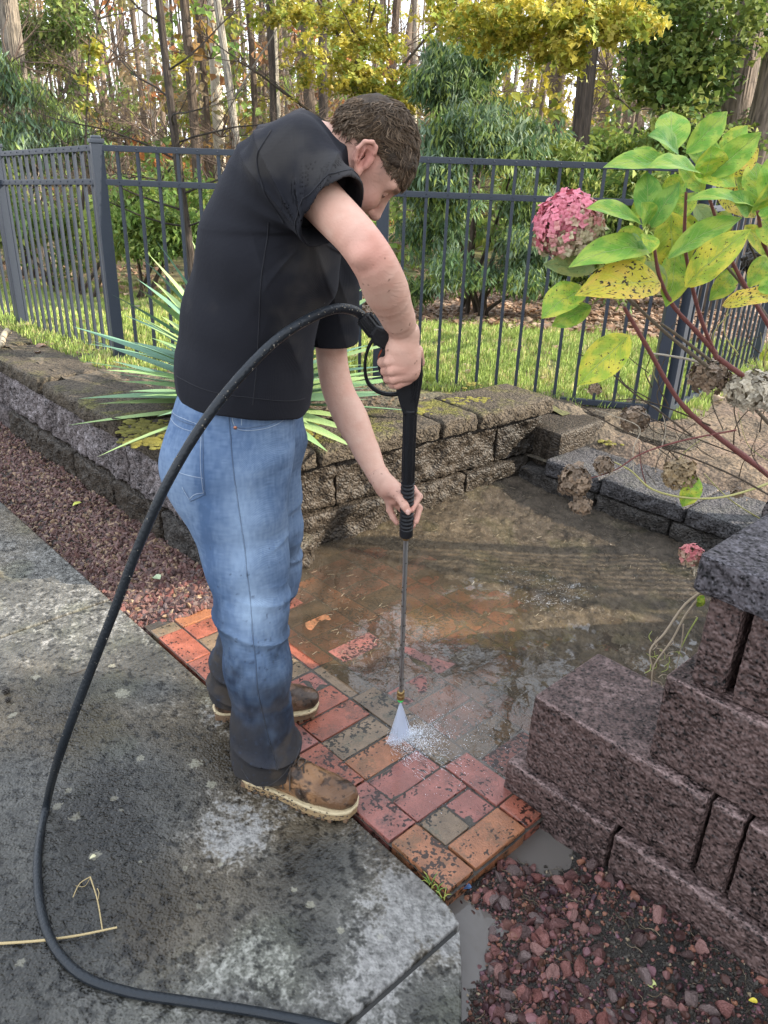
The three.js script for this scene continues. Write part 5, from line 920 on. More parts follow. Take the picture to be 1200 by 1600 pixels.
{ // fan of water: many thin diverging jets and the spray bouncing off the bricks
  const r = mulberry(61), o = gunAt(GUN.tip.y - 0.008), hitL = atY(602, 1168, 0.004), hitR = atY(648, 1152, 0.004), m = new MB();
  for (let i = 0; i < 240; i++) { const k = 0.5 + (r() + r() - 1) * 0.5, jit = () => (r() - 0.5) * 0.006, e = hitL.clone().lerp(hitR, k).add(V3(jit(), 0, jit())); const st = r() * 0.45, en = lerp(0.6, 1.02, Math.sqrt(r())); const a = o.clone().lerp(e, st), b = o.clone().lerp(e, en), rad = lerp(0.0003, 0.0008, r()); m.tube([a, a.clone().lerp(b, 0.5), b], [rad * 0.6, rad, rad * 0.6], 3, null, false); }
  const wet = new THREE.MeshPhysicalMaterial({ color: rgb(0.86, 0.90, 0.97), roughness: 0.35, transmission: 0.55, thickness: 0, ior: 1.33, specularIntensity: 0.8 });
  const t = thing('water_spray', 'white fan of water jetting from the nozzle onto the bricks', 'water spray');
  part('jet', m.geo(), wet, t);
  const drop = new THREE.OctahedronGeometry(1, 0), ms = [];
  const mid0 = hitL.clone().lerp(hitR, 0.5);
  for (let i = 0; i < 9000; i++) { const k = r(), c = hitL.clone().lerp(hitR, k), far = r() < 0.22, d = (far ? 0.34 : 0.12) * Math.pow(r(), 1.6), a = -0.2 + r() * 2.0 - 0.5, h = (far ? 0.075 : 0.032) * Math.pow(r(), 2.0); c.add(V3(Math.cos(a) * d, h, Math.sin(a) * d * 0.9 - 0.02)); const s = 0.00025 + 0.0009 * Math.pow(r(), 5); ms.push(xform(c, euler(a, 0, r()), V3(s * 1.4, s, s))); }
  scatter('droplet', drop, std(rgb(0.8, 0.84, 0.9), 0.3), ms, null, t).userData.kind = 'stuff';
  const foam = std(rgb(0.62, 0.64, 0.66), 0.4), fm = [], sheetlet = new MB(); sheetlet.tube(curve([V3(-1, 0, 0), V3(-0.3, 0.1, 0.2), V3(0.4, 0, -0.2), V3(1, 0, 0)], 5), [0.02, 0.1, 0.12, 0.1, 0.06, 0.02], 4); const sg = sheetlet.geo();
  for (let i = 0; i < 150; i++) { const k = r(), c = hitL.clone().lerp(hitR, k), a = 0.15 + r() * 1.1, d = 0.19 * Math.pow(r(), 1.5); c.add(V3(Math.cos(a) * d, 0.003, Math.sin(a) * d)); fm.push(xform(c, euler(-a + (r() - 0.5) * 0.5, 0, 0), V3(0.003 + 0.008 * r(), 0.0012, 0.002 + 0.002 * r()))); }
  scatter('foam_streak', sg, foam, fm, null, t).userData.kind = 'stuff';
  // froth drifting on the mud farther back
  const f2 = []; for (let i = 0; i < 260; i++) { const b = [[805, 898], [850, 905], [880, 920], [835, 935], [870, 945], [905, 925]][(r() * 6) | 0], q = atY(b[0] + (r() + r() - 1) * 34, b[1] + (r() + r() - 1) * 16, 0.027); const a = r() * 3; f2.push(xform(q, euler(a, 0, 0), V3(0.003 + 0.008 * r() * r(), 0.002, 0.003))); }
  const fr = instanced('froth', sg, std(rgb(0.55, 0.55, 0.55), 0.35), f2); tag(fr, 'white froth streaks lying on the mud in the recess', 'froth');
}

// ------------------------------------------------------------------ small things on the concrete and the wall
{
  const straw = std(rgb(0.42, 0.32, 0.16), 0.7), m = new MB();
  m.tube(curve([atY(-30, 1476, 0.006), atY(60, 1470, 0.006), atY(120, 1462, 0.007), atY(183, 1449, 0.006)], 14), [0.003, 0.003, 0.0031, 0.003, 0.0029, 0.003, 0.003, 0.0028, 0.0027, 0.0028, 0.0026, 0.0026, 0.0025, 0.0024, 0.0022], 6);
  tag(part('twig', m.geo(), straw), 'straight tan stalk lying under the hose at the lower left', 'twig');
  const b = new MB(); b.tube(curve([atY(160, 1452, 0.004), atY(152, 1405, 0.008), atY(141, 1370, 0.010)], 8), 0.0016, 5); b.tube(curve([atY(141, 1370, 0.009), atY(125, 1380, 0.008), atY(114, 1402, 0.004)], 6), 0.0013, 5); b.tube(curve([atY(152, 1410, 0.008), atY(155, 1395, 0.010), atY(152, 1388, 0.012)], 4), 0.001, 4); b.tube(curve([atY(141, 1372, 0.009), atY(132, 1385, 0.008), atY(118, 1384, 0.004)], 6), 0.0008, 4);
  tag(part('twig', b.geo(), straw), 'thin branched straw twig lying on the concrete beside the hose', 'twig');
  const c = new MB(); c.tube(curve([atY(106, 1054, 0.004), atY(122, 1050, 0.006), atY(139, 1043, 0.005)], 8), 0.0022, 5); tag(part('twig', c.geo(), std(rgb(0.04, 0.033, 0.027), 0.8)), 'short dark twig on the concrete left of the hose', 'twig');
  for (const [x, y, s, l] of [[9, 1079, 0.011, 'dark seed cone at the left edge of the concrete, larger of two'], [12, 1093, 0.008, 'small dark seed cone just below the larger one']]) {
    const sc = []; for (let k = 0; k < 30; k++) { const a = k * 2.4, h = k / 30 * 2 - 1, rr = Math.sqrt(1 - h * h) * 0.8; const g = new THREE.SphereGeometry(0.42, 5, 4); g.scale(1, 0.5, 1); g.translate(Math.cos(a) * rr, h, Math.sin(a) * rr); sc.push(g); } const g = mergeGeometries(sc); g.scale(s, s * 0.85, s);
    const o = tag(part('seed_cone', g, std(rgb(0.035, 0.028, 0.022), 0.8)), l, 'seed cone'); const q = atY(x, y, s * 0.8); o.position.copy(q);
  }
  const st = new MB(); st.tube(curve([atY(-20, 545, 0.49), atY(0, 540, 0.50), atY(6, 524, 0.53), atY(14, 516, 0.555)], 12), [0.014, 0.015, 0.0155, 0.016, 0.016, 0.0165, 0.017, 0.0175, 0.018, 0.019, 0.02, 0.021, 0.021], 10);
  tag(part('cut_branch', st.geo(), std(rgb(0.34, 0.28, 0.19), 0.8, { bumpMap: rep(FINE_BUMP, 2, 10), bumpScale: 0.003 })), 'pale cut branch stub on the left wall cap by the fence', 'branch');
}

{ // odd leaves and scraps on the beds
  const leaf = (x, y, yl, L, col, label, turn) => { const p = atY(x, y, yl), g = leafGrid(L, L * 0.62, { nx: 4, ny: 7, bend: 0.9, fold: 0.3, wave: 0.3, seed: x, pk: 0.8 }); const m = tag(part('fallen_leaf', g, new THREE.MeshPhysicalMaterial({ color: rgb(...col), roughness: 0.6, side: THREE.DoubleSide }), null), label, 'leaf'); m.position.copy(p); m.rotation.set(-1.35, turn, 0.2, 'YXZ'); };
  leaf(250, 905, 0.02, 0.055, [0.34, 0.40, 0.24], 'pale green leaf on the red stones left of the jeans', 0.7);
  leaf(127, 785, 0.03, 0.045, [0.42, 0.44, 0.06], 'small yellow-green leaf on the mulch under the left wall', 2.0);
  leaf(1184, 1566, -0.005, 0.018, [0.55, 0.44, 0.04], 'tiny yellow leaf on the gravel in the lower right corner', 1.0);
  leaf(1024, 1545, -0.01, 0.03, [0.38, 0.40, 0.14], 'pale green leaf blade on the gravel at the bottom right', 0.3);
  leaf(737, 1386, -0.025, 0.026, [0.06, 0.12, 0.25], 'small blue scrap beside the corner brick', 1.4);
  leaf(150, 1337, 0.006, 0.016, [0.5, 0.46, 0.28], 'pale dry leaf on the concrete right of the hose', 1.8);
  const t = thing('grass_tuft', 'few green grass blades growing between the corner brick and the concrete', 'grass', [0, 0, 0]), r = mulberry(29);
  for (let i = 0; i < 16; i++) { const x = 668 + r() * 30, p = atY(x, 1372 + (x - 668) * 1.25 + r() * 8, -0.005), a = r() * 6.28, m = new MB(), e = p.clone().add(V3(Math.cos(a) * 0.02, 0.012 + 0.018 * r(), Math.sin(a) * 0.02)); m.tube([p, p.clone().lerp(e, 0.5).add(V3(0, 0.006, 0)), e], [0.0014, 0.0012, 0.0003], 4); part('blade', m.geo(), std(r() < 0.4 ? rgb(0.34, 0.36, 0.08) : rgb(0.12, 0.24, 0.04), 0.6), t); }
}
// ------------------------------------------------------------------ leaves
function leafGrid(len, wid, o = {}) { // a blade along +y, face +z, bent and folded; returns geometry with uv 0..1
  const nx = o.nx ?? 6, ny = o.ny ?? 12, m = new MB(), bend = o.bend ?? 0.5, fold = o.fold ?? 0.25, wave = o.wave ?? 0.06, tw = o.twist ?? 0, sd = o.seed ?? 1, tipP = o.tip ?? 1.5, rows = [];
  for (let j = 0; j <= ny; j++) {
    const v = j / ny, w = wid * 0.5 * Math.pow(Math.sin(Math.PI * Math.pow(clamp(v, 0.001, 0.999), o.pk ?? 0.8)), 0.75) * (v > 0.8 ? lerp(1, 0.62, Math.pow((v - 0.8) / 0.2, tipP)) : 1), a = bend * v, y0 = Math.abs(bend) < 1e-3 ? v : Math.sin(a) / bend, z0 = Math.abs(bend) < 1e-3 ? 0 : -(1 - Math.cos(a)) / bend, row = [];
    for (let i = 0; i <= nx; i++) {
      const u = i / nx * 2 - 1, x = u * w, z = fold * Math.abs(u) * w + wave * w * noise(v * 6 + sd * 3, u * 1.5, sd) + 0.03 * wid * Math.cos(u * 2) * Math.abs(Math.sin(v * 22)) * (1 - Math.abs(u)) * (o.rib ?? 0.5);
      const t = tw * v, cx = Math.cos(t), sx = Math.sin(t), xx = x * cx - z * sx, zz = x * sx + z * cx;
      row.push(m.vert(xx, y0 * len + zz * Math.sin(a) * 0.9, z0 * len + zz * Math.cos(a), (u + 1) / 2, v));
    }
    rows.push(row);
  }
  for (let j = 0; j < ny; j++) for (let i = 0; i < nx; i++) m.quad(rows[j][i], rows[j][i + 1], rows[j + 1][i + 1], rows[j + 1][i]);
  return m.geo();
}
const veins = (u, v) => { const x = Math.abs(u - 0.5) * 2, midr = sstep(0.035, 0.0, x), q = ((v - x * 0.28) * 9) % 1, d = Math.abs(((q + 1) % 1) - 0.5); return Math.max(midr, sstep(0.06, 0.0, d) * 0.7 * sstep(1, 0.3, x)); };
const leafTex = (c0, c1, spots, sd) => tex(256, 256, (u, v, o) => {
  const ve = veins(u, v), ha = veins(clamp(u + 0.02), v - 0.012) * 0.5 + veins(clamp(u - 0.02), v + 0.012) * 0.5, n = fbm(u * 4 + sd, v * 6, 0, 4), k = sstep(-0.4, 0.45, n * 1.3 + (Math.abs(u - 0.5) - 0.25) * 0.9 - 0.35 * ha), fine = noise(u * 60, v * 90) * 0.10 - 0.10 * ha;
  let c = [0, 1, 2].map((i) => lerp(c0[i], c1[i], k) * (1 + fine)); c = c.map((q, i) => lerp(q, [0.46, 0.54, 0.20][i], ve * 0.75));
  const s = noise(u * 19 + sd * 3, v * 30) * 0.65 + noise(u * 42, v * 60 + sd) * 0.45, m = sstep(spots, spots + 0.08, s); c = c.map((q, i) => lerp(q, [0.045, 0.03, 0.018][i], m));
  o[0] = c[0]; o[1] = c[1]; o[2] = c[2];
}, true, THREE.ClampToEdgeWrapping);
const VEIN_BUMP = tex(256, 256, (u, v, o) => { o[0] = o[1] = o[2] = 0.6 - 0.5 * veins(u, v) + 0.12 * noise(u * 40, v * 60); }, false, THREE.ClampToEdgeWrapping);
const leafMat = (map) => new THREE.MeshPhysicalMaterial({ color: 0xffffff, map, roughness: 0.5, specularIntensity: 0.4, transmission: 0.32, thickness: 0, side: THREE.DoubleSide, bumpMap: VEIN_BUMP, bumpScale: 0.0016 });
const LM = {
  green: leafMat(leafTex([0.17, 0.36, 0.045], [0.36, 0.48, 0.075], 0.78, 1)), deep: leafMat(leafTex([0.12, 0.29, 0.05], [0.25, 0.40, 0.075], 0.8, 2)), lime: leafMat(leafTex([0.24, 0.42, 0.05], [0.50, 0.54, 0.07], 0.66, 3)),
  yellow: leafMat(leafTex([0.33, 0.44, 0.05], [0.64, 0.57, 0.07], 0.62, 4)), spotted: leafMat(leafTex([0.55, 0.48, 0.05], [0.66, 0.46, 0.08], 0.36, 5)), pale: leafMat(leafTex([0.30, 0.40, 0.16], [0.42, 0.44, 0.16], 0.75, 6)),
};
// place a leaf between its base and tip; face turned towards a direction
function placeLeaf(name, base, tip, width, mat, parent, face, o = {}) {
  const d = tip.clone().sub(base), L = d.length(), y = d.clone().normalize(), z = face.clone().addScaledVector(y, -face.dot(y)).normalize(), x = y.clone().cross(z);
  const b = o.bend ?? 0.5, chord = Math.abs(b) < 1e-3 ? 1 : Math.hypot(Math.sin(b) / b, (1 - Math.cos(b)) / b), g = leafGrid(L / chord, width, { ...o, bend: b });
  const m = part(name, g, mat, parent), R = new THREE.Matrix4().makeBasis(x, y, z), ang = Math.atan2((1 - Math.cos(b)) / b || 0, Math.sin(b) / b || 1);
  m.quaternion.setFromRotationMatrix(R).multiply(new THREE.Quaternion().setFromAxisAngle(V3(1, 0, 0), ang)); m.position.copy(base); return m;
}
const AUTH = []; // things standing at the origin; parts already in world places
{
  const t = thing('hydrangea', 'hydrangea shrub with lime and yellow spotted leaves and a pink flower head at the right', 'shrub');
  const r = mulberry(505), face0 = V3(0, 0.45, 0.9);
  const L = (bx, by, tx, ty, w, mat, zb, zt, o = {}) => placeLeaf('leaf', atZ(bx, by, zb), atZ(tx, ty, zt), w * 0.00094, LM[mat], t, o.face ?? face0.clone().add(V3((r() - 0.5) * 0.5, (r() - 0.5) * 0.4, 0)), { seed: r() * 20, bend: o.bend ?? 0.5, fold: o.fold ?? 0.28, wave: 0.16, twist: o.twist ?? (r() - 0.5) * 0.4, pk: o.pk ?? 0.92, tip: 1.0, nx: 8, ny: 16, rib: 0.8 });
  // top whorl
  L(1050, 238, 1048, 174, 62, 'green', -1.42, -1.48, { bend: 0.3 }); L(1072, 240, 1136, 174, 46, 'green', -1.42, -1.44, { bend: 0.35 }); L(1060, 242, 1012, 212, 54, 'deep', -1.40, -1.38, { bend: 0.9, face: V3(0.3, 0.8, 0.6) }); L(1058, 258, 942, 262, 50, 'green', -1.41, -1.38, { bend: 0.5, face: V3(0, 0.8, 0.6) });
  L(1098, 276, 1010, 262, 46, 'green', -1.36, -1.30, { bend: 0.7, face: V3(0, 0.85, 0.5) }); L(1108, 278, 1190, 206, 48, 'green', -1.38, -1.36, { bend: 0.4 }); L(1100, 278, 1112, 226, 62, 'lime', -1.38, -1.36, { bend: 0.6 }); L(1094, 262, 1100, 212, 60, 'green', -1.44, -1.48, { bend: 0.3 });
  L(1128, 272, 1186, 232, 56, 'spotted', -1.47, -1.46); L(1086, 268, 1150, 292, 50, 'lime', -1.40, -1.36, { bend: 0.8 }); L(1070, 285, 1030, 305, 46, 'lime', -1.45, -1.44, { bend: 0.7 });
  // right edge
  L(1178, 322, 1072, 314, 44, 'green', -1.36, -1.32, { bend: 0.6, face: V3(0, 0.85, 0.5) }); L(1186, 325, 1178, 252, 72, 'lime', -1.42, -1.46, { bend: 0.3 }); L(1190, 320, 1226, 236, 70, 'green', -1.40, -1.42); L(1180, 330, 1204, 282, 54, 'lime', -1.38, -1.34, { bend: 0.6 }); L(1176, 318, 1150, 262, 44, 'lime', -1.45, -1.47); L(1170, 335, 1140, 300, 36, 'deep', -1.36, -1.33, { bend: 0.8 });
  L(1186, 330, 1240, 330, 50, 'green', -1.40, -1.36, { bend: 0.7 }); L(1190, 345, 1222, 390, 54, 'lime', -1.42, -1.38, { bend: 0.7 });
  // middle whorl above the flower
  L(1014, 350, 1010, 268, 52, 'deep', -1.36, -1.40, { bend: 0.25 }); L(1004, 352, 916, 326, 48, 'green', -1.35, -1.30, { bend: 0.6, face: V3(0, 0.85, 0.5) }); L(1018, 356, 1062, 284, 40, 'deep', -1.36, -1.34, { bend: 0.35, face: V3(-0.5, 0.3, 0.8) }); L(1010, 350, 1002, 316, 40, 'green', -1.33, -1.30, { bend: 0.9 }); L(1010, 366, 1016, 396, 34, 'lime', -1.34, -1.30, { bend: 0.7 }); L(1006, 362, 958, 388, 44, 'lime', -1.38, -1.40, { bend: 0.6 }); L(1000, 372, 976, 394, 34, 'deep', -1.36, -1.33, { bend: 0.8 });
  // large leaves below
  L(1048, 330, 1046, 440, 84, 'yellow', -1.48, -1.46, { bend: 0.4, face: V3(0, 0.25, 1) }); L(1055, 392, 1040, 480, 64, 'lime', -1.46, -1.42, { bend: 0.5, face: V3(0.2, 0.2, 1) }); L(1018, 390, 888, 418, 58, 'green', -1.36, -1.28, { bend: 0.8, face: V3(0, 0.75, 0.65) }); L(1032, 442, 898, 462, 78, 'spotted', -1.35, -1.28, { bend: 0.8, face: V3(0, 0.6, 0.8) });
  L(1040, 452, 1000, 408, 40, 'pale', -1.42, -1.44); L(916, 452, 846, 498, 62, 'lime', -1.36, -1.34, { bend: 1.0, face: V3(-0.5, 0.5, 0.7) }); L(924, 478, 862, 510, 40, 'green', -1.38, -1.38, { bend: 0.6 }); L(984, 524, 902, 602, 70, 'yellow', -1.36, -1.34, { bend: 0.6, face: V3(-0.2, 0.4, 0.9) });
  L(1044, 404, 1160, 340, 54, 'green', -1.38, -1.36, { bend: 0.55, face: V3(-0.2, 0.8, 0.5) }); L(1070, 448, 1174, 358, 62, 'yellow', -1.36, -1.32, { bend: 0.5, face: V3(-0.35, 0.5, 0.8) }); L(930, 420, 848, 414, 44, 'pale', -1.40, -1.38, { bend: 0.5 }); L(1128, 478, 1226, 466, 50, 'spotted', -1.34, -1.30, { bend: 0.6, face: V3(0, 0.75, 0.6) }); L(1184, 452, 1230, 440, 34, 'green', -1.32, -1.30); L(1010, 402, 935, 430, 46, 'yellow', -1.42, -1.42); L(1060, 330, 1080, 400, 56, 'yellow', -1.52, -1.52); L(1100, 350, 1098, 420, 54, 'lime', -1.55, -1.54, { bend: 0.5 }); L(1120, 300, 1180, 340, 60, 'spotted', -1.5, -1.48);
  L(1086, 742, 1066, 792, 52, 'lime', -1.55, -1.54, { bend: 0.7, face: V3(0, 0.3, 1) }); L(1148, 590, 1150, 612, 22, 'yellow', -1.6, -1.6); L(1186, 560, 1210, 548, 26, 'yellow', -1.55, -1.55); L(1090, 940, 1100, 930, 18, 'lime', -1.5, -1.5);
  // more leaves deeper in the shrub
  L(1140, 330, 1096, 392, 46, 'lime', -1.52, -1.50, { bend: 0.6 }); L(1150, 420, 1108, 470, 44, 'lime', -1.54, -1.52, { bend: 0.6 }); L(1030, 300, 984, 340, 44, 'lime', -1.50, -1.50, { bend: 0.5 }); L(1085, 320, 1120, 372, 46, 'pale', -1.56, -1.55, { bend: 0.5 }); L(1160, 300, 1212, 352, 46, 'lime', -1.47, -1.44, { bend: 0.6 }); L(1100, 300, 1060, 262, 40, 'lime', -1.50, -1.52); L(1120, 250, 1168, 196, 40, 'lime', -1.50, -1.52); L(1048, 350, 1088, 300, 40, 'lime', -1.50, -1.52); L(1010, 400, 960, 440, 40, 'pale', -1.44, -1.44, { bend: 0.7 }); L(1164, 352, 1196, 402, 40, 'yellow', -1.50, -1.48, { bend: 0.7 }); L(1030, 262, 990, 232, 36, 'green', -1.50, -1.52); L(1200, 400, 1168, 450, 42, 'lime', -1.46, -1.44, { bend: 0.6 });
  // woody and red stems
  const red = std(rgb(0.20, 0.06, 0.05), 0.55, { bumpMap: rep(FINE_BUMP, 1, 20), bumpScale: 0.002 }), grey = std(rgb(0.20, 0.155, 0.105), 0.85, { bumpMap: rep(FINE_BUMP, 2, 20), bumpScale: 0.003 }), greenS = std(rgb(0.36, 0.33, 0.12), 0.6), brownS = std(rgb(0.10, 0.07, 0.045), 0.85, { bumpMap: rep(FINE_BUMP, 2, 20), bumpScale: 0.003 });
  const S = (pts, r0, r1, mat) => { const c = curve(pts.map(([x, y, z]) => atZ(x, y, z)), 26), m = new MB(), rad = c.map((_, k) => 0.64 * lerp(r0, r1, k / 26) * (1 + 0.10 * noise(k * 0.9, r0 * 9000) + (k % 7 === 0 ? 0.16 : 0))); m.tube(c, rad, 8, null, true, 4); part('stem', m.geo(), mat, t); };
  S([[1330, 860, -1.75], [1200, 742, -1.62], [1100, 665, -1.53], [1060, 625, -1.49], [1010, 540, -1.44], [975, 480, -1.42]], 0.0105, 0.0055, red);
  S([[1300, 880, -1.7], [1210, 770, -1.62]], 0.012, 0.010, red);
  S([[1118, 552, -1.50], [1090, 520, -1.47], [1050, 475, -1.43], [1030, 430, -1.40], [1022, 385, -1.38]], 0.008, 0.004, red); S([[1120, 560, -1.50], [1096, 500, -1.47], [1080, 440, -1.44], [1070, 380, -1.43], [1072, 300, -1.42]], 0.0065, 0.004, red);
  S([[1260, 700, -1.6], [1200, 620, -1.55], [1118, 556, -1.5]], 0.010, 0.0075, red); S([[1260, 600, -1.5], [1190, 490, -1.44], [1140, 400, -1.42], [1105, 300, -1.41]], 0.007, 0.004, red); S([[1250, 470, -1.46], [1195, 385, -1.42], [1184, 330, -1.40]], 0.006, 0.0045, red);
  S([[1330, 780, -1.8], [1230, 690, -1.66], [1150, 610, -1.58], [1040, 520, -1.5], [985, 470, -1.47], [960, 450, -1.46]], 0.008, 0.004, grey); S([[1300, 720, -1.75], [1210, 650, -1.65], [1130, 580, -1.58], [1060, 525, -1.54], [1032, 505, -1.53]], 0.0075, 0.004, grey); S([[1150, 612, -1.6], [1100, 570, -1.56], [1040, 555, -1.52], [1012, 552, -1.5]], 0.005, 0.0025, std(rgb(0.40, 0.35, 0.28), 0.8));
  S([[1300, 690, -1.6], [1240, 560, -1.52], [1180, 470, -1.5], [1130, 410, -1.5]], 0.007, 0.004, grey); S([[1260, 520, -1.56], [1200, 440, -1.53], [1170, 380, -1.52]], 0.006, 0.003, brownS);
  // thin dead twigs
  const T = (pts, r0, mat = brownS) => S(pts, r0, r0 * 0.5, mat);
  T([[1240, 742, -1.6], [1120, 778, -1.55], [1020, 765, -1.5], [985, 735, -1.5], [960, 722, -1.5]], 0.0042, greenS); T([[1150, 672, -1.52], [1060, 690, -1.5], [1000, 710, -1.49], [960, 735, -1.49], [905, 752, -1.49]], 0.0032, red); T([[1230, 790, -1.6], [1150, 745, -1.56], [1080, 715, -1.54], [1010, 690, -1.52], [940, 655, -1.5], [900, 628, -1.5]], 0.0034); T([[1080, 680, -1.5], [1040, 650, -1.5], [985, 610, -1.49], [940, 570, -1.48], [902, 552, -1.48]], 0.003); T([[1110, 665, -1.52], [1050, 640, -1.52], [1000, 625, -1.5], [950, 625, -1.5]], 0.0026);
  T([[1240, 840, -1.7], [1140, 780, -1.62], [1100, 740, -1.6]], 0.003, greenS); T([[1180, 720, -1.6], [1100, 690, -1.58], [1030, 660, -1.56], [990, 640, -1.56]], 0.0024); T([[990, 740, -1.5], [990, 700, -1.5], [1000, 670, -1.5], [960, 650, -1.5], [930, 640, -1.5]], 0.0018, std(rgb(0.36, 0.31, 0.24), 0.8)); T([[1030, 710, -1.52], [1040, 670, -1.52], [1030, 640, -1.52], [1010, 630, -1.52]], 0.0018, std(rgb(0.36, 0.31, 0.24), 0.8)); T([[1010, 760, -1.53], [1002, 730, -1.52], [998, 690, -1.52]], 0.002, red);
  for (let i = 0; i < 46; i++) { const x = 1010 + r() * 230, y = 540 + r() * 230, a = -2.6 + r() * 1.4, l = 40 + r() * 110, z = -1.5 - r() * 0.3; T([[x, y, z], [x + Math.cos(a) * l * 0.5, y + Math.sin(a) * l * 0.4 + 6 * r(), z + 0.02], [x + Math.cos(a + 0.3) * l, y + Math.sin(a + 0.3) * l * 0.8, z + 0.03]], 0.0012 + 0.0014 * r(), r() < 0.35 ? grey : r() < 0.2 ? greenS : brownS); }
  // flower heads: four-petalled florets on a dome
  const petal = leafGrid(1, 0.85, { nx: 2, ny: 3, bend: 0.9, fold: 0.1, pk: 0.75, wave: 0.3, tip: 3.0 }); const fl = []; for (let k = 0; k < 4; k++) { const g = petal.clone(); g.rotateX(-0.9); g.rotateY(k * Math.PI / 2); fl.push(g); } const floret = mergeGeometries(fl);
  const head = (c, rad, n, col, sc, flat = 1) => { const ms = [], cs = []; for (let i = 0; i < n; i++) { const h = 1 - 1.75 * (i + 0.5) / n, a = i * 2.39996, q = Math.sqrt(1 - h * h), nn = V3(q * Math.cos(a), h, q * Math.sin(a)); const k = 0.80 + 0.30 * r(), p = c.clone().add(V3(nn.x * rad * k, nn.y * rad * k * flat, nn.z * rad * k)); const Q = new THREE.Quaternion().setFromUnitVectors(V3(0, 1, 0), nn.clone().add(V3(r() - 0.5, r() - 0.5, r() - 0.5).multiplyScalar(1.3)).normalize()).multiply(euler(r() * 6, 0, 0)); ms.push(xform(p, Q, sc * (0.75 + 0.5 * r()))); cs.push(col(nn, r)); } return [ms, cs]; };
  const fm = new THREE.MeshPhysicalMaterial({ color: 0xffffff, roughness: 0.6, transmission: 0.2, thickness: 0, side: THREE.DoubleSide });
  const H1 = (c, rad, n, col, sc, flat, label) => { const [ms, cs] = head(c, rad, n, col, sc, flat); const core = part('flower_head', (() => { const g = new THREE.IcosahedronGeometry(rad * 0.72, 3), p = g.attributes.position; for (let i = 0; i < p.count; i++) { const k = 1 + 0.15 * noise(p.getX(i) * 60, p.getY(i) * 60, p.getZ(i) * 60); p.setXYZ(i, p.getX(i) * k, p.getY(i) * k * flat, p.getZ(i) * k); } g.computeVertexNormals(); return g; })(), std(rgb(0.16, 0.12, 0.07), 0.9), t); core.position.copy(c); core.userData.label = label; scatter('floret', floret, fm, ms.map((m) => new THREE.Matrix4().makeTranslation(-c.x, -c.y, -c.z).multiply(m)), cs, core).userData.kind = 'stuff'; };
  H1(atZ(889, 357, -1.38), 0.053, 560, (n, r) => { const k = sstep(-0.5, 0.8, n.y - 0.75 * n.x + 1.3 * (r() - 0.5) + 0.15), j = 0.85 + 0.3 * r(); return rgb(lerp(0.46, 0.60, k) * j, lerp(0.40, 0.17, k) * j, lerp(0.24, 0.22, k) * j); }, 0.0092, 1.0, 'pink and cream flower head');
  S([[905, 395, -1.39], [930, 440, -1.41], [965, 470, -1.42]], 0.0025, 0.004, greenS);
  const dry = (n, r) => { const k = 0.55 + 0.9 * r(); return rgb(0.20 * k, 0.135 * k, 0.085 * k); }, dryP = (n, r) => { const k = 0.6 + 0.8 * r(); return rgb(0.42 * k, 0.36 * k, 0.27 * k); };
  H1(atZ(897, 752, -1.50), 0.030, 150, dry, 0.0085, 1.15, 'dried brown flower head'); H1(atZ(908, 790, -1.50), 0.019, 70, dry, 0.0075, 1, 'dried brown flower head'); H1(atZ(943, 727, -1.49), 0.018, 70, dry, 0.007, 1, 'dried brown flower head'); H1(atZ(1062, 742, -1.56), 0.032, 150, (n, r) => { const k = 0.6 + 0.8 * r(); return rgb(0.27 * k, 0.19 * k, 0.10 * k); }, 0.0085, 1.05, 'dried brown flower head');
  H1(atZ(1108, 590, -1.56), 0.036, 170, dry, 0.009, 0.9, 'dried brown flower head'); H1(atZ(1175, 612, -1.52), 0.046, 220, dryP, 0.0095, 0.85, 'pale dried flower head'); H1(atZ(992, 655, -1.72), 0.030, 120, dry, 0.009, 0.9, 'dried brown flower head'); H1(atZ(930, 608, -1.5), 0.010, 26, dry, 0.006, 1, 'dried brown flower head'); H1(atZ(1192, 410, -1.58), 0.036, 110, (n, r) => rgb(0.03, 0.022, 0.016), 0.009, 0.8, 'dark withered flower head');
  H1(atZ(1080, 868, -1.50), 0.022, 90, (n, r) => { const k = sstep(-0.5, 0.5, n.y + (r() - 0.5)); return rgb(lerp(0.40, 0.55, k), lerp(0.30, 0.16, k), lerp(0.20, 0.17, k)); }, 0.0075, 1.1, 'small pink flower head'); H1(atZ(1095, 892, -1.52), 0.018, 60, dryP, 0.007, 1, 'pale dried flower head'); H1(atZ(1152, 770, -1.62), 0.012, 34, dry, 0.006, 1, 'dried brown flower head');
}
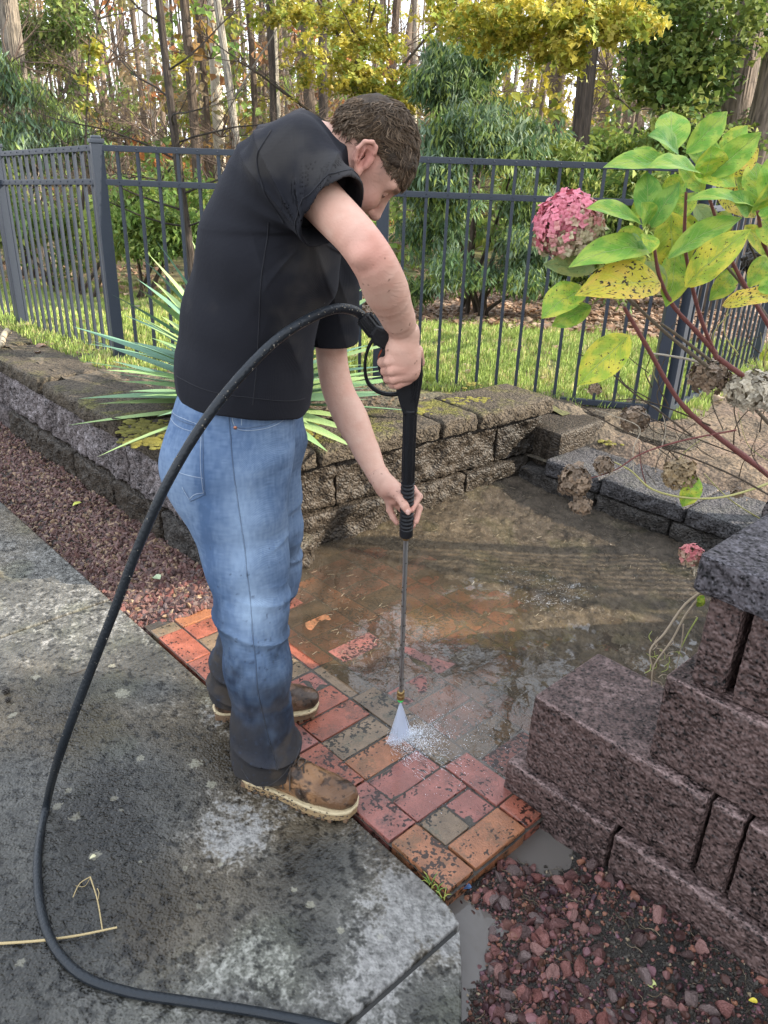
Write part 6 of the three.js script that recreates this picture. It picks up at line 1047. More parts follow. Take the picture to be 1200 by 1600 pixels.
{ // withered stalks drooping beside the stepped wall end
  const t = thing('withered_weed', 'pale drooping stalks hanging beside the stepped end of the right wall', 'plant'), r = mulberry(66), pale = std(rgb(0.36, 0.28, 0.20), 0.8), gr = std(rgb(0.34, 0.38, 0.10), 0.7);
  const S = (pts, w, mat) => { const c = curve(pts.map(([x, y, z]) => atZ(x, y, z)), 16), m = new MB(); m.tube(c, c.map((_, k) => lerp(w, w * 0.5, k / 16)), 6); part('stalk', m.geo(), mat, t); };
  S([[1105, 918, -1.55], [1070, 945, -1.54], [1038, 990, -1.53], [1016, 1015, -1.53], [1020, 1045, -1.53]], 0.0035, pale); S([[1105, 918, -1.55], [1072, 960, -1.54], [1050, 1000, -1.53], [1022, 1040, -1.52], [1018, 1072, -1.52]], 0.003, pale); S([[1090, 965, -1.55], [1075, 990, -1.55], [1060, 1022, -1.54]], 0.002, gr); S([[1068, 975, -1.55], [1066, 1000, -1.54], [1055, 1050, -1.54]], 0.0018, pale);
  for (let i = 0; i < 26; i++) { const x = 1015 + r() * 65, y = 1000 + r() * 70, a = r() * 6; S([[x, y, -1.53], [x + 9 * Math.cos(a), y + 8 * Math.sin(a), -1.53], [x + 18 * Math.cos(a + 0.5), y + 16 * Math.sin(a + 0.5), -1.525]], 0.0012, r() < 0.3 ? gr : pale); }
  placeLeaf('leaf', atZ(1092, 948, -1.52), atZ(1096, 930, -1.51), 0.02, LM.lime, t, V3(0, 0.2, 1), {});
}
{ // yucca between wall and fence
  const t = thing('yucca', 'spiky blue-green yucca with long sword leaves behind the person', 'plant', [-0.63, 0.47, -3.5]), r = mulberry(717);
  const mats = [[0.15, 0.25, 0.14], [0.20, 0.32, 0.13], [0.12, 0.22, 0.15], [0.27, 0.37, 0.15]].map(([a, b, c]) => new THREE.MeshPhysicalMaterial({ color: rgb(a, b, c), roughness: 0.55, side: THREE.DoubleSide, specularIntensity: 0.4, bumpMap: rep(FINE_BUMP, 1, 14), bumpScale: 0.002 }));
  for (let i = 0; i < 120; i++) {
    const a = i * 2.39996 + r() * 0.4, e = lerp(1.05, -0.04, Math.pow((i + 0.5) / 120, 0.9)) + (r() - 0.5) * 0.2, L = lerp(0.50, 0.80, r()), w = lerp(0.066, 0.094, r()), b = lerp(0.05, 0.4, r()) * (e < 0.4 ? 0.5 : 1);
    const g = leafGrid(L, w, { nx: 4, ny: 9, bend: b, fold: 0.18, wave: 0.03, pk: 0.5, seed: i, rib: 0, tip: 1 }), m = part('leaf', g, mats[(r() * 4) | 0], t);
    m.quaternion.copy(euler(a, 0, 0)).multiply(new THREE.Quaternion().setFromAxisAngle(V3(1, 0, 0), Math.PI / 2 - e)).multiply(new THREE.Quaternion().setFromAxisAngle(V3(0, 1, 0), Math.PI + (r() - 0.5) * 0.5)); m.position.set(Math.sin(a) * 0.05, 0.02 + 0.14 * Math.max(0, e), Math.cos(a) * 0.05);
  }
}
// ------------------------------------------------------------------ woods, shrubs, lawn
function sprayGeo(n, len, wid, sd, o = {}) { // a twig with n folded leaves, about 1 unit across
  const r = mulberry(sd), m = new MB();
  for (let i = 0; i < n; i++) {
    const k = i / n, base = V3((r() - 0.5) * 1.1, (r() - 0.5) * (o.flat ?? 0.7), (r() - 0.5) * 1.1).multiplyScalar(o.spread ?? 0.8);
    if (o.hang) base.y = 0.5 - k * 1.1;
    const dir = V3(r() - 0.5, (r() - 0.5) * 0.7 - (o.droop ?? 0.25), r() - 0.5).normalize(), nrm = V3(r() - 0.5, 0.7 + (r() - 0.5) * 0.6, r() - 0.5); nrm.addScaledVector(dir, -nrm.dot(dir)).normalize();
    const sd2 = dir.clone().cross(nrm), L = len * (0.7 + 0.6 * r()), w = wid * (0.75 + 0.5 * r()), P = (f, s, h) => m.vert(base.x + dir.x * f * L + sd2.x * s * w + nrm.x * h * w, base.y + dir.y * f * L + sd2.y * s * w + nrm.y * h * w, base.z + dir.z * f * L + sd2.z * s * w + nrm.z * h * w);
    if (o.maple) { const c = P(0.35, 0, 0), ring = [[0, 0, 0], [0.1, 0.42, 0.12], [0.42, 0.26, 0.05], [0.55, 0.52, 0.15], [0.66, 0.2, 0.05], [1, 0, -0.1], [0.66, -0.2, 0.05], [0.55, -0.52, 0.15], [0.42, -0.26, 0.05], [0.1, -0.42, 0.12]].map((q) => P(...q)); for (let q = 0; q < 10; q++) m.tri(c, ring[q], ring[(q + 1) % 10]); }
    else { const a = P(0, 0, 0), b = P(0.45, 0.5, 0.2), c = P(1, 0, -0.15), d = P(0.45, -0.5, 0.2), e = P(0.5, 0, 0); m.tri(a, b, e); m.tri(b, c, e); m.tri(c, d, e); m.tri(d, a, e); }
  }
  return m.geo();
}
const leafy = (tr = 0.4, rough = 0.75) => new THREE.MeshPhysicalMaterial({ color: 0xffffff, roughness: rough, transmission: tr, thickness: 0, side: THREE.DoubleSide, specularIntensity: 0.35 });
const LEAFI = leafy(0.5), LEAFM = leafy(0.5), GLOSSM = leafy(0.22, 0.45);
const SPR = { maple: sprayGeo(11, 0.42, 0.46, 11, { maple: true, droop: 0.1 }), oval: sprayGeo(26, 0.26, 0.13, 12), oval2: sprayGeo(30, 0.22, 0.12, 13), narrow: sprayGeo(24, 0.4, 0.08, 14, { droop: 0.75 }), narrowH: sprayGeo(26, 0.36, 0.085, 15, { droop: 0.55, spread: 0.8 }), ivy: sprayGeo(22, 0.2, 0.17, 16), far: sprayGeo(12, 0.4, 0.3, 17) };
const pal = (list) => (r) => { const c = list[(r() * list.length) | 0], k = 0.7 + 0.6 * r(); return rgb(c[0] * k, c[1] * k, c[2] * k); };
const PAL = {
  yellow: pal([[0.44, 0.37, 0.05], [0.50, 0.42, 0.07], [0.36, 0.36, 0.05], [0.25, 0.30, 0.05]]), green: pal([[0.17, 0.25, 0.06], [0.12, 0.20, 0.05], [0.22, 0.28, 0.065], [0.29, 0.33, 0.075]]), light: pal([[0.24, 0.36, 0.085], [0.30, 0.40, 0.10], [0.17, 0.27, 0.07], [0.34, 0.40, 0.09]]),
  blue: pal([[0.10, 0.17, 0.085], [0.14, 0.21, 0.125], [0.09, 0.16, 0.065], [0.20, 0.27, 0.18], [0.19, 0.27, 0.07], [0.25, 0.31, 0.08], [0.15, 0.22, 0.07]]), orange: pal([[0.50, 0.20, 0.07], [0.45, 0.27, 0.09], [0.42, 0.32, 0.11], [0.36, 0.19, 0.09]]), dark: pal([[0.08, 0.13, 0.045], [0.11, 0.16, 0.05], [0.06, 0.10, 0.04]]), tan: pal([[0.40, 0.30, 0.17], [0.44, 0.36, 0.18], [0.32, 0.25, 0.14], [0.38, 0.34, 0.14]]),
};
// crown clumps: list of [x, y, z, rx, ry, rz, count]
function foliage(name, parent, geo, clumps, size, color, mat, sd, hollow = 0.35, gap = -0.02) {
  const r = mulberry(sd), ms = [], cs = [];
  for (const [x, y, z, a, b, c, n] of clumps) for (let i = 0; i < n; i++) {
    const h = r() * 2 - 1, f = r() * 6.283, q = Math.sqrt(1 - h * h), k = Math.pow(lerp(hollow, 1, r()), 0.6) * (0.82 + 0.3 * noise(f * 1.5 + x * 3, h * 3 + y, z)), s = size * (0.6 + 0.8 * r());
    if (gap > -1 && fbm((x + q * Math.cos(f) * a * k) * 2.1 + sd, (y + h * b * k) * 2.6, (z + q * Math.sin(f) * c * k) * 2.1, 3) < gap) continue;
    ms.push(xform(V3(x + q * Math.cos(f) * a * k, y + h * b * k, z + q * Math.sin(f) * c * k), euler(r() * 6.283, (r() - 0.5) * 0.9, (r() - 0.5) * 0.9), s)); cs.push(color(r));
  }
  return scatter(name, geo, mat, ms, cs, parent);
}
const BARK = tex(256, 512, (u, v, o) => { const c = 0.72 + 0.42 * tfbm(u, v, 12, 121, 3) + 0.35 * tnoise(u, v * 0.25, 32, 125) , k = tfbm(u, v, 5, 129, 3) > 0.2 ? 1.18 : 1; o[0] = c * k; o[1] = c * k * 0.99; o[2] = c * 0.97 * k; }, true);
const BARK_B = tex(256, 512, (u, v, o) => { o[0] = o[1] = o[2] = 0.5 + 0.4 * tnoise(u, v * 0.25, 32, 125) + 0.3 * tfbm(u, v, 16, 131, 3); });
const bark = (r, g, b) => std(rgb(r, g, b), 0.92, { map: rep(BARK, 2, 0.8), bumpMap: rep(BARK_B, 2, 0.8), bumpScale: 0.02 });
const BK = { grey: bark(0.25, 0.21, 0.165), brown: bark(0.13, 0.095, 0.07), pale: bark(0.40, 0.36, 0.30), dark: bark(0.07, 0.052, 0.04), mid: bark(0.17, 0.13, 0.1) };
function limb(m, p, d, len, rad, depth, r, ends, o = {}) {
  const n = 6, pts = [p.clone()], q = p.clone(), dir = d.clone(), rr = [rad];
  for (let k = 1; k <= n; k++) { dir.add(V3(r() - 0.5, (r() - 0.5) * 0.8 + (o.lift ?? 0.06), r() - 0.5).multiplyScalar(o.wander ?? 0.32)).normalize(); q.addScaledVector(dir, len / n); pts.push(q.clone()); rr.push(rad * lerp(1, 0.35, k / n)); }
  m.tube(pts, rr, depth > 1 ? 6 : depth > 0 ? 5 : 3, null, false, 1);
  if (depth <= 0) { ends.push(q.clone(), pts[3].clone()); return; }
  const kids = o.kids ?? 4;
  for (let k = 0; k < kids; k++) { const at = 2 + ((r() * (n - 1)) | 0), c = pts[Math.min(at, n)], nd = dir.clone().add(V3(r() - 0.5, r() - 0.45, r() - 0.5).multiplyScalar(1.7)).normalize(); limb(m, c, nd, len * lerp(0.45, 0.75, r()), rr[Math.min(at, n)] * 0.62, depth - 1, r, ends, o); }
}
const woodY = (x, z) => landY(x, z) + 0.5 * sstep(14, 60, -z) - 0.02;
// one tree: trunk leaning from its foot; limbs; a high crown and, where seen, low leafy branches
function tree(name, label, px, z, wpx, o) {
  const b = atZ(px, 240, z), dist = Math.hypot(b.x, z), rad = wpx * dist / 1205 / 2 * 0.95, y0 = woodY(b.x, z), H = o.h ?? 9, r = mulberry(px * 7 + 3), lean = o.lean ?? 0, x0 = b.x - lean * 1.5;
  const t = thing(name, label, 'tree', [x0, y0, z], 0, o.group);
  const pts = [], rr = [], ph = r() * 9; for (let k = 0; k <= 14; k++) { const f = k / 14; pts.push(V3(lean * H * f + 0.06 * Math.sin(f * 5 + ph) + 0.03 * noise(f * 9, ph), H * f, (r() - 0.5) * 0.05)); rr.push(rad * (k === 0 ? 1.45 : k === 1 ? 1.08 : lerp(1.02, 0.45, f)) * (1 + 0.05 * noise(k, px))); }
  const m = new MB(); m.tube(pts, rr, 12, null, true, 1); part('trunk', m.geo(), BK[o.bark ?? 'mid'], t);
  const lm = new MB(), ends = []; const on = (f) => { const q = f * 14, i = Math.min(13, Math.floor(q)); return pts[i].clone().lerp(pts[i + 1], q - i); };
  for (const [f, dx, dy, dz, len, rd, dp] of o.limbs ?? []) limb(lm, on(f), V3(dx, dy, dz).normalize(), len, rd, dp ?? 2, r, ends, o.limbOpt);
  for (let k = 0; k < 7; k++) { const f = lerp(0.55, 0.98, k / 6), a = r() * 6.28; limb(lm, on(f), V3(Math.cos(a), 0.7, Math.sin(a)).normalize(), H * 0.22, rad * 0.35, 1, r, [], {}); }
  if (lm.p.length) part('limb', lm.geo(), BK[o.bark ?? 'mid'], t);
  const cl = []; if (o.high) for (let k = 0; k < 9; k++) { const a = r() * 6.28, q = H * 0.16; cl.push([pts[12].x + Math.cos(a) * q, H * lerp(0.68, 1.05, r()), Math.sin(a) * q, H * 0.12, H * 0.09, H * 0.12, 34]); }
  const spread = o.endSize ?? 0; if (spread) for (const e of ends) cl.push([e.x, e.y, e.z, spread, spread * 0.7, spread, o.endN ?? 4]);
  for (const c of o.clumps ?? []) cl.push(c);
  if (cl.length) foliage('crown', t, SPR[o.spray ?? 'oval'], cl, o.size ?? 0.34, PAL[o.pal ?? 'yellow'], o.mat ?? LEAFM, px + 5).userData.kind = undefined;
  if (o.ivy) { const c = []; for (let k = 1; k < 14; k++) { const f = k / 14 * o.ivy; const q = on(f); c.push([q.x, q.y, q.z, rad * 1.35, 0.36, rad * 1.35, 30]); } const iv = foliage('ivy', t, SPR.ivy, c, 0.16, PAL.dark, GLOSSM, px + 9, 0.85); iv.userData.kind = undefined; }
  return t;
}
const G = 'tall trunks of the wood behind the fence';
tree('tree', 'thick pale-patched trunk at the far left with flaking bark', 44, -11, 30, { bark: 'grey', lean: -0.02, h: 11, pal: 'green', limbs: [[0.16, -0.5, 0.35, 0.1, 1.6, 0.03, 2]] });
tree('tree', 'slim grey trunk second from the left edge', 124, -15, 15, { bark: 'grey', lean: 0.004, h: 12, pal: 'orange' });
tree('tree', 'bare twiggy brown tree with spreading branches left of the person', 282, -7.6, 13, { bark: 'dark', lean: -0.012, h: 7, crown: false, limbOpt: { kids: 5, wander: 0.45, lift: 0.03 }, limbs: [[0.12, -1, 0.45, 0.2, 1.3, 0.010, 3], [0.14, 1, 0.5, 0.1, 1.2, 0.010, 3], [0.18, -0.9, 0.6, 0.3, 1.3, 0.010, 3], [0.2, 1, 0.4, 0.3, 1.2, 0.009, 3], [0.25, -0.8, 0.5, -0.2, 1.1, 0.009, 3], [0.28, 0.8, 0.6, 0.1, 1.2, 0.009, 3], [0.10, 0.9, 0.25, 0.4, 1.2, 0.009, 3], [0.1, -1, 0.1, 0.3, 1.2, 0.009, 3], [0.33, -0.9, 0.3, 0.2, 1.2, 0.009, 3], [0.36, 0.9, 0.3, 0.2, 1.2, 0.008, 3], [0.15, -0.4, 0.3, 0.9, 1.2, 0.009, 3], [0.22, 0.3, 0.3, 0.9, 1.2, 0.009, 3]], endSize: 0.16, endN: 0.0 });
tree('tree', 'straight brown trunk in the group left of the person, thickest of it', 303, -13, 15, { bark: 'brown', lean: -0.006, h: 12, pal: 'orange' });
tree('tree', 'thin brown trunk just right of the thickest one left of the person', 321, -14, 10, { bark: 'brown', lean: 0.006, h: 12, pal: 'tan' });
tree('tree', 'pale birch-like trunk leaning to the left above the fence', 366, -10.5, 13, { bark: 'pale', lean: -0.105, h: 10, pal: 'yellow', limbs: [[0.2, 0.8, 0.7, 0.1, 1.2, 0.015, 1]] });
tree('tree', 'narrow dark trunk left of the ivy-wrapped one', 403, -14, 10, { bark: 'brown', lean: 0.0, h: 12, pal: 'orange' });
tree('tree', 'trunk wrapped in green ivy behind the shoulder of the person', 424, -12, 11, { bark: 'dark', lean: 0.0, h: 11, ivy: 0.62, pal: 'green' });
tree('tree', 'pale smooth trunk beside the ivy-wrapped trunk', 441, -12.6, 11, { bark: 'pale', lean: -0.012, h: 11, pal: 'yellow' });
tree('tree', 'dark twin trunk above the head of the person, left stem', 489, -12, 17, { bark: 'brown', lean: -0.015, h: 11, pal: 'yellow' });
tree('tree', 'dark twin trunk above the head of the person, right stem', 507, -11.4, 15, { bark: 'dark', lean: 0.02, h: 11, pal: 'yellow' });
tree('tree', 'slender trunk behind the yellow maple leaves', 610, -14, 13, { bark: 'brown', lean: 0.01, h: 12, pal: 'yellow' });
tree('tree', 'dark brown trunk standing right of the blue-green shrub', 893, -8.6, 30, { bark: 'dark', lean: 0.022, h: 9, pal: 'yellow', limbs: [[0.30, 0.7, 0.7, 0.2, 1.6, 0.03, 2], [0.25, -0.7, 0.6, 0.4, 1.4, 0.025, 2]], spray: 'maple', size: 0.13, endSize: 0.3, endN: 2 });
tree('tree', 'ivy-hung dark trunk behind the hydrangea', 1062, -11, 26, { bark: 'dark', lean: -0.012, h: 11, ivy: 0.7, pal: 'dark', mat: GLOSSM });
tree('tree', 'broad trunk overgrown with vines near the right edge', 1124, -9.4, 52, { bark: 'mid', lean: 0.02, h: 10, ivy: 0.5, pal: 'dark', mat: GLOSSM, limbs: [[0.2, -0.8, 0.4, 0.3, 1.6, 0.03, 2]] });
tree('tree', 'bare brown trunk at the right edge above the hydrangea', 1192, -8.6, 52, { bark: 'mid', lean: 0.012, h: 10, pal: 'dark', mat: GLOSSM });
tree('tree', 'thin dark trunk between the shrub and the gap of bright sky', 700, -15, 11, { bark: 'dark', lean: 0.01, h: 12, pal: 'green' });
{ // yellow maple reaching over the person from the middle
  const R = (px, py, z, rx, ry, n) => { const p = atZ(px, py, z); return [p.x, p.y, p.z, rx, ry, rx, n]; };
  const mk = (label, px, z, w, list, o = {}) => { const t = tree('maple_tree', label, px, z, w, { bark: 'brown', h: 7.5, spray: 'maple', size: 0.30, pal: 'yellow', lean: 0, limbs: o.limbs ?? [], limbOpt: { kids: 4, wander: 0.3 }, ...o }); const base = t.position; const c = list.map((q) => [q[0] - base.x, q[1] - base.y, q[2] - base.z, q[3], q[4], q[5], q[6]]); foliage('crown', t, SPR.maple, c.map((q) => [q[0], q[1], q[2], q[3] * 1.2, q[4] * 1.35, q[5] * 1.2, Math.round(q[6] * 5)]), o.leafSize ?? 0.085, PAL.yellow, LEAFM, px + 77, 0.2, 0.10).userData.kind = undefined; };
  mk('yellow-leaved maple spreading behind the head of the person', 560, -8.4, 11, [R(470, 40, -8, 0.42, 0.24, 46), R(520, 100, -7.6, 0.44, 0.24, 62), R(580, 60, -8.2, 0.5, 0.26, 58), R(610, 130, -7.8, 0.44, 0.18, 56), R(640, 20, -8.4, 0.5, 0.26, 48), R(450, 110, -8, 0.3, 0.22, 30), R(560, 140, -7.6, 0.3, 0.14, 34), R(500, 20, -8.3, 0.5, 0.22, 40), R(660, 90, -8, 0.3, 0.25, 32), R(430, 60, -8.2, 0.22, 0.22, 18), R(600, 165, -8, 0.34, 0.12, 22)], { limbs: [[0.2, -0.8, 0.5, 0.3, 1.3, 0.02, 2], [0.24, 0.8, 0.5, 0.2, 1.3, 0.02, 2], [0.3, -0.5, 0.6, 0.4, 1.3, 0.018, 2], [0.28, 0.3, 0.5, 0.8, 1.2, 0.018, 2]] });
  mk('yellow maple branches hanging over the blue-green shrub', 760, -7.8, 9, [R(720, 15, -6.8, 0.36, 0.2, 42), R(790, 30, -6.4, 0.42, 0.2, 56), R(850, 55, -6.2, 0.36, 0.17, 46), R(910, 20, -6.4, 0.4, 0.18, 40), R(955, 40, -6.1, 0.26, 0.10, 18), R(880, 90, -6.4, 0.22, 0.12, 16), R(830, 100, -6.4, 0.28, 0.1, 16), R(770, 75, -6.6, 0.24, 0.12, 18), R(1000, 30, -6.3, 0.24, 0.10, 9), R(690, 60, -7.2, 0.3, 0.22, 22)], { leafSize: 0.09, limbs: [[0.34, 0.9, 0.3, 0.9, 1.6, 0.018, 2], [0.3, 0.4, 0.4, 1, 1.6, 0.018, 2]] });
}
{ // blue-green weeping shrub, in drooping sprays
  const shrub = (label, px, z, list, spray, size, palette, mat, sd, stems = 5) => {
    const b = atZ(px, 480, z), y0 = woodY(b.x, z), t = thing('shrub', label, 'shrub', [b.x, y0, z]); const m = new MB(), r = mulberry(sd + 1), ends = [];
    const c = list.map(([x, y, dz, rx, ry, n]) => { const p = atZ(x, y, z + dz); return [p.x - b.x, p.y - y0, dz, rx * 1.12, ry * 1.12, rx, Math.round(n * 1.9)]; });
    for (let k = 0; k < stems; k++) { const q = c[(r() * c.length) | 0]; m.tube(curve([V3((r() - 0.5) * 0.3, 0, (r() - 0.5) * 0.3), V3(q[0] * 0.4, q[1] * 0.5, q[2] * 0.4), V3(q[0], q[1], q[2])], 8), [0.025, 0.022, 0.02, 0.018, 0.015, 0.012, 0.01, 0.008, 0.006], 5); }
    part('stem', m.geo(), BK.brown, t); foliage('foliage', t, SPR[spray], c, size, PAL[palette], mat, sd, 0.25, palette === 'dark' ? 0.12 : 0.06).userData.kind = undefined;
  };
  shrub('large blue-green weeping shrub with narrow leaves right of the person', 740, -7.2, [[745, 110, 0, 0.30, 0.22, 90], [690, 150, 0.1, 0.28, 0.22, 90], [800, 150, 0.1, 0.26, 0.22, 80], [720, 200, 0.35, 0.36, 0.22, 120], [660, 215, 0, 0.26, 0.2, 70], [815, 215, 0.2, 0.24, 0.2, 60], [770, 240, 0.35, 0.3, 0.2, 90], [690, 265, 0.4, 0.32, 0.22, 100], [640, 285, 0.1, 0.2, 0.2, 50], [740, 300, 0.5, 0.32, 0.2, 100], [815, 300, 0.25, 0.26, 0.22, 70], [680, 345, 0.4, 0.3, 0.22, 100], [770, 365, 0.5, 0.34, 0.2, 110], [640, 380, 0.25, 0.22, 0.24, 60], [830, 380, 0.2, 0.24, 0.24, 60], [710, 420, 0.5, 0.32, 0.2, 100], [790, 430, 0.4, 0.32, 0.2, 90], [770, 75, -0.2, 0.2, 0.14, 36], [650, 440, 0.3, 0.3, 0.16, 60], [850, 440, 0.2, 0.3, 0.16, 50], [700, 90, -0.3, 0.2, 0.14, 30]], 'narrowH', 0.2, 'blue', LEAFM, 901, 8);
  shrub('mid-green leafy bush behind the pink flower', 900, -7.4, [[870, 330, 0, 0.45, 0.4, 80], [940, 300, -0.2, 0.5, 0.35, 80], [900, 400, 0.1, 0.5, 0.35, 90], [980, 370, 0, 0.45, 0.4, 80], [860, 260, -0.2, 0.4, 0.3, 50], [950, 440, 0.2, 0.4, 0.25, 50], [1010, 290, -0.2, 0.45, 0.35, 60]], 'oval', 0.28, 'green', LEAFM, 902);
  shrub('yellow-green bush in the sun behind the fence at the right', 1000, -9.5, [[960, 215, 0, 0.55, 0.25, 60], [1040, 230, 0, 0.6, 0.3, 70], [1000, 300, 0, 0.8, 0.5, 90], [1100, 280, 0, 0.8, 0.5, 80], [1180, 260, 0, 0.8, 0.6, 80], [880, 250, 0, 0.5, 0.3, 40]], 'oval', 0.30, 'light', LEAFM, 903);
  shrub('light green bush seen through the fence left of the person', 230, -8.3, [[200, 350, 0, 0.5, 0.36, 90], [260, 340, 0.1, 0.5, 0.4, 100], [310, 330, 0, 0.45, 0.4, 80], [230, 400, 0.2, 0.5, 0.3, 100], [290, 400, 0.2, 0.45, 0.3, 80], [160, 390, 0, 0.4, 0.3, 60], [340, 390, 0.2, 0.35, 0.3, 60], [280, 290, -0.2, 0.4, 0.25, 40]], 'oval', 0.27, 'light', LEAFM, 904);
  shrub('greyish green bush behind the left fence panel', 90, -9.2, [[60, 340, 0, 0.6, 0.5, 80], [120, 340, 0, 0.6, 0.45, 80], [30, 380, 0, 0.5, 0.35, 60], [100, 390, 0.1, 0.5, 0.3, 60], [0, 320, 0, 0.5, 0.5, 50]], 'oval2', 0.28, 'green', LEAFM, 905);
  shrub('dark blue-green evergreen at the upper left edge', 40, -9.9, [[30, 170, 0, 0.5, 0.35, 110], [80, 190, 0, 0.5, 0.3, 100], [20, 220, 0.1, 0.6, 0.3, 110], [110, 215, 0, 0.4, 0.22, 70], [-20, 130, 0, 0.4, 0.5, 70], [60, 240, 0, 0.6, 0.25, 70]], 'narrow', 0.26, 'blue', GLOSSM, 906);
  shrub('tall green shrub at the far left edge above the evergreen', 15, -12, [[90, 80, 0, 0.5, 0.5, 60], [10, 60, 0, 0.6, 0.7, 60], [100, 140, 0, 0.5, 0.35, 60], [110, 30, 0, 0.4, 0.4, 30]], 'oval', 0.3, 'green', LEAFM, 907);
  shrub('dark vine-covered thicket above the hydrangea', 1080, -8.8, [[1060, 60, 0, 0.4, 0.7, 60], [1100, 150, 0.2, 0.5, 0.5, 70], [1020, 130, 0, 0.3, 0.35, 22], [1160, 80, 0.3, 0.45, 0.6, 55], [1080, 210, 0.2, 0.5, 0.3, 60], [980, 60, 0, 0.3, 0.4, 16], [1150, 200, 0.3, 0.4, 0.3, 50], [1000, 10, 0, 0.4, 0.3, 22]], 'ivy', 0.34, 'green', LEAFM, 908);
  shrub('small yellow sapling in front of the bare trees at the left', 135, -8.6, [[140, 60, 0, 0.14, 0.26, 16], [132, 110, 0, 0.10, 0.12, 8], [140, 185, 0, 0.14, 0.14, 12], [270, 100, 0, 0.2, 0.2, 5], [320, 180, 0, 0.2, 0.2, 5], [300, 225, 0, 0.2, 0.1, 5]].map((q) => [...q.slice(0, 5), q[5] * 3]), 'maple', 0.12, 'yellow', LEAFM, 909, 3);
}
{ // far wood: one mass of thin stems and leaves
  const r = mulberry(2024), tg = new MB(); tg.tube([V3(0, 0, 0), V3(0.02, 0.35, 0.01), V3(-0.01, 0.7, 0), V3(0.02, 1, 0)], [1, 0.85, 0.7, 0.5].map((v) => v * 0.008), 6, null, false, 10); const geo = tg.geo(), ms = [], cs = [];
  for (let i = 0; i < 520; i++) { const z = -14 - 40 * Math.pow(r(), 0.8), x = (r() - 0.5) * (Math.abs(z) * 1.5 + 4), h = 9 + 6 * r(), w = lerp(0.45, 1.7, r() * r()); ms.push(xform(V3(x, woodY(x, z) - 0.1, z), euler(r() * 6, (r() - 0.5) * 0.16, (r() - 0.5) * 0.16), V3(h * w, h, h * w))); const k = 0.5 + r(), p = r() < 0.25; cs.push(p ? rgb(0.32 * k, 0.28 * k, 0.23 * k) : rgb(0.16 * k, 0.12 * k, 0.09 * k)); }
  const t = thing('far_wood', null, null); t.userData.kind = 'stuff';
  instanced('trunk', geo, std(0xffffff, 0.9), ms, cs, t);
  const band = (n, z0, z1, x0, x1, y0, y1, size, p, sd, g = 'far') => { const q = mulberry(sd), M = [], C = []; for (let i = 0; i < n; i++) { const z = lerp(z0, z1, q()), x = lerp(x0, x1, q()) * Math.abs(z), y = woodY(x, z) + lerp(y0, y1, Math.pow(q(), 1.2)); if (fbm(x * 0.35 + sd, y * 0.5, z * 0.3, 3) < -0.04) continue; M.push(xform(V3(x, y, z), euler(q() * 6, q() - 0.5, q() - 0.5), size * (0.6 + 0.8 * q()))); C.push(PAL[p](q)); } instanced('foliage', SPR[g], LEAFI, M, C, t); };
  band(1000, -13, -26, -0.62, 0.0, 0.2, 6, 0.34, 'orange', 31); band(1000, -13, -30, -0.62, 0.2, 0, 6, 0.34, 'tan', 32); band(500, -12, -22, -0.62, 0.0, 1.5, 6, 0.3, 'light', 41); band(1100, -14, -30, -0.3, 0.2, 0.3, 7, 0.35, 'yellow', 33); band(900, -12, -30, -0.65, 0.65, 0, 1.6, 0.55, 'green', 34); band(700, -14, -30, 0.2, 0.65, 0, 5, 0.5, 'dark', 35); band(500, -14, -30, 0.1, 0.6, 0.5, 5, 0.5, 'yellow', 36); band(900, -32, -55, -0.65, 0.65, 0, 4.5, 1.0, 'tan', 37); band(600, -32, -55, -0.65, 0.65, 0, 3, 1.0, 'green', 38); band(500, -11, -14, -0.6, 0.6, 0, 1.2, 0.4, 'light', 39);
  // tangles of bare twigs
  const tw = new MB(), q = mulberry(7); for (let k = 0; k < 9; k++) limb(tw, V3(0, 0, 0), V3(q() - 0.5, q() * 0.8, q() - 0.5).normalize(), 0.6, 0.008, 2, q, [], { kids: 4, wander: 0.5 }); const TM = [], TC = [];
  for (let i = 0; i < 420; i++) { const z = -9.5 - 10 * q(), x = lerp(-0.62, 0.62, q()) * Math.abs(z), y = woodY(x, z) + 3.6 * q() - 0.1; TM.push(xform(V3(x, y, z), euler(q() * 6, q() - 0.5, q() - 0.5), 0.6 + 0.9 * q())); const k = 0.6 + 0.9 * q(); TC.push(rgb(0.11 * k, 0.075 * k, 0.055 * k)); } instanced('twig', tw.geo(), std(0xffffff, 0.9), TM, TC, t);
}
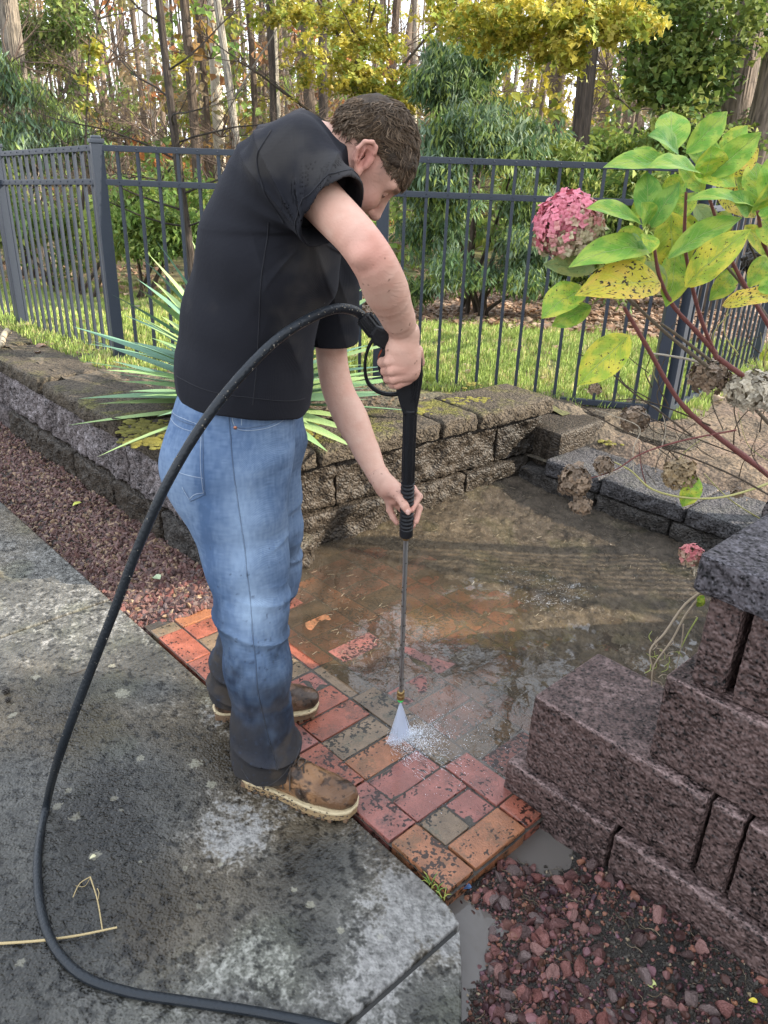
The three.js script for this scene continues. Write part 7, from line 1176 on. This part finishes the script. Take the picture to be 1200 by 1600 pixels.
{ // grass and fallen leaves
  const bl = new MB(), r = mulberry(321); for (let k = 0; k < 9; k++) { const a = r() * 6.28, x = (r() - 0.5) * 0.9, z = (r() - 0.5) * 0.9, h = 0.5 + 0.6 * r(), w = 0.05, l = 0.35 * r(); const A = bl.vert(x - w * Math.cos(a), 0, z - w * Math.sin(a)), B = bl.vert(x + w * Math.cos(a), 0, z + w * Math.sin(a)), C = bl.vert(x - Math.sin(a) * l * 0.4 + w * 0.7 * Math.cos(a), h * 0.6, z + Math.cos(a) * l * 0.4 + w * 0.7 * Math.sin(a)), D = bl.vert(x - Math.sin(a) * l, h, z + Math.cos(a) * l); bl.tri(A, B, C); bl.tri(A, C, D); }
  const ms = [], cs = [], geo = bl.geo();
  for (let i = 0; i < 26000; i++) { const z = -4.25 - 5.5 * Math.pow(r(), 1.1), x = lerp(-0.75, 0.75, r()) * Math.abs(z) ; if (z > fenceZ(x) + 0.25) continue; if (x > -0.8 && z < -6.7 - 0.4 * noise(x * 1.3, 1)) continue; const n = fbm(x * 1.4, z * 1.4), s = 0.035 + 0.035 * r(); if (n < -0.28 && r() < 0.7) continue; ms.push(xform(V3(x, landY(x, z) - 0.006, z), euler(r() * 6, 0, 0), V3(s * 1.5, s, s * 1.5))); const k = 0.75 + 0.5 * r() + 0.3 * n; cs.push(r() < 0.18 ? rgb(0.50 * k, 0.46 * k, 0.20 * k) : rgb(0.30 * k, 0.38 * k, 0.10 * k)); }
  const g = instanced('grass', geo, leafy(0.3, 0.7), ms, cs); tag(g, 'short green grass of the lawn beyond the fence', 'grass');
  const lf = leafGrid(1, 0.75, { nx: 4, ny: 5, bend: 1.3, fold: 0.35, wave: 0.5, seed: 3, pk: 0.8 }), lm = [], lc = [], q = mulberry(99);
  for (let i = 0; i < 9000; i++) { let x, z; const w = q(); if (w < 0.78) { z = -6.5 - 3.2 * q(); x = lerp(-0.12, 0.62, q()) * -z; } else if (w < 0.9) { z = -8.6 - 3 * q(); x = lerp(-0.6, 0.1, q()) * -z; } else { z = -4.4 - 4.5 * q(); x = lerp(-0.55, 0.5, q()) * -z; if (q() < 0.72) continue; } const s = 0.05 + 0.06 * q(); lm.push(xform(V3(x, landY(x, z) + 0.012 + 0.03 * q() * (w < 0.9 ? 1 : 0.3), z), euler(q() * 6, (q() - 0.5) * 1.4 - 1.57, (q() - 0.5) * 1.2), s)); const k = 0.55 + 0.8 * q(); lc.push(q() < 0.25 ? rgb(0.46 * k, 0.34 * k, 0.25 * k) : rgb(0.32 * k, 0.20 * k, 0.13 * k)); }
  const L = instanced('leaf_litter', lf, LEAFI, lm, lc); tag(L, 'brown fallen leaves lying at the edge of the wood', 'fallen leaves');
  // debris and moss tufts on the beds inside the fence
  const bm = [], bc = []; for (let i = 0; i < 2600; i++) { const s = lerp(1.72, 6, q() * q()), t = lerp(0.72, 1.9, q()), p = W(s, t); if (p.z < fenceZ(p.x) - 0.3) continue; const z = 0.008 + 0.02 * q(); bm.push(xform(V3(p.x, Math.max(landY(p.x, p.z), 0.0) + 0.02, p.z), euler(q() * 6, q() - 1.57, q() - 0.5), V3(z, z, z))); const k = 0.5 + q(); bc.push(rgb(0.20 * k, 0.14 * k, 0.085 * k)); }
  for (let i = 0; i < 900; i++) { const s = lerp(-0.4, 1.25, q()), t = lerp(2.35, 3.3, q()), p = W(s, t), z = 0.006 + 0.014 * q(); bm.push(xform(V3(p.x, landY(p.x, p.z) + 0.012, p.z), euler(q() * 6, q() - 1.57, q() - 0.5), V3(z * 0.6, z * 1.6, z))); const k = 0.5 + q(); bc.push(rgb(0.22 * k, 0.16 * k, 0.11 * k)); }
  tag(instanced('bed_litter', lf, LEAFI, bm, bc), 'bits of leaf and bark scattered on the beds by the fence', 'fallen leaves');
  // moss cushions on the caps
  const mg = new THREE.IcosahedronGeometry(1, 2), mm = [], mc = []; for (const [x, y, a, b, n] of [[228, 668, 34, 10, 150], [214, 690, 20, 8, 60], [246, 690, 12, 8, 40], [730, 626, 30, 5, 40], [742, 602, 12, 4, 12], [480, 672, 22, 14, 60], [660, 640, 16, 6, 18], [960, 690, 20, 6, 26]]) for (let i = 0; i < n; i++) { const p = atY(x + (q() + q() - 1) * a * 1.4, y + (q() + q() - 1) * b * 1.4, x > 900 ? 0.24 : 0.468), s = 0.004 + 0.010 * q(); mm.push(xform(p, euler(q() * 6, 0, 0), V3(s * 1.3, s * 0.4, s * 1.3))); const k = 0.7 + 0.5 * q(); mc.push(rgb(0.30 * k, 0.27 * k, 0.045 * k)); }
  tag(instanced('moss', mg, std(0xffffff, 0.95, { bumpMap: rep(FINE_BUMP, 2, 2), bumpScale: 0.02 }), mm, mc), 'yellow-green moss cushions growing on the wall caps', 'moss');
}
{ // the house beside the drive, outside the picture, whose shade lies over the concrete
  const t = thing('house', 'house wall and roof standing to the right of the driveway, outside the picture', 'house', [5.2, 0, 0.3]);
  const wall = std(rgb(0.42, 0.38, 0.33), 0.85, { bumpMap: rep(FINE_BUMP, 3, 3), bumpScale: 0.004 });
  part('wall', boxGeo(0.3, 4.6, 11, 0.01, 0.4, 2.2, 3.4), wall, t); part('roof', (() => { const g = boxGeo(1.6, 0.12, 11.6, 0.01, 0, 0, 0); g.rotateZ(0.45); g.translate(0.5, 4.6, 3.4); return g; })(), std(rgb(0.07, 0.065, 0.06), 0.9), t);
  for (const z of [-0.5, 2.5, 5.5]) { const w = part('window', boxGeo(0.04, 1.3, 0.95, 0.005, 0.235, 1.9, z), std(rgb(0.03, 0.035, 0.04), 0.08), t); part('frame', mergeGeometries([boxGeo(0.05, 0.07, 1.09, 0.005, 0.225, 2.585, z), boxGeo(0.05, 0.07, 1.09, 0.005, 0.225, 1.215, z), boxGeo(0.05, 1.3, 0.07, 0.005, 0.225, 1.9, z - 0.51), boxGeo(0.05, 1.3, 0.07, 0.005, 0.225, 1.9, z + 0.51)]), std(rgb(0.75, 0.74, 0.72), 0.6), w); }
}
renderer.render(scene, camera);
